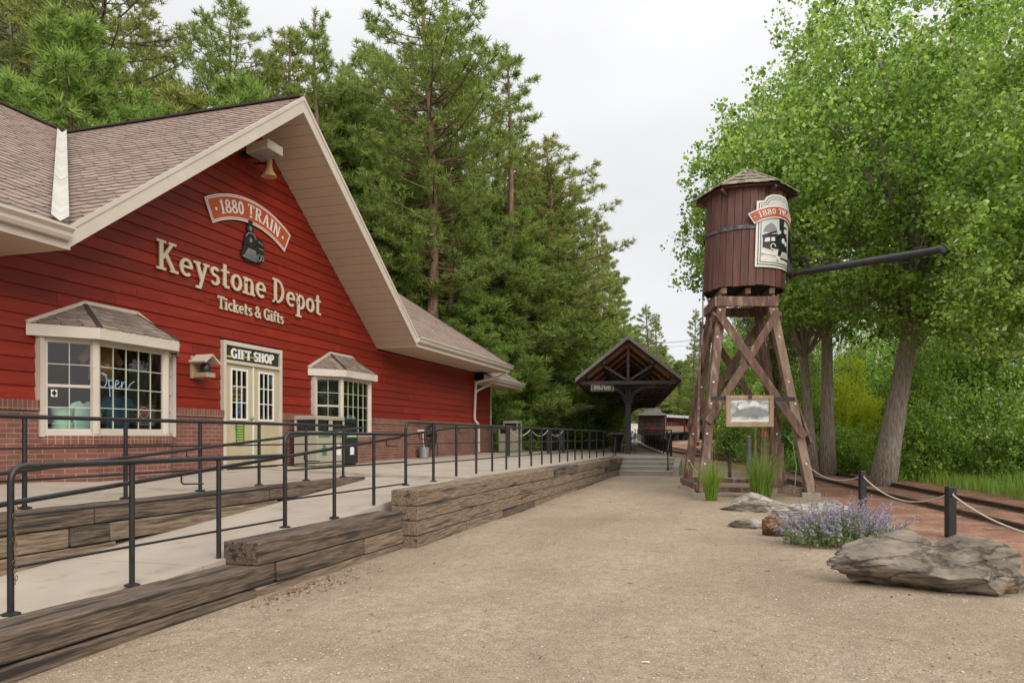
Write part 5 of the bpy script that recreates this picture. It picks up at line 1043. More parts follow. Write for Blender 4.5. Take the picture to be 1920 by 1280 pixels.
# painted panel on the tank
t = thing('tank_sign', 'white locomotive picture sign with red banner curved round the water tank', 'sign', tank_pt(R(33), 7.0, RK))
def tfn(u, v, e): return tank_pt(R(32) + u / RK, 6.87 + v, RK + .03 + e)
def strip(b, outline_l, outline_r, e):      # ruled sheet between left and right outlines so that it follows the curve
    n = 12
    for (l0, l1), (r0, r1) in zip(zip(outline_l[:-1], outline_l[1:]), zip(outline_r[:-1], outline_r[1:])):
        for k in range(n):
            q = [(l0[0] + (r0[0] - l0[0]) * k / n, l0[1]), (l0[0] + (r0[0] - l0[0]) * (k + 1) / n, l0[1]), (l1[0] + (r1[0] - l1[0]) * (k + 1) / n, l1[1]), (l1[0] + (r1[0] - l1[0]) * k / n, l1[1])]; b.add([tfn(u, v, e) for u, v in q], [(0, 1, 2, 3)])
def sheet(w, h, e, b):
    L = [(-w, -h), (-w, h * .80), (-w * .72, h * .82), (-w * .62, h * .93), (-w * .40, h), (-w * .1, h * 1.02)]; strip(b, L, [(-u, v) for u, v in L], e)
bw, bb, bw2, bg_ = MB(), MB(), MB(), MB(); sheet(.64, .92, .0, bw); sheet(.585, .865, .004, bb); sheet(.565, .845, .007, bw2); sheet(.53, .81, .010, bb); sheet(.515, .795, .013, bg_)
bw.build('panel', M['white'], t); bb.build('border', M['black'], t); bw2.build('inner_panel', M['white'], t); bg_.build('picture_ground', mat('picture_grey', (.62, .62, .62), (.52, .53, .54), scale=2, rough=.5), t)
b = MB(); strip(b, [(-.47, -.04), (-.40, .11), (-.28, .20)], [(-.04, -.04), (-.10, .11), (-.22, .20)], .0165); b.build('mountain', M['grey'], t)
b = MB(); strip(b, [(-.5, -.78), (-.5, -.44)], [(.5, -.78), (.5, -.58)], .0168); b.build('snow_ground', M['white'], t)
K, Wt, Gy = MB(), MB(), MB()
for i, q in enumerate([[(.02, .05), (.16, .05), (.18, .34), (.26, .48), (.20, .58), (-.02, .58), (-.08, .48), (0, .34)], [(.08, -.06), (.30, -.06), (.32, .12), (.22, .16), (.10, .12)], [(-.10, -.38), (-.08, -.10), (.10, -.02), (.30, -.06), (.38, -.24), (.34, -.42), (.1, -.5)], [(-.46, -.42), (-.46, -.14), (-.3, -.10), (-.06, -.06), (-.04, -.44), (-.3, -.46)], [(-.04, -.66), (.0, -.44), (.36, -.40), (.46, -.62), (.44, -.70), (.1, -.68)], [(-.48, -.16), (-.1, -.02), (-.1, .02), (-.48, -.12)]]): ring_poly(K, q, tfn, .034 + .0015 * i)
for cx, cy, rx, ry in ((.09, .51, .055, .03), (.22, .03, .055, .06), (.14, -.22, .06, .07), (.26, -.28, .05, .06), (-.02, -.68, .05, .06)): ring_poly(Wt, [(cx + rx * math.cos(k * .6), cy + ry * math.sin(k * .6)) for k in range(11)], tfn, .050)
for k in range(8): put(Wt, stroke_polys([('b', .06 + .05 * k, -.66, .12 + .03 * k, -.50, .014)]), tfn, .050)
put(Wt, [[(-.44, -.30), (-.30, -.28), (-.30, -.18), (-.42, -.2)], [(-.26, -.27), (-.16, -.26), (-.16, -.16), (-.26, -.17)]] + stroke_polys([('a', -.2, -.4, .07, .07, 0, 300, .02), ('b', -.5, -.58, -.08, -.62, .02)]), tfn, .050)
K.build('locomotive', M['black'], t); Wt.build('locomotive_detail', M['white'], t)
B1, B3, b = MB(), MB(), MB()
def bfn(u, v, e): return tfn(u, v + .62 - 1.62, .046 + e)
banner([(B1, 0, .0)], bfn, 1.34, 1.64, R(31)); banner([(B3, .028, .004)], bfn, 1.34, 1.64, R(31)); arc_text(b, '1880 TRAIN', bfn, 1.425, .145, .13, .07, R(24), .010, .9); ring_poly(b, [(1.49 * math.sin(R(-27.3)) + .016 * math.cos(k * .7), 1.49 * math.cos(R(27.3)) + .016 * math.sin(k * .7)) for k in range(9)], bfn, .010)
B1.build('banner_border', M['white'], t); B3.build('banner', M['rust_red'], t); b.build('lettering', M['white'], t)
# framed photograph hung between the front legs
FY = 18.25; t = thing('framed_photograph', 'wood framed black and white photograph hung between the front tower legs', 'framed picture', cw(5.9, FY, 1.95))
def fp(x, y, Y=FY): return at(x, y, Y)
def fr(x0, y0, x1, y1, d0, d1, b): 
    A_ = [fp(x0, y0), fp(x1, y0), fp(x1, y1), fp(x0, y1)]; b.add([p + FWD * d0 for p in A_] + [p + FWD * d1 for p in A_], [(0, 1, 2, 3), (4, 5, 6, 7), (0, 1, 5, 4), (1, 2, 6, 5), (2, 3, 7, 6), (3, 0, 4, 7)])
for q in ((1361, 741, 1450, 748.5), (1361, 791, 1450, 800), (1361, 748.6, 1369, 790.9), (1442, 748.6, 1450, 790.9)): b = MB(); fr(*q, -.04, .02, b); b.build('frame_bar', M['tan_wood'], t, bevel=.006)
b = MB(); fr(1369, 748.6, 1442, 790.9, -.012, .015, b); pm = mat('old_photograph', (.62, .64, .65), (.16, .17, .18), scale=4.5, stretch=(1, 1, 1.6), rough=.3, lo=.38, hi=.62); b.build('print', pm, t)
bk, bl = MB(), MB(); P_ = lambda x, y: fp(x, y) - FWD * .014
for q in ([(1372, 778), (1384, 768), (1400, 766), (1412, 762), (1426, 766), (1441, 772), (1441, 780), (1372, 781)], [(1378, 772), (1384, 752), (1388, 770)]): bk.add([P_(*p) for p in q], [tuple(range(len(q)))])
for q in ([(1402, 762), (1410, 751), (1420, 753), (1426, 763), (1414, 760)], [(1382, 762), (1388, 757), (1392, 764), (1386, 768)], [(1372, 787), (1441, 786), (1441, 790), (1372, 790)]): bl.add([P_(x, y) - FWD * .001 for x, y in q], [tuple(range(len(q)))])
rr = random.Random(6)
for x in range(1373, 1440, 3):
    if rr.random() < .8: h = rr.uniform(1.2, 3.2); bl.add([P_(x, 785) - FWD * .002, P_(x + 1.6, 785) - FWD * .002, P_(x + 1.6, 785 - h) - FWD * .002, P_(x, 785 - h) - FWD * .002], [(0, 1, 2, 3)])
bk.build('dark_shapes', M['grey'], t); bl.build('light_shapes', M['white'], t)
b = MB(); fr(1402, 741.5, 1409, 747.5, -.05, -.041, b); fr(1334, 743, 1361, 750, .03, .05, b); fr(1450, 744, 1492, 752, .03, .05, b); b.build('bracket', M['steel'], t)
# small red arrow sign and grey post beyond the tower
p = gat(1436, 26); t = thing('arrow_sign', 'small red arrow shaped sign on a thin stake beyond the tower', 'sign', p); b = MB(); b.beam(p, at(1436, 800, 26), .03, .03, up=FWD); b.build('stake', M['galv'], t)
b = MB(); b.prism([at(1424, 813, 25.95), at(1433, 806, 25.95), at(1442, 806, 25.95), at(1438, 813.5, 25.95), at(1442, 821, 25.95), at(1433, 820, 25.95)], FWD * .01); b.build('arrow', M['red'], t)
b = MB(); put(b, stroke_polys([('a', .0, .03, .035, .03, -100, 150, .018), ('a', 0, -.04, .04, .04, -150, 100, .018)]), lambda u, v, e: at(1434, 813.5, 25.94) + RGT * u + Vector((0, 0, v)) - FWD * e, .006); b.build('numeral', M['white'], t)
p = gat(1405, 30); b = MB(); b.cyl(p, .11, 1.35, 12); b.lathe(p + Vector((0, 0, 1.35)), [(.12, 0), (.12, .05), (.02, .08)], 12); tag(b.build('marker_post', M['galv'], loc=p, smooth='auto'), 'plain grey metal post in the grass behind the framed photograph', 'post')
# ---------------------------------------------------------------- bollards and ropes
def bollard(x, Y, ytop, label, w=.12):
    p = gat(x, Y); top = at(x, ytop, Y); t = thing('bollard', label, 'post', p, 'black timber bollards by the track'); b = MB(); b.beam(p, Vector((p.x, p.y, top.z)), w, w, up=FWD); b.build('post', M['steel'], t, bevel=.01)
    b = MB(); b.tube([Vector((p.x, p.y, top.z - .12)) - FWD * (w / 2) + Vector((.03 * math.cos(k), .0, .03 * math.sin(k))) - FWD * .01 for k in range(8)], .006, 5); b.build('rope_eye', M['galv'], t); return Vector((p.x, p.y, top.z - .10))
b1 = bollard(1617, 15.1, 882, 'black bollard behind the purple flowers, rope on both sides'); b2 = bollard(1782, 11.6, 912, 'black bollard directly behind the large brown boulder', .125); b3 = bollard(1368, 25, 850, 'short black bollard seen between the tower legs', .1); b4 = bollard(1337, 25.5, 847, 'thin dark post left of the two grass clumps', .07)
def rope(p, q, sag, label, r=.016, n=16):
    pts = [p.lerp(q, k / n) - Vector((0, 0, sag * 4 * (k / n) * (1 - k / n))) for k in range(n + 1)]; b = MB(); b.tube(pts, r, 6); tag(b.build('rope', M['rope'], loc=pts[0], smooth='auto'), label, 'rope')
rope(on_leg('fr', .98) - FWD * .12, b1, .22, 'pale rope from the right tower leg to the first bollard', .011); rope(b1, b2, .30, 'pale rope sagging between the two nearest bollards', .012); rope(b2, b2 + (b2 - b1) * 1.15 + Vector((0, 0, -.04)), .30, 'pale rope running out of the right edge past the boulder', .012)
e_ = b2 + (b2 - b1) * 1.15; p = Vector((e_.x, e_.y, 0)); p.z = gz(p); t = thing('bollard', 'black bollard at the near end of the last pale rope, past the boulder', 'post', p, 'black timber bollards by the track'); b = MB(); b.beam(p, Vector((p.x, p.y, e_.z + .07)), .12, .12, up=FWD); b.build('post', M['steel'], t, bevel=.01)
rope(on_leg('bl', 1.0), on_leg('fl', .8), .15, 'thin pale rope slung between the two left tower legs', .009); rope(on_leg('fl', .8), on_leg('br', .75), .22, 'thin pale rope slung across behind the grass clumps', .009); rope(on_leg('br', .75), on_leg('fr', .98), .12, 'thin pale rope between the two right tower legs', .009)
# ---------------------------------------------------------------- boulders
def boulder(name, label, m, c, dims, yaw, seed, planes=16, strata=.05, tilt=(0, 0), prof=None, sub=5, sink=.08):
    bm = bmesh.new(); bmesh.ops.create_icosphere(bm, subdivisions=sub, radius=1); r = random.Random(seed); pl = []
    for k in range(planes):
        n = Vector((r.uniform(-1, 1), r.uniform(-1, 1), r.uniform(-.6, .9))).normalized(); pl.append((n, r.uniform(.50, .84)))
    off = Vector((seed * 3.7, seed * 1.3, 0)); M3 = Matrix.Rotation(R(tilt[0]), 3, 'X') @ Matrix.Rotation(R(tilt[1]), 3, 'Y')
    for v in bm.verts:
        p = v.co.copy() * 1.05
        for n, d in pl:
            e = p.dot(n) - d
            if e > 0: p -= n * e * .94
        q = M3 @ p
        lay = math.floor(q.z * 7 + mnoise.noise(q * 1.5 + off) * 1.4); f = q.z * 7 + mnoise.noise(q * 1.5 + off) * 1.4 - lay
        p *= 1 + strata * (mnoise.noise(Vector((lay * 5.3, 0, seed))) + (.5 - f) * .6); rg = 1 - abs(mnoise.noise(q * 2.1 + off * 2)) * 2; p += p.normalized() * (.16 * mnoise.noise(q * 1.6 + off) + .06 * rg + .05 * mnoise.noise(q * 4.5 + off) + .022 * mnoise.noise(q * 11 + off))
        s_ = prof(p.x) if prof else (1, 0); v.co = Vector((p.x * dims[0], p.y * dims[1] * (s_[2] if len(s_) > 2 else 1), (p.z * s_[0] + s_[1]) * dims[2]))
    me = bpy.data.meshes.new(name); bm.to_mesh(me); bm.free(); zmin = min(v.co.z for v in me.vertices)
    for v in me.vertices: v.co.z -= zmin + sink
    o = link(name, me, M[m], None, Vector((c.x, c.y, gz(c))), smooth='auto'); me.set_sharp_from_angle(angle=R(24)); o.rotation_euler.z = yaw; return tag(o, label, 'boulder')
def big_prof(x):
    h = np.interp(x, [-1, -.8, -.45, -.15, 0, .15, .45, .8, 1], [.5, .66, .74, .78, .74, .93, 1.0, .95, .75]); return (float(h), float(h) * .9, float(np.interp(x, [-1, -.3, .1, 1], [.55, .8, .95, 1])))
YAW = math.atan2(RGT.y, RGT.x)
boulder('boulder', 'large brown layered boulder lying at the right edge of the gravel', 'rock', cw(4.50, 7.92), (1.31, .62, .47), YAW - R(15), 5, 26, .055, (8, 14), big_prof, 6, .15)
boulder('boulder', 'flat grey boulder in front of the grass clumps beneath the tower', 'rock_pale', cw(4.95, 15.3), (.66, .42, .24), YAW - R(8), 9, 14, .06, (5, -10))
boulder('boulder', 'pale layered boulder behind the purple flowering plant', 'rock_pale', cw(5.1, 12.9), (.80, .42, .27), YAW - R(10), 12, 14, .10, (4, 12)); boulder('boulder', 'rusty brown rock at the left end of the purple flowers', 'rock_brown', cw(4.2, 11.95), (.30, .24, .22), YAW, 22, 30, .09, (20, 30))
boulder('stone_slab', 'low flat stone slab lying left of the rusty brown rock', 'rock_pale', cw(4.05, 12.9), (.36, .26, .11), YAW, 19, 10, .05)
# ---------------------------------------------------------------- platform shelter
SA = R(8.9); SU = cw(math.sin(SA), math.cos(SA)); SV = cw(math.cos(SA), -math.sin(SA)); S0 = cw(4.9, 31.5)
def sp_(a, r, z): return S0 + SU * a + SV * r + Vector((0, 0, z))
shel = thing('platform_shelter', 'long black timber platform shelter with gabled roof on central posts', 'shelter', (S0.x, S0.y, .93))
HWD, ZE, ZR, LEN = 2.02, 4.05, 5.70, 26.0; F0 = -1.8
b = MB()
for s_ in (-1, 1):
    q = [sp_(F0, 0, ZR), sp_(F0, s_ * HWD, ZE), sp_(F0, s_ * HWD, ZE - .06), sp_(F0, 0, ZR - .06)]; b.prism(q, SU * LEN)
roof2 = b.build('roof_deck', M['shelter_deck'], shel); b = MB()
for s_ in (-1, 1):
    b.prism([sp_(F0 - .03, 0, ZR + .035), sp_(F0 - .03, s_ * (HWD + .06), ZE - .012), sp_(F0 - .03, s_ * (HWD + .06), ZE - .045), sp_(F0 - .03, 0, ZR + .002)], SU * (LEN + .06))
    q = [sp_(F0 - .06, 0, ZR + .04), sp_(F0 - .06, s_ * (HWD + .08), ZE - .02), sp_(F0 - .06, s_ * (HWD + .08), ZE - .17), sp_(F0 - .06, 0, ZR - .13)]; b.prism(q, SU * .028)
    b.prism([sp_(F0, s_ * (HWD + .062), ZE - .02), sp_(F0, s_ * (HWD + .09), ZE - .02), sp_(F0, s_ * (HWD + .09), ZE - .17), sp_(F0, s_ * (HWD + .062), ZE - .17)], SU * LEN)
b.build('metal_roof', M['metal_roof'], roof2)
SB = M['shelter_black']
for i in range(10):
    a = F0 + .35 + i * 2.75; tr = MB()
    for s_ in (-1, 1):
        tr.beam(sp_(a, 0, ZR - .16), sp_(a, s_ * (HWD - .02), ZE - .15), .09, .13); tr.beam(sp_(a, s_ * .08, 3.98), sp_(a, s_ * 1.08, 4.62), .08, .09)
    tr.beam(sp_(a, -HWD + .12, 3.86), sp_(a, HWD - .12, 3.86), .12, .14); tr.beam(sp_(a, 0, 3.95), sp_(a, 0, ZR - .2), .10, .10, up=SU); tr.build('truss', M['shelter_brown'], shel)
for s_ in (-1, 1):
    b = MB(); b.beam(sp_(F0 + .1, s_ * (HWD - .25), 4.10), sp_(F0 + LEN - .1, s_ * (HWD - .25), 4.10), .10, .16); b.build('plate_beam', SB, shel)
    b = MB(); b.beam(sp_(F0 + .1, s_ * .95, 4.66), sp_(F0 + LEN - .1, s_ * .95, 4.66), .10, .14); b.build('purlin', SB, shel)
for i in range(5):
    a = i * 5.5; z0 = pz(31 + a) - .02; b = MB(); b.beam(sp_(a, 0, z0), sp_(a, 0, 3.86), .24, .24, up=SU); b.beam(sp_(a, 0, 3.10), sp_(a, 0, 3.22), .36, .36, up=SU, w2=.28, h2=.28); b.beam(sp_(a, 0, z0), sp_(a, 0, z0 + .05), .34, .34, up=SU); pst = b.build('post', SB, shel, bevel=.01)
    for dr in (SV, -SV, SU, -SU):
        b = MB(); pts = [sp_(a, 0, 3.20) + dr * .12 + dr * (.98 * (1 - math.cos(t * math.pi / 2))) * 1.0 + Vector((0, 0, .62 * math.sin(t * math.pi / 2))) for t in [k / 8 for k in range(9)]]
        for p, q in zip(pts[:-1], pts[1:]): b.beam(p, q, .08, .13)
        b.build('curved_bracket', SB, pst)
b = MB(); b.beam(sp_(-1.4, 0, 3.90), sp_(LEN - 2.2, 0, 3.90), .16, .20); b.build('spine_beam', SB, shel)
def board_sign(label, x0, y0, x1, y1, Y, lines, cat='sign', hang=True):
    t = thing('hanging_sign', label, cat, at((x0 + x1) / 2, y1, Y)); b = MB(); A_ = [at(x0, y0, Y), at(x1, y0, Y), at(x1, y1, Y), at(x0, y1, Y)]; b.prism(A_, FWD * .05); b.build('board', M['green_sign'], t)
    c = [p.lerp(sum(A_, Vector()) / 4, .12) - FWD * .004 for p in A_]; b = MB(); b.prism(c, FWD * .003); b.build('inner_panel', mat('sign_dark', (.035, .045, .03)), t)
    H_ = A_[0].z - A_[3].z; Wd = (A_[1] - A_[0]).length; b = MB()
    for k, s_ in enumerate(lines):
        p, L = text_polys(s_, 1, .2, .12); kx = Wd * .76 / L; hh = H_ * .60 / len(lines); zb = A_[0].z - H_ * (.18 + .66 * (k + 1) / len(lines)) + H_ * .06
        put(b, [[(u * kx, v * hh) for u, v in q] for q in p], lambda u, v, e: A_[0] + RGT * (Wd * .12 + u) + Vector((0, 0, zb - A_[0].z + v)) - FWD * (.005 + e), .004)
    if lines: b.build('lettering', M['cream'], t)
    else:
        b.prism([p.lerp(sum(A_, Vector()) / 4, .35) - FWD * .008 for p in A_], FWD * .003); b.build('plate', M['green_sign'], t)
    if hang:
        b = MB()
        for f in (.2, .8): p = A_[0].lerp(A_[1], f) + FWD * .02; b.beam(p, p + Vector((0, 0, .12)), .02, .02, up=FWD)
        b.build('hanger', M['steel'], t)
board_sign('sage green sign reading 1880 TRAIN BOARD HERE under the shelter beam', 1108, 721, 1151, 733, 30.2, ['1880 TRAIN', 'BOARD HERE'])
board_sign('small green sign far left below the shelter eave, mostly lost in leaves', 1092, 758, 1116, 765, 36, [])
b = MB(); p = at(1104, 758, 36); b.beam(p + FWD * .03, Vector((p.x, p.y, .95)) + FWD * .03, .04, .04, up=FWD); tag(b.build('sign_post', M['steel'], loc=(p.x, p.y, .95)), 'thin dark post carrying the small green sign by the bushes', 'post')
# ---------------------------------------------------------------- platform furniture
def chair(p, yaw, label):
    t = thing('metal_chair', label, 'chair', (0, 0, 0)); b = MB(); n = 14; b.add([(.21 * math.cos(2 * math.pi * k / n), .21 * math.sin(2 * math.pi * k / n), z) for z in (.44, .465) for k in range(n)], [tuple(range(n)), tuple(range(n, 2 * n))] + [(k, (k + 1) % n, n + (k + 1) % n, n + k) for k in range(n)]); b.build('seat', M['steel'], t)
    for sx in (-1, 1):
        for sy in (-1, 1): b = MB(); b.tube([(sx * .15, sy * .15, .44), (sx * .2, sy * .2, 0)], .013, 6); b.build('leg', M['steel'], t)
    b = MB(); b.tube([(-.2, -.14, .44), (-.21, -.2, .75), (-.12, -.23, .90), (0, -.24, .93), (.12, -.23, .90), (.21, -.2, .75), (.2, -.14, .44)], .014, 6); b.tube([(-.08, -.18, .46), (-.09, -.23, .89)], .009, 5); b.tube([(.08, -.18, .46), (.09, -.23, .89)], .009, 5); b.tube([(-.21, -.18, .64), (-.27, .05, .66), (-.2, .16, .45)], .012, 6); b.tube([(.21, -.18, .64), (.27, .05, .66), (.2, .16, .45)], .012, 6); b.build('backrest', M['steel'], t)
    t.location = p; t.rotation_euler.z = yaw; return t
c1 = cw(5.2, 33.2, pz(33)); chair(c1, YAW + 2.2, 'black metal armchair right behind the front shelter post'); chair(cw(5.35, 34.6, pz(34.6)), YAW + 1.4, 'second black metal armchair farther behind the shelter post'); p = cw(4.72, 33.6, pz(33.6))
t = thing('round_table', 'round pale topped table with dark pedestal left of the shelter post', 'table', p); b = MB(); b.lathe(p + Vector((0, 0, .84)), [(.40, 0), (.42, .02), (.42, .05)], 20); b.build('table_top', M['bin'], t); b = MB(); b.lathe(p, [(.26, 0), (.24, .04), (.16, .15), (.20, .5), (.34, .83)], 16); b.build('pedestal', M['steel'], t)
wz = 1.25; t = thing('concrete_wall', 'pale concrete loading wall beyond the shelter post', 'wall', cw(9.5, 74, wz)); b = MB(); q = [at(1140, 840, 70), at(1196, 836, 74)]; z1 = at(0, 796, 72).z
for p in q: p.z = .9
e = FWD * 2.0; b.add([q[0], q[1], q[1] + e, q[0] + e] + [Vector((p.x, p.y, z1)) for p in (q[0], q[1], q[1] + e, q[0] + e)], [(0, 1, 2, 3), (4, 5, 6, 7), (0, 1, 5, 4), (1, 2, 6, 5), (2, 3, 7, 6), (3, 0, 4, 7)]); b.build('wall', M['white'], t); b = MB(); tp = [Vector((p.x, p.y, z1 + .004)) - FWD * .06 for p in q]; b.prism([tp[0], tp[1], tp[1] + e * 1.06, tp[0] + e * 1.06], (0, 0, .12)); b.build('coping', M['nosing'], t)
def bin_at(x, Y, z, *a, **k): p = at(x, 820, Y); return rec_bin(p.x, p.y, z, *a, **k)
bin_at(1168, 58, pz(58), 'distant black bin with white stickers in front of the concrete wall', 'steel', 1.5, .9, .9); bin_at(1139, 50, pz(50) , 'distant black bin left of the concrete wall', 'steel', 1.25, .7, .7)
bin_at(961, 30.5, 1.07, 'greenish grey litter bin just beyond the depot corner', 'bin', 1.25, .62, .62, lab=False); bin_at(948, 30.2, 1.07, 'narrow grey cabinet against the depot corner beside the litter bin', 'bin', 1.05, .3, .5, lab=False)
bin_at(1034, 36, 1.07, 'black bin with white stickers between the chain posts', 'steel', 1.15, .7, .6); bin_at(1046, 38, 1.07, 'grey utility cabinet right of the black bin among the chain posts', 'galv', 1.2, .5, .5, lab=False)
t = thing('timber_bench_wall', 'low brown timber wall along the back of the platform', 'wall', at(1000, 830, 40))
for k, (z0, z1) in enumerate(((1.05, 1.36), (1.365, 1.62))):
    b = MB(); p, q = at(968, 820, 40.5), at(1075, 820, 42.5); b.beam(Vector((p.x, p.y, (z0 + z1) / 2)), Vector((q.x, q.y, (z0 + z1) / 2)), .3, z1 - z0); b.build('timber', M['tie_dark'], t, bevel=.02)
pp = []
for x, lb in ((953, 'dark chain post nearest the depot corner on the platform'), (995, 'second dark chain post from the depot corner'), (1028, 'third dark chain post from the depot corner, left of the black bin'), (1056, 'fourth dark chain post, farthest from the depot on the platform')):
    Y = 26.5 + (x - 953) * .055; p = at(x, 820, Y); p.z = .97; t = thing('chain_post', lb, 'post', p, 'chain posts on the platform'); b = MB(); b.beam(p, p + Vector((0, 0, 1.06)), .13, .13, up=FWD); b.build('post', M['steel'], t, bevel=.01); b = MB(); b.beam(p + Vector((0, 0, .001)), p + Vector((0, 0, .02)), .3, .3, up=FWD); b.build('base_plate', M['steel'], t); pp.append(p + Vector((0, 0, 1.0)))
for k, lb in enumerate(('white rope from the post nearest the depot to the second chain post', 'white rope between the second and third chain posts', 'white rope between the third and the farthest chain post')): rope(pp[k], pp[k + 1], .26, lb, .018)
# ---------------------------------------------------------------- train
def train_car(label, kind, L, Wd=2.75, H=1.85):
    """local x runs forward from the rear end; z=0 at rail top"""
    t = thing('train_car', label, 'train car', (0, 0, 0), 'cars of the parked train'); fl = 1.1; h = Wd / 2; red, tan = M['train_red'], M['train_tan']
    b = MB(); b.box(0 if kind != 'obs' else -.9, -h, fl - .22, L, h, fl); b.build('underframe', M['black'], t)
    for x in (2.0, L - 2.0):
        b = MB(); b.box(x - 1.3, -.95, .35, x + 1.3, .95, .75)
        for dx in (-.8, .8):
            for s_ in (-1, 1): b.cyl((x + dx, s_ * .70, .42), .42, .12, 16, axis=(0, s_, 0))
        b.build('truck', M['black'], t)
    wb, tb, nW = MB(), MB(), int((L - 1.2) / 1.25)
    if kind == 'open':
        for s_ in (-1, 1):
            tb.box(0, s_ * h - .05, fl + .001, L, s_ * h + .05, fl + .78)
            for k in range(nW + 1): x = .06 + (L - .12) * k / nW; pb = MB(); pb.box(x - .07, s_ * h - .055, fl + .78, x + .07, s_ * h + .055, fl + H - .01); pb.build('post', red, t)
        wb.box(0, -h, fl, .06, h, fl + H); w2_ = MB(); w2_.box(L - .06, -h, fl, L, h, fl + H); w2_.build('end_wall', red, t); side = tb.build('side_panel', M['train_tan'] if 'tan' in label else M['train_coral'], t); wb.build('end_wall', red, t)
        b = MB()
        for k in range(nW): x = .7 + (L - 1.4) * k / nW; b.box(x - .2, -h + .2, fl + .4, x + .2, h - .2, fl + 1.25)
        b.build('bench_seats', M['train_coral'], t)
    else:
        bb = MB(); bb.box(0, -h, fl, .08, -.95, fl + H); bb.box(0, .95, fl, .08, h, fl + H); bb.box(0, -.95, fl + 1.62, .08, .95, fl + H); bb.box(0, -.95, fl, .08, -.42, fl + 1.62); bb.box(0, .42, fl, .08, .95, fl + 1.62)
        bb.build('end_wall', red, t); bb = MB(); bb.box(L - .08, -h, fl, L, h, fl + H); bb.build('end_wall', red, t)
        for s_ in (-1, 1):
            b = MB(); b.box(.081, s_ * h - .05, fl, L - .081, s_ * h + .05, fl + .75); b.box(.081, s_ * h - .05, fl + 1.45, L - .081, s_ * h + .05, fl + H)
            for k in range(nW + 1): x = .35 + (L - .7) * k / nW; b.box(x - .18, s_ * h - .05, fl + .75, x + .18, s_ * h + .05, fl + 1.45)
            sw = b.build('side_wall', tan, t)
            for k in range(nW): x = .35 + (L - .7) * (k + .5) / nW; w_ = (L - .7) / nW / 2 - .18; b = MB(); b.box(x - w_, s_ * h - .02, fl + .75, x + w_, s_ * h + .02, fl + 1.45); b.build('window', M['glass'], sw)
        b = MB(); b.box(.02, -.40, fl, .06, .40, fl + 1.61); d = b.build('door', mat('train_door_red', (.16, .028, .022), rough=.4), t); b = MB(); b.box(-.004, -.25, fl + .85, .019, .25, fl + 1.45); b.build('window', M['black'], d)
        for s_ in (-1, 1): b = MB(); b.box(-.012, s_ * .72 - .22 + (.0), fl + .7, .001, s_ * .72 + .22, fl + 1.4); b.build('window', M['black'], t)
        b = MB()
        for y in (-1.3, 1.3): b.tube([(-.85, y, fl), (-.85, y, fl + H - .1)], .035, 6)
        for z in (.5, .95): b.tube([(-.85, -1.3, fl + z), (-.85, 1.3, fl + z)], .025, 6)
        for k in range(14): y = -1.3 + 2.6 * k / 13; b.tube([(-.85, y, fl), (-.85, y, fl + .95)], .014, 5)
        b.build('porch_rail', M['steel'], t)
    x0 = -1.0 if kind == 'obs' else -.1; arc = [(h + .15) * math.cos(math.pi * k / 12) for k in range(13)], [.42 * math.sin(math.pi * k / 12) for k in range(13)]
    b = MB(); b.prism([(x0, y, fl + H + z) for y, z in zip(*arc)], (L + .1 - x0, 0, 0)); rf_ = b.build('roof', M['train_roof'] if kind == 'obs' else M['train_roof_pale'], t, smooth='auto')
    if kind == 'obs':
        b = MB(); b.prism([(.2, -.85, fl + H + .25), (.2, .85, fl + H + .25), (.2, .85, fl + H + .62), (.2, .55, fl + H + .74), (.2, -.55, fl + H + .74), (.2, -.85, fl + H + .62)], (L - .5, 0, 0)); c = b.build('clerestory', M['train_roof'], rf_)
    else:
        b = MB(); n = 14
        for k in range(n): x = L * (k + .5) / n; b.tube([(x, -h - .1, fl + H + .06), (x, 0, fl + H + .46), (x, h + .1, fl + H + .06)], .03, 5)
        b.build('roof_ribs', M['train_roof_pale'], rf_)
    return t
def along(line, s):
    L = 0
    for a, c in zip(line[:-1], line[1:]):
        l = (c - a).length
        if L + l >= s: p = a.lerp(c, (s - L) / l); d = (c - a).normalized(); return p, d
        L += l
    return line[-1], (line[-1] - line[-2]).normalized()
def arc_at_Y(line, Y):
    L = 0
    for a, c in zip(line[:-1], line[1:]):
        if c.y >= Y: return L + (c - a).length * (Y - a.y) / (c.y - a.y)
        L += (c - a).length
s = arc_at_Y(TRACK_A, 78)
for lb, kd, L in (('rear train car, maroon end porch and grey clerestory roof, beside the platform', 'obs', 13), ('tan panelled open train car coupled behind the rear car', 'open', 12), ('coral panelled open train car, third from the rear', 'open', 12), ('farthest visible train car, pale roof behind the tower legs', 'open', 12)):
    p0, d0 = along(TRACK_A, s); p1, d1 = along(TRACK_A, s + L); c = train_car(lb, kd, L); a, e = cw(p0.x, p0.y), cw(p1.x, p1.y); a.z, e.z = gz(a) + .14, gz(e) + .14
    c.location = a; dv = e - a; c.rotation_euler = (0, -math.atan2(dv.z, dv.xy.length), math.atan2(dv.y, dv.x)); s += L + 1.0
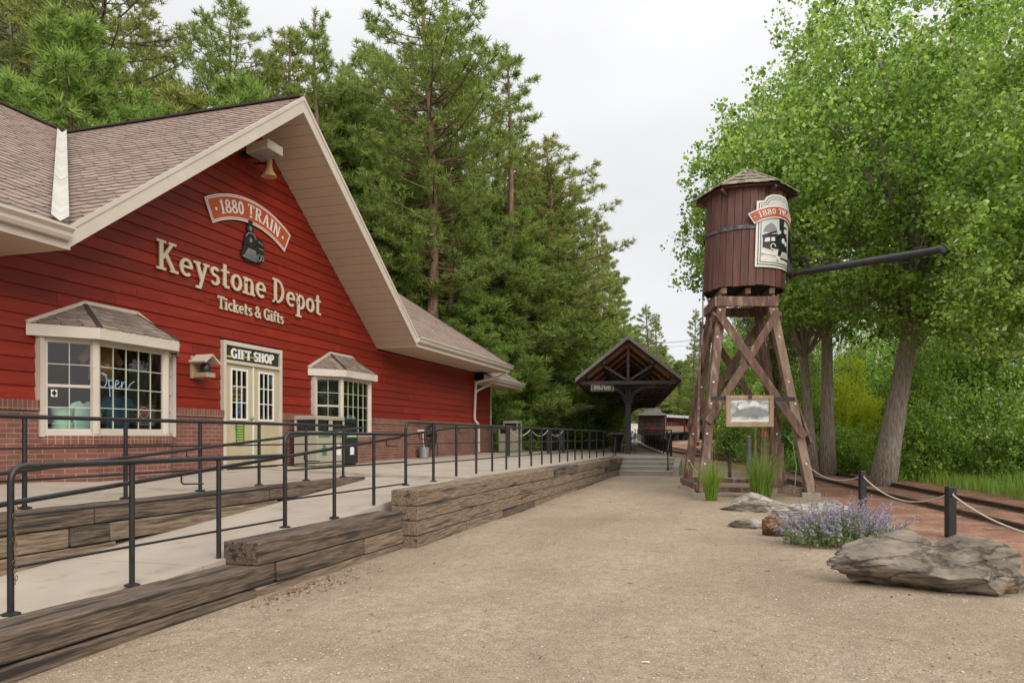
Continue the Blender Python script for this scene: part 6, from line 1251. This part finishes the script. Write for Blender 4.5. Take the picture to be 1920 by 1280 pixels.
# utility pole and wires
p = gat(1318, 46); t = thing('steel_mast', 'tall thin grey steel mast left of the water tank', 'mast', p); b = MB(); b.tube([p, Vector((p.x, p.y, at(0, 470, 46).z))], [.06, .04], 8); b.build('pole', M['galv'], t); b = MB(); b.lathe(p, [(.16, 0), (.16, .08), (.07, .12)], 10); b.build('base', M['galv'], t)
for k, (y0, y1) in enumerate(((645, 622), (650, 634), (640, 628))):
    a, c = at(1060, y0, 75), at(1420, y1 - 2, 66); rope(a, c, .5, ('highest', 'lowest', 'middle')[k] + ' of three thin power wires crossing behind the shelter roof', .014)
    bpy.context.scene.collection.objects[-1].name = 'power_wire' if k == 0 else 'power_wire.%03d' % k; o = bpy.context.scene.collection.objects[-1]; o['category'] = 'wire'; o.data.materials[0] = M['grey']
# ---------------------------------------------------------------- vegetation
def orient(D):                               # two unit vectors square to each direction in D
    A_ = np.cross(D, np.array([0.0, 0, 1.0])); ln = np.linalg.norm(A_, axis=1, keepdims=True); A_ = np.where(ln > 1e-4, A_ / np.maximum(ln, 1e-6), np.array([[1.0, 0, 0]])); return A_, np.cross(D, A_)
def nrm(a): return a / np.maximum(np.linalg.norm(a, axis=-1, keepdims=True), 1e-6)
def needle_mesh(name, P, D, rng, blades=11, ln=.26, wd=.03, spread=1.25):
    n = len(P); T = nrm(D[:, None, :] * .8 + rng.normal(0, spread * .6, (n, blades, 3))); L = ln * (.7 + .5 * rng.random((n, blades, 1))); S = nrm(np.cross(T, rng.normal(0, 1, (n, blades, 3)))) * (wd * .5)
    base = P[:, None, :] + T * .02; V = np.stack([base + S, base - S, base + T * L + S * .3, base + T * L - S * .3], 2).reshape(-1, 3)
    i = np.arange(n * blades) * 4; return np_mesh(name, V, np.stack([i, i + 1, i + 3, i + 2], -1))
def leaf_mesh(name, C, N_, rad, size, rng, flat=.75, droop=.0):
    """C clusters; N_ leaves in each, strewn in a ball of radius rad"""
    n = len(C); off = rng.normal(0, 1, (n, N_, 3)); off = nrm(off) * (rng.random((n, N_, 1)) ** .5) * np.asarray(rad).reshape(-1, 1, 1); off[..., 2] *= flat; P = (C[:, None, :] + off).reshape(-1, 3); m = len(P)
    nn = nrm(rng.normal(0, 1, (m, 3)) + np.array([0, 0, .55])); a, c = orient(nn); th = rng.random((m, 1)) * 6.28; u = a * np.cos(th) + c * np.sin(th); v = np.cross(nn, u); s = size * (.5 + .95 * rng.random((m, 1)) ** 1.3)
    V = np.stack([P - u * s * .5, P + v * s * .42 + nn * s * .06, P + u * s * .55, P - v * s * .42 + nn * s * .06], 1).reshape(-1, 3); i = np.arange(m) * 4; return np_mesh(name, V, np.stack([i, i + 1, i + 2, i + 3], -1))
def bez(p, q, r_, n): return [p * (1 - t) ** 2 + q * 2 * t * (1 - t) + r_ * t * t for t in [k / n for k in range(n + 1)]]
def wood_mesh(name, mb):
    me = bpy.data.meshes.new(name); me.from_pydata(mb.v, [], mb.f); me.update(); me.polygons.foreach_set('use_smooth', [True] * len(me.polygons)); return me
def pine_proto(seed, H, r0, crown0, Rmax, shape, whorl=.42, per=4, tufts=20, ln=.215, wd=.031, blades=15, bent=.3, lean=0, young=False, dead=True):
    rng = np.random.default_rng(seed); r = random.Random(seed); mb = MB(); n = 12
    tr = [Vector((bent * math.sin(k * .55 + seed) * (k / n) * .6 + lean * k / n, bent * math.cos(k * .43 + seed * 2) * (k / n) * .6, H * k / n)) for k in range(n + 1)]
    mb.tube(tr, [r0 * (1.35 if k == 0 else 1) * (1 - .93 * (k / n) ** .9) + .012 for k in range(n + 1)], 10)
    def axis(z): f = min(.9999, z / H) * n; k = int(f); return tr[k].lerp(tr[k + 1], f - k)
    P, D = [], []; z = H * crown0; az = r.random() * 6.28
    while z < H * .985:
        f = (z / H - crown0) / (1 - crown0)
        for q in range(per if not young else per + 1):
            az += 2.4 + r.uniform(-.5, .5); L = Rmax * shape(f) * r.uniform(.55, 1.15)
            if r.random() < .12 and not young: continue
            up = (-.18 + .85 * f + r.uniform(-.15, .2)) if not young else .15 + .7 * f + r.uniform(-.1, .15); d = Vector((math.cos(az), math.sin(az), 0)); zz = z + r.uniform(-.2, .2) * whorl * 2; p = axis(max(.1, min(zz, H * .98)))
            mid = p + d * L * .55 + Vector((0, 0, up * L * .30 - .06 * L)); end = p + d * L + Vector((0, 0, up * L * .55 + .14 * L)); pts = bez(p, mid, end, 5); br = max(.012, r0 * .22 * (L / Rmax) * (1 - .5 * f)); mb.tube(pts, [br * (1 - .8 * k / 5) + .004 for k in range(6)], 4, cap=False)
            nt = max(4, int(tufts * (L / Rmax) ** 1.05))
            for k in range(nt):
                t = (.22 if young else .34) + (.78 if young else .66) * (k + r.random()) / nt; i = min(4, int(t * 5)); q_ = pts[i].lerp(pts[i + 1], min(1, t * 5 - i)); tang = (pts[i + 1] - pts[i]).normalized(); side = tang.cross(Vector((0, 0, 1))).normalized()
                sl_ = L * .34 * (1.15 - t) + .10; s_ = r.uniform(-1, 1); e = q_ + (side * s_ + tang * r.uniform(.0, .6) + Vector((0, 0, r.uniform(-.15, .55)))) * sl_; P.append(e); D.append((side * s_ * .5 + tang * .7 + Vector((0, 0, .55))).normalized())
                if abs(s_) * sl_ > .35 and k % 2 == 0: mb.tube([q_, e], [.009, .005], 3, cap=False); 
                if abs(s_) * sl_ > .25: P.append(q_.lerp(e, .6)); D.append((side * s_ * .6 + tang * .5 + Vector((0, 0, .5))).normalized())
            for k in range(3): P.append(end + Vector((r.uniform(-.1, .1), r.uniform(-.1, .1), r.uniform(-.05, .12)))); D.append((d * .5 + Vector((0, 0, .8))).normalized())
        z += whorl * r.uniform(.7, 1.3) * (1 if young else 1.0)
    for k in range(7): P.append(tr[-1] + Vector((0, 0, -.12 * k))); D.append(Vector((r.uniform(-.4, .4), r.uniform(-.4, .4), 1)).normalized())
    if dead:                                # bare broken limbs below the crown
        for k in range(9):
            z = H * r.uniform(.14, crown0 + .05); a = r.random() * 6.28; p = axis(z); L = r.uniform(.5, 1.6); d = Vector((math.cos(a), math.sin(a), 0)); mb.tube(bez(p, p + d * L * .5 + Vector((0, 0, .1)), p + d * L + Vector((0, 0, -.25 * L)), 4), [.025, .02, .014, .01, .005], 4, cap=False)
    P = np.array([tuple(p) for p in P]); D = np.array([tuple(p) for p in D]); return wood_mesh('trunk', mb), needle_mesh('crown', P, D, rng, blades, ln, wd), H, len(P)
cone = lambda f: (1 - f) ** .75 * (.55 + .45 * min(1, f * 6)) + .05
open_ = lambda f: max(.12, math.sin(math.pi * min(1, (f * .86 + .16))) ** .7)
flat_ = lambda f: max(.18, (1 - f ** 2.2) * (.7 + .3 * math.sin(f * 9)))
PINES = {'a': pine_proto(1, 20, .30, .36, 3.5, open_, .40, 4, 30, bent=.5), 'b': pine_proto(2, 18, .24, .26, 2.9, flat_, .42, 4, 28, bent=.4), 'c': pine_proto(3, 16, .19, .16, 2.6, cone, .36, 4, 27, bent=.25),
         'y': pine_proto(4, 8, .13, .04, 2.2, cone, .24, 5, 34, ln=.165, wd=.028, young=True, bent=.1, dead=False, blades=16), 'd': pine_proto(5, 19, .27, .30, 3.3, open_, .5, 4, 24, bent=.7)}
def put_tree(name, label, cat, protos, p, H, H0, yaw, mats, group=None, sx=1.0, parts=('trunk', 'crown')):
    t = thing(name, label, cat, p, group); t.rotation_euler.z = yaw; k = H / H0; t.scale = (k * sx, k * sx, k)
    for nm, me, m in zip(parts, protos[:2], mats):
        if len(me.materials) == 0: me.materials.append(m)
        o = bpy.data.objects.new(nm, me); col.objects.link(o); o.parent = t; o.material_slots[0].link = 'OBJECT'; o.material_slots[0].material = m
    return t
tr_ = random.Random(21)
def pine(kind, x, Y, ytop, label, needles='needle', bark='bark_p', sx=1.0, group='pine wood behind the depot', sink=.25):
    p = gat(x, Y); H = EYE + (820 - ytop) * Y / F - p.z; p.z -= sink; return put_tree('pine_tree', label, 'pine tree', PINES[kind], p, H + sink, PINES[kind][2], tr_.random() * 6.28, (M[bark], M[needles]), group, sx)
# the pines one can single out
pine('a', 808, 33, -70, 'tallest ponderosa pine with a reddish bare trunk just right of the gable', sx=1.05); pine('d', 838, 34.5, 40, 'slimmer pine trunk standing close behind the tallest reddish pine', 'needle', 'bark_p', .8)
pine('b', 955, 37, 92, 'pine with a rounded tip against the sky right of the tallest pine', sx=1.1); pine('d', 1030, 41, 250, 'leaning flank pine whose branches reach farthest right into the sky', 'needle_o', sx=1.25); pine('c', 1078, 46, 345, 'pine on the descending skyline above the shelter left end', 'needle', sx=1.1)
pine('c', 1118, 58, 408, 'slim pine with open tip left of the gap of sky', 'needle_o'); pine('c', 1140, 66, 480, 'smaller pine down the skyline behind the shelter', sx=1.2); pine('c', 1160, 78, 535, 'low distant pine just above the shelter ridge', sx=1.3)
pine('b', 1215, 100, 572, 'distant pine with a ragged tip right above the shelter gable', 'needle', 'bark_d', 1.2); pine('b', 1232, 96, 588, 'distant pine with bent top right of the shelter ridge', 'needle_o', 'bark_d', 1.0); pine('b', 1302, 80, 580, 'small lone pine seen against the sky left of the tower legs', 'needle', 'bark_d', .9)
pine('b', 600, 33, 18, 'pine with a thin pointed tip above the gable peak', sx=.95); pine('c', 545, 36, 60, 'dense pine left of the pointed one, behind the gable ridge', 'needle_o', sx=1.15); pine('a', 440, 34, -6, 'pine with upswept branches left of the patch of sky', sx=.95); pine('a', 190, 34, -190, 'very tall dark trunked pine rising out of the top left', 'needle_o', 'bark_d', 1.05); pine('a', 26, 36, -170, 'tall pine with a pale bare trunk at the far left', 'needle', 'bark_w', .9)
pine('y', 142, 24.5, 42, 'bright bushy young pine above the left roof valley', 'needle_b', sx=1.15); pine('y', 20, 24.5, 150, 'bright young pine cut by the left edge of the photo', 'needle_b', sx=1.3); pine('y', 250, 27, 175, 'low bushy young pine behind the roof valley', 'needle_b', sx=1.2); pine('y', 340, 29, 165, 'olive young pine behind the middle of the gable ridge', 'needle_o', sx=1.2); pine('y', 455, 31, 150, 'bright young pine between the taller trunks behind the gable ridge', 'needle_b', sx=1.0)
pine('y', 885, 34, 545, 'bushy lime green young pine at the roof hip below the tallest pine', 'needle_b', sx=1.3); pine('y', 985, 48, 470, 'bushy olive pine above the wing roof', 'needle_o', sx=1.5); pine('y', 1065, 55, 520, 'olive green bushy pine left of the shelter roof', 'needle_o', sx=1.5); pine('y', 700, 34, 330, 'low pine filling the gap behind the right rake of the gable', 'needle', sx=1.3); pine('y', 640, 36, 170, 'bushy pine right behind the gable peak', 'needle', sx=1.2); pine('y', 930, 38, 380, 'bushy pine below the rounded tip pine', 'needle', sx=1.5)
pine('y', 1000, 44, 330, 'dark bushy pine in the middle of the right flank', 'needle', sx=1.6)
gl = 'one of many pines packed close together on the wooded slope behind the depot'
for k in range(30):                          # the mass of the wood
    Y = 38 + (k % 5) * 4.5 + tr_.uniform(-1.5, 1.5); x = -120 + 1150 * ((k * 7) % 30) / 30 + tr_.uniform(-25, 25); sky = np.interp(x, [-200, 0, 120, 330, 345, 440, 520, 600, 660, 700, 930, 960, 1060, 1100], [-60, -60, -60, 60, 150, 40, 110, 80, 30, 20, 120, 170, 340, 470])
    pine(tr_.choice('abcdc'), x, Y, sky + tr_.uniform(10, 150), gl, tr_.choice(['needle', 'needle', 'needle_o']), tr_.choice(['bark_p', 'bark_d', 'bark_d']), 1.15)
for k in range(14):
    x = 640 + 23 * k + tr_.uniform(-12, 12); pine('y', x, 39 + (k % 3) * 4, np.interp(x, [640, 900, 1130], [260, 420, 640]) + tr_.uniform(-40, 60), 'bushy understorey pine in the shade of the slope right of the gable', tr_.choice(['needle', 'needle', 'needle_o', 'needle_b']), 'bark_d', 1.5, 'understorey pines right of the gable')
for k in range(16):                          # far wood seen through the gap
    x = 1090 + 24 * k + tr_.uniform(-8, 8); pine('c' if k % 2 else 'y', x, 112 + (k % 4) * 9, np.interp(x, [1090, 1180, 1260, 1340, 1480], [560, 600, 655, 640, 600]) + tr_.uniform(0, 25), 'distant dark pine in the far wood closing the gap of sky', 'needle', 'bark_d', 1.5, 'far pines beyond the shelter')
for k in range(2):
    p = gat(770 + 60 * k, 31); t = thing('dead_snag', ('pale broken dead trunk behind the wing of the roof, left of the reddish pine', 'pale dead trunk leaning right of the reddish pine')[k], 'dead tree', p); b = MB(); b.tube([p, p + cw(.1, 0, 2.2), p + cw(.3 - .8 * k, 0, 4.6)], [.13, .10, .04], 7); b.build('trunk', M['bark_w'], t, smooth='auto')
# ---- cottonwoods
def cotton_proto(seed, H, r0, lobes, ncl, leaves, fork=.34, size=.12, twin=False, lean=.0, shell=.55):
    """lobes: (x,y,z,rx,ry,rz) crown ellipsoids in metres about the trunk base"""
    rng = np.random.default_rng(seed); r = random.Random(seed); mb = MB(); fz = H * fork; top = Vector((lean * 2.6, 0, H * .86))
    def trunk(p, e, ra): mb.tube(bez(p, p.lerp(e, .5) + Vector((lean * .4, .15, 0)), e, 9), [ra * (1.35 if k == 0 else 1.08 if k == 1 else 1) * (1 - .8 * (k / 9) ** 1.1) for k in range(10)], 14)
    base = Vector((0, 0, -.3)); trunk(base, top, r0); mains = [bez(base, base.lerp(top, .5) + Vector((lean * .4, .15, 0)), top, 9)]
    if twin: e2 = top + Vector((-1.4, .5, -2)); b2_ = base + Vector((-.45, .1, 0)); trunk(b2_, e2, r0 * .75); mains.append(bez(b2_, b2_.lerp(e2, .5) + Vector((lean * .4, .15, 0)), e2, 9))
    vol = np.array([l[3] * l[4] * l[5] for l in lobes]) ** .8; vol = vol / vol.sum(); C = []
    for l, f in zip(lobes, vol):
        m = max(6, int(ncl * f)); d = nrm(rng.normal(0, 1, (m, 3))); q = d * (shell + (1 - shell) * rng.random((m, 1)) ** .6) * (1 + .10 * rng.normal(0, 1, (m, 1))); C.append(q * np.array(l[3:]) + np.array(l[:3]))
    C = np.concatenate(C)
    for k in range(0, len(C), max(1, len(C) // 46)):     # limbs out to some of the clusters
        e = Vector(C[k]); mn = r.choice(mains); i = min(8, max(int(9 * fork), int(9 * min(.95, max(fork, (e.z - 2.2) / H * .85))))); p = mn[i]; mid = p.lerp(e, .5) + Vector((0, 0, .12 * (e - p).length)); L = (e - p).length; mb.tube(bez(p, mid, e, 6), [max(.02, min(r0 * .30, .02 * L)) * (1 - .85 * j / 6) + .006 for j in range(7)], 6, cap=False)
        for _ in range(3):
            q = Vector(C[r.randrange(len(C))]); s_ = p.lerp(e, r.uniform(.45, .8)) + Vector((0, 0, .05 * L))
            if (q - s_).length < 2.6: mb.tube(bez(s_, s_.lerp(q, .5) + Vector((0, 0, .15)), q, 4), [.03, .024, .018, .012, .006], 4, cap=False)
    rad = .28 + .42 * rng.random(len(C)); return wood_mesh('trunk', mb), leaf_mesh('crown', C, leaves, rad, size, rng), H, 0
def cotton(x, Y, label, proto, mats=('bark_c', 'leaf'), yaw=0.0, sc=1.0): p = gat(x, Y); return put_tree('cottonwood_tree', label, 'cottonwood', proto, p, proto[2] * sc, proto[2], YAW + yaw, (M[mats[0]], M[mats[1]]))
c1p = cotton_proto(31, 17, .315, [(1.0, -1.6, 5.2, 2.0, 1.4, 1.1), (3.4, -1.4, 5.2, 2.2, 1.6, 1.6), (-1.6, -1.2, 5.6, 1.7, 1.4, 1.0), (2.2, -1.8, 8.4, 2.4, 1.4, 2.0), (-.6, 0, 9.8, 3.6, 3.4, 2.6), (2.6, .3, 10.2, 3.2, 3.2, 3.6), (.2, 0, 13.3, 3.2, 3, 2.8), (-1.7, -.5, 6.7, 2.2, 2.2, 1.7), (1.7, -.8, 6.1, 2.2, 2.0, 1.7), (3.8, -.6, 7.3, 2.4, 2.4, 2.4), (-3.3, -.3, 9.4, 1.8, 1.9, 1.8), (0, -1.2, 8.2, 2.4, 1.6, 2)], 1150, 60, lean=.9, fork=.36, size=.125)
c3p = cotton_proto(43, 17, .34, [(-.6, 0, 9.8, 3.4, 3.2, 2.8), (2.2, .3, 11.2, 3.0, 3.0, 3.4), (.2, 0, 13.6, 2.8, 2.8, 2.6), (1.4, -.6, 7.4, 2.4, 2.2, 1.6)], 560, 48, lean=.4, fork=.4, size=.13)
cotton(1650, 22.3, 'leaning cottonwood with a thick furrowed grey trunk beside the track', c1p)
c2p = cotton_proto(37, 18, .25, [(-1.8, -1.6, 6.4, 2.0, 1.4, 1.3), (.6, -1.6, 5.8, 2.0, 1.5, 1.2), (-1.4, -1.8, 10.5, 2.6, 1.5, 2.2), (-.8, 0, 11.5, 3.9, 3.4, 3.4), (-2.8, 0, 10.2, 2.5, 2.5, 2.5), (-3.9, .2, 7.5, 1.5, 1.5, 1.2), (-1.0, 0, 13.0, 2.0, 2.2, 1.8), (1.2, 0, 15.0, 2.2, 2.4, 2.5), (-.6, -.3, 7.2, 2.6, 2.2, 1.8), (2.2, 0, 11.5, 2.6, 2.6, 3), (-4.4, .2, 8.8, 1.1, 1.2, 1.1), (-2.6, -.4, 8.7, 2.0, 1.8, 1.6)], 1180, 60, twin=True, fork=.36, size=.125)
cotton(1552, 27.5, 'twin stemmed cottonwood whose crown spreads behind the water tank', c2p)
cotton(1735, 31, 'dark trunked cottonwood in the thicket right of the leaning trunk', c3p, ('bark_d', 'leaf'), 2.4, 1.05); cotton(2010, 23.5, 'cottonwood filling the top right corner', c3p, ('bark_c', 'leaf'), 1.0, 1.02); cotton(1850, 34, 'tall cottonwood behind the others at the far right', c3p, ('bark_d', 'leaf'), 3.5, 1.1); cotton(1985, 17.5, 'cottonwood with low hanging leaves at the right edge', c1p, ('bark_c', 'leaf'), 4.2, .82)
cotton(1455, 40, 'paler cottonwood seen through the tower legs', c2p, ('bark_c', 'leaf_s'), 1.2, .72); cotton(1388, 50, 'small cottonwood beyond the tower, left of the pale one', c2p, ('bark_d', 'leaf'), .4, .55)
cotton(1630, 50, 'rounded cottonwood in the distance behind the lime bushes', c3p, ('bark_d', 'leaf'), .9, .62); cotton(1775, 46, 'distant cottonwood behind the thicket right of the leaning trunk', c3p, ('bark_d', 'leaf'), 2.0, .7); cotton(1515, 56, 'distant cottonwood right behind the right tower leg', c3p, ('bark_d', 'leaf'), 5.0, .66)
# ---- bushes
def bush_proto(seed, ncl, leaves, size, sh, rad):
    """real-size bush: sh = half width, half depth, height"""
    rng = np.random.default_rng(seed); d = nrm(rng.normal(0, 1, (ncl, 3))); d[:, 2] = np.abs(d[:, 2]); C = d * (.42 + .55 * rng.random((ncl, 1))) * np.array(sh) * (1 + .13 * rng.normal(0, 1, (ncl, 1))); C[:, 2] = np.maximum(C[:, 2], .08); mb = MB()
    for k in range(0, ncl, 5): e = Vector(C[k]); mb.tube(bez(Vector((e.x * .08, e.y * .08, -.1)), Vector((e.x * .35, e.y * .35, e.z * .75)), e, 4), [.035, .025, .018, .01, .005], 4, cap=False)
    return wood_mesh('stems', mb), leaf_mesh('foliage', C, leaves, rad * (.7 + .6 * rng.random(ncl)), size, rng, .85), sh[2], sh[0]
BUSH = {'s': [bush_proto(50 + k, 110, 55, .075, (1.1, 1.0, 1.2), .24) for k in range(2)], 'm': [bush_proto(53 + k, 230, 60, .095, (1.7, 1.5, 2.8), .36) for k in range(2)], 't': [bush_proto(56 + k, 420, 62, .12, (2.3, 2.0, 5.2), .52) for k in range(2)]}
def bush(k, x, Y, ytop, wpx, label, leaf='leaf_b', group=None, ybase=None):
    p = gat(x, Y); H = max(.5, EYE + (820 - ytop) * Y / F - p.z); W_ = wpx * Y / F / 2; pr = BUSH['s' if H < 1.9 else 'm' if H < 4 else 't'][k % 2]; return put_tree('bush', label, 'bush', pr, p, H, pr[2], tr_.random() * 6.28, (M['bark_d'], M[leaf]), group, (W_ / pr[3]) / (H / pr[2]), ('stems', 'foliage'))
bush(0, 985, 37, 690, 120, 'dark green bush at the depot corner behind the bins'); bush(1, 1050, 42, 640, 150, 'tall green bush left of the shelter, behind the chain posts'); bush(2, 1102, 46, 660, 130, 'bright green bush just left of the shelter post', 'leaf'); bush(0, 1010, 46, 600, 170, 'tall dark bush behind the corner bush', 'leaf_b'); bush(1, 1130, 56, 700, 110, 'sage green bush behind the shelter left side', 'leaf_s')
bush(2, 1090, 55, 560, 160, 'tall bright bush on the slope above the shelter eave', 'leaf_b'); bush(0, 1150, 98, 745, 80, 'pale bush above the concrete wall', 'leaf_s'); bush(1, 1215, 125, 715, 110, 'bright bush right behind the rear train car', 'leaf'); bush(2, 1262, 132, 725, 100, 'yellow green bush behind the train roofs', 'leaf_y'); bush(0, 1310, 128, 700, 110, 'rounded green bush behind the third train car', 'leaf'); bush(1, 1175, 105, 720, 90, 'olive bush behind the concrete wall', 'leaf_s')
bush(2, 1385, 56, 765, 90, 'bush at the bend of the track seen through the tower', 'leaf_b'); bush(0, 1395, 46, 745, 140, 'green bush behind the framed photograph', 'leaf'); bush(1, 1440, 38, 770, 110, 'dense green bush beyond the red arrow sign'); bush(2, 1498, 36, 700, 110, 'dark green bush right of the right tower leg'); bush(0, 1590, 36, 690, 130, 'vivid lime bush between the two cottonwood trunks', 'leaf_y'); bush(1, 1620, 34, 720, 90, 'second lime bush close left of the leaning trunk', 'leaf_y'); bush(2, 1520, 40, 700, 90, 'lime bush left of the twin trunk', 'leaf_y'); bush(1, 1600, 40, 640, 120, 'tall light green bush behind the lime bushes', 'leaf'); bush(0, 1530, 44, 650, 120, 'tall light green bush behind the twin trunk', 'leaf')
bush(0, 1580, 29, 790, 120, 'low green bush between the cottonwood trunks'); bush(1, 1512, 30, 810, 80, 'low green bush right of the tower foot'); bush(2, 1740, 25, 740, 170, 'broad green bush right of the leaning trunk'); bush(0, 1720, 30, 640, 150, 'tall green bush behind the broad one'); bush(1, 1850, 25.5, 700, 200, 'large leafy bush near the right edge', 'leaf'); bush(2, 1815, 25, 835, 110, 'sage coloured undergrowth bush right of the trunk', 'leaf_s'); bush(0, 1930, 23, 760, 190, 'leafy bush cut by the right edge', 'leaf'); bush(1, 1790, 33, 600, 220, 'tall dark thicket bush in the shade of the cottonwoods'); bush(2, 1900, 30, 560, 240, 'tall thicket bush at the far right')
bush(0, 1690, 38, 660, 160, 'shaded bush deep behind the leaning trunk'); bush(1, 1440, 60, 690, 140, 'tall bush beyond the tower centre', 'leaf_b'); bush(2, 1400, 75, 700, 120, 'bush beyond the track bend, seen through the tower', 'leaf'); bush(0, 1500, 60, 640, 190, 'tall dark bush behind the right tower leg', 'leaf_b'); bush(1, 1640, 48, 640, 220, 'dark green bush far behind the lime bushes', 'leaf_b')
# ---- grasses
def blades(pts, h, w_, lean, rng, seg=3):
    n = len(pts); a = rng.random(n) * 6.28; d = np.stack([np.cos(a), np.sin(a), np.zeros(n)], -1); s = np.stack([-d[:, 1], d[:, 0], np.zeros(n)], -1) * (w_ * .5); H_ = (h * (.6 + .55 * rng.random(n)))[:, None]; ln = (lean * rng.random(n))[:, None] * H_
    up = np.array([[0, 0, 1.0]]); V = []; 
    for k in range(seg + 1): f = k / seg; c = pts + up * H_ * (f - .12 * f * f) + d * ln * f * f; V += [c - s * (1 - .8 * f), c + s * (1 - .8 * f)]
    V = np.stack(V, 1).reshape(-1, 3); F_ = []; b0 = np.arange(n) * 2 * (seg + 1)
    for k in range(seg): F_.append(np.stack([b0 + 2 * k, b0 + 2 * k + 1, b0 + 2 * k + 3, b0 + 2 * k + 2], -1))
    return V, np.concatenate(F_)
def clump(x, Y, R_, h, label, n=750, straw=.12, hs=1.5):
    p = gat(x, Y); rng = np.random.default_rng(int(x)); r_ = R_ * rng.random(n) ** .6; a = rng.random(n) * 6.28; pts = np.stack([r_ * np.cos(a), r_ * np.sin(a), np.zeros(n)], -1) * .75; V, F_ = blades(pts, h, .013, .85, rng); t = thing('ornamental_grass', label, 'grass clump', p)
    link('blades', np_mesh('blades', V, F_), M['grass'], t); m = int(n * straw); V, F_ = blades(pts[:m], h * hs, .008, .2, rng); link('dry_stalks', np_mesh('dry_stalks', V, F_), M['straw'], t)
clump(1334, 17.6, .17, .95, 'green ornamental grass clump by the left front tower leg', 420); clump(1427, 18.0, .30, 1.12, 'wider green ornamental grass clump under the framed photograph', 620, .2, 1.7)
def meadow(name, label, m, test, n, h, w_, seed, lean=.5):
    rng = np.random.default_rng(seed); X, Y = test(rng, n); wx = X * SN + Y * CS; wy = -(X * CS - Y * SN); pts = np.stack([wx, wy, terrain(wx, wy) - .02], -1); V, F_ = blades(pts, h, w_, lean, rng, 2); tag(link(name, np_mesh(name, V, F_), M[m]), label, 'grass', kind='stuff')
def tb(Y): return np.interp(Y, [p.y for p in TRACK_B], [p.x for p in TRACK_B])
def strip_test(d0, d1, y0, y1, pw=1.3): return lambda rng, n: (lambda Y: (tb(Y) + d0 + (d1 - d0) * rng.random(n), Y))(y0 + (y1 - y0) * rng.random(n) ** pw)
meadow('grass', 'fresh green grass and weeds along the far side of the track', 'grass', strip_test(2.2, 9, 9, 40), 36000, .42, .015, 61)
meadow('grass', 'tall weeds between the track and the trees at the right', 'grass', strip_test(3.6, 7.5, 10, 30), 5000, .62, .02, 64, .6)
meadow('dry_grass', 'pale dry grass beside the track beyond the tower', 'straw', lambda rng, n: (lambda Y: (tb(Y) + 2.2 + 3.2 * rng.random(n), Y))(27 + 22 * rng.random(n)), 7000, .62, .014, 62, .35)
meadow('ground_cover', 'low green undergrowth on the slope behind the platform', 'grass', lambda rng, n: (lambda wx, wy: (wx * SN - wy * CS, wx * CS + wy * SN))(29 + 40 * rng.random(n), 13.5 + 10 * rng.random(n)), 14000, .4, .03, 63)
# ---- purple flowering plant: many stems in one mound, built as two halves
def flowers():
    rng = np.random.default_rng(77); p = gat(1580, 10.9); t = thing('flowering_plant', 'sprawling purple flowering plant between the boulders', 'plant', p); n = 360
    a = rng.random(n) * 6.28; rr_ = rng.random(n) ** .55; ux = rr_ * np.cos(a) * 1.08; uy = rr_ * np.sin(a) * .62; hh = (.42 * (1 - .6 * rr_ ** 2) * (.75 + .5 * np.sin(a * 3 + rr_ * 5) ** 2) + .30 * rng.random(n) ** 2.2); base = np.outer(ux * .6, np.array(RGT)) + np.outer(uy * .6, np.array(FWD)); tip = np.outer(ux, np.array(RGT)) + np.outer(uy, np.array(FWD)) + np.outer(hh, np.array([0, 0, 1.0]))
    mb = MB()
    for k in range(0, n, 2): mb.tube([Vector(base[k]), Vector(base[k]).lerp(Vector(tip[k]), .5) + Vector((0, 0, .05)), Vector(tip[k])], [.004, .0035, .002], 3, cap=False)
    mb_me = wood_mesh('stems', mb); link('stems', mb_me, M['lav_leaf'], t); C, L_ = [], []
    for k in range(n):
        b_, e = base[k], tip[k]; m = 7
        for q in range(m): f = .62 + .38 * q / (m - 1); C.append(b_ + (e - b_) * f + np.array([0, 0, .05 * math.sin(math.pi * f)]) + rng.normal(0, .008, 3))
        for q in range(4): f = .15 + .5 * rng.random(); L_.append(b_ + (e - b_) * f + rng.normal(0, .03, 3))
    link('blossom', leaf_mesh('blossom', np.array(C), 5, np.full(len(C), .016), .020, rng, 1), M['lav'], t); link('leaves', leaf_mesh('leaves', np.array(L_), 5, np.full(len(L_), .05), .036, rng, 1), M['lav_leaf'], t)
flowers()
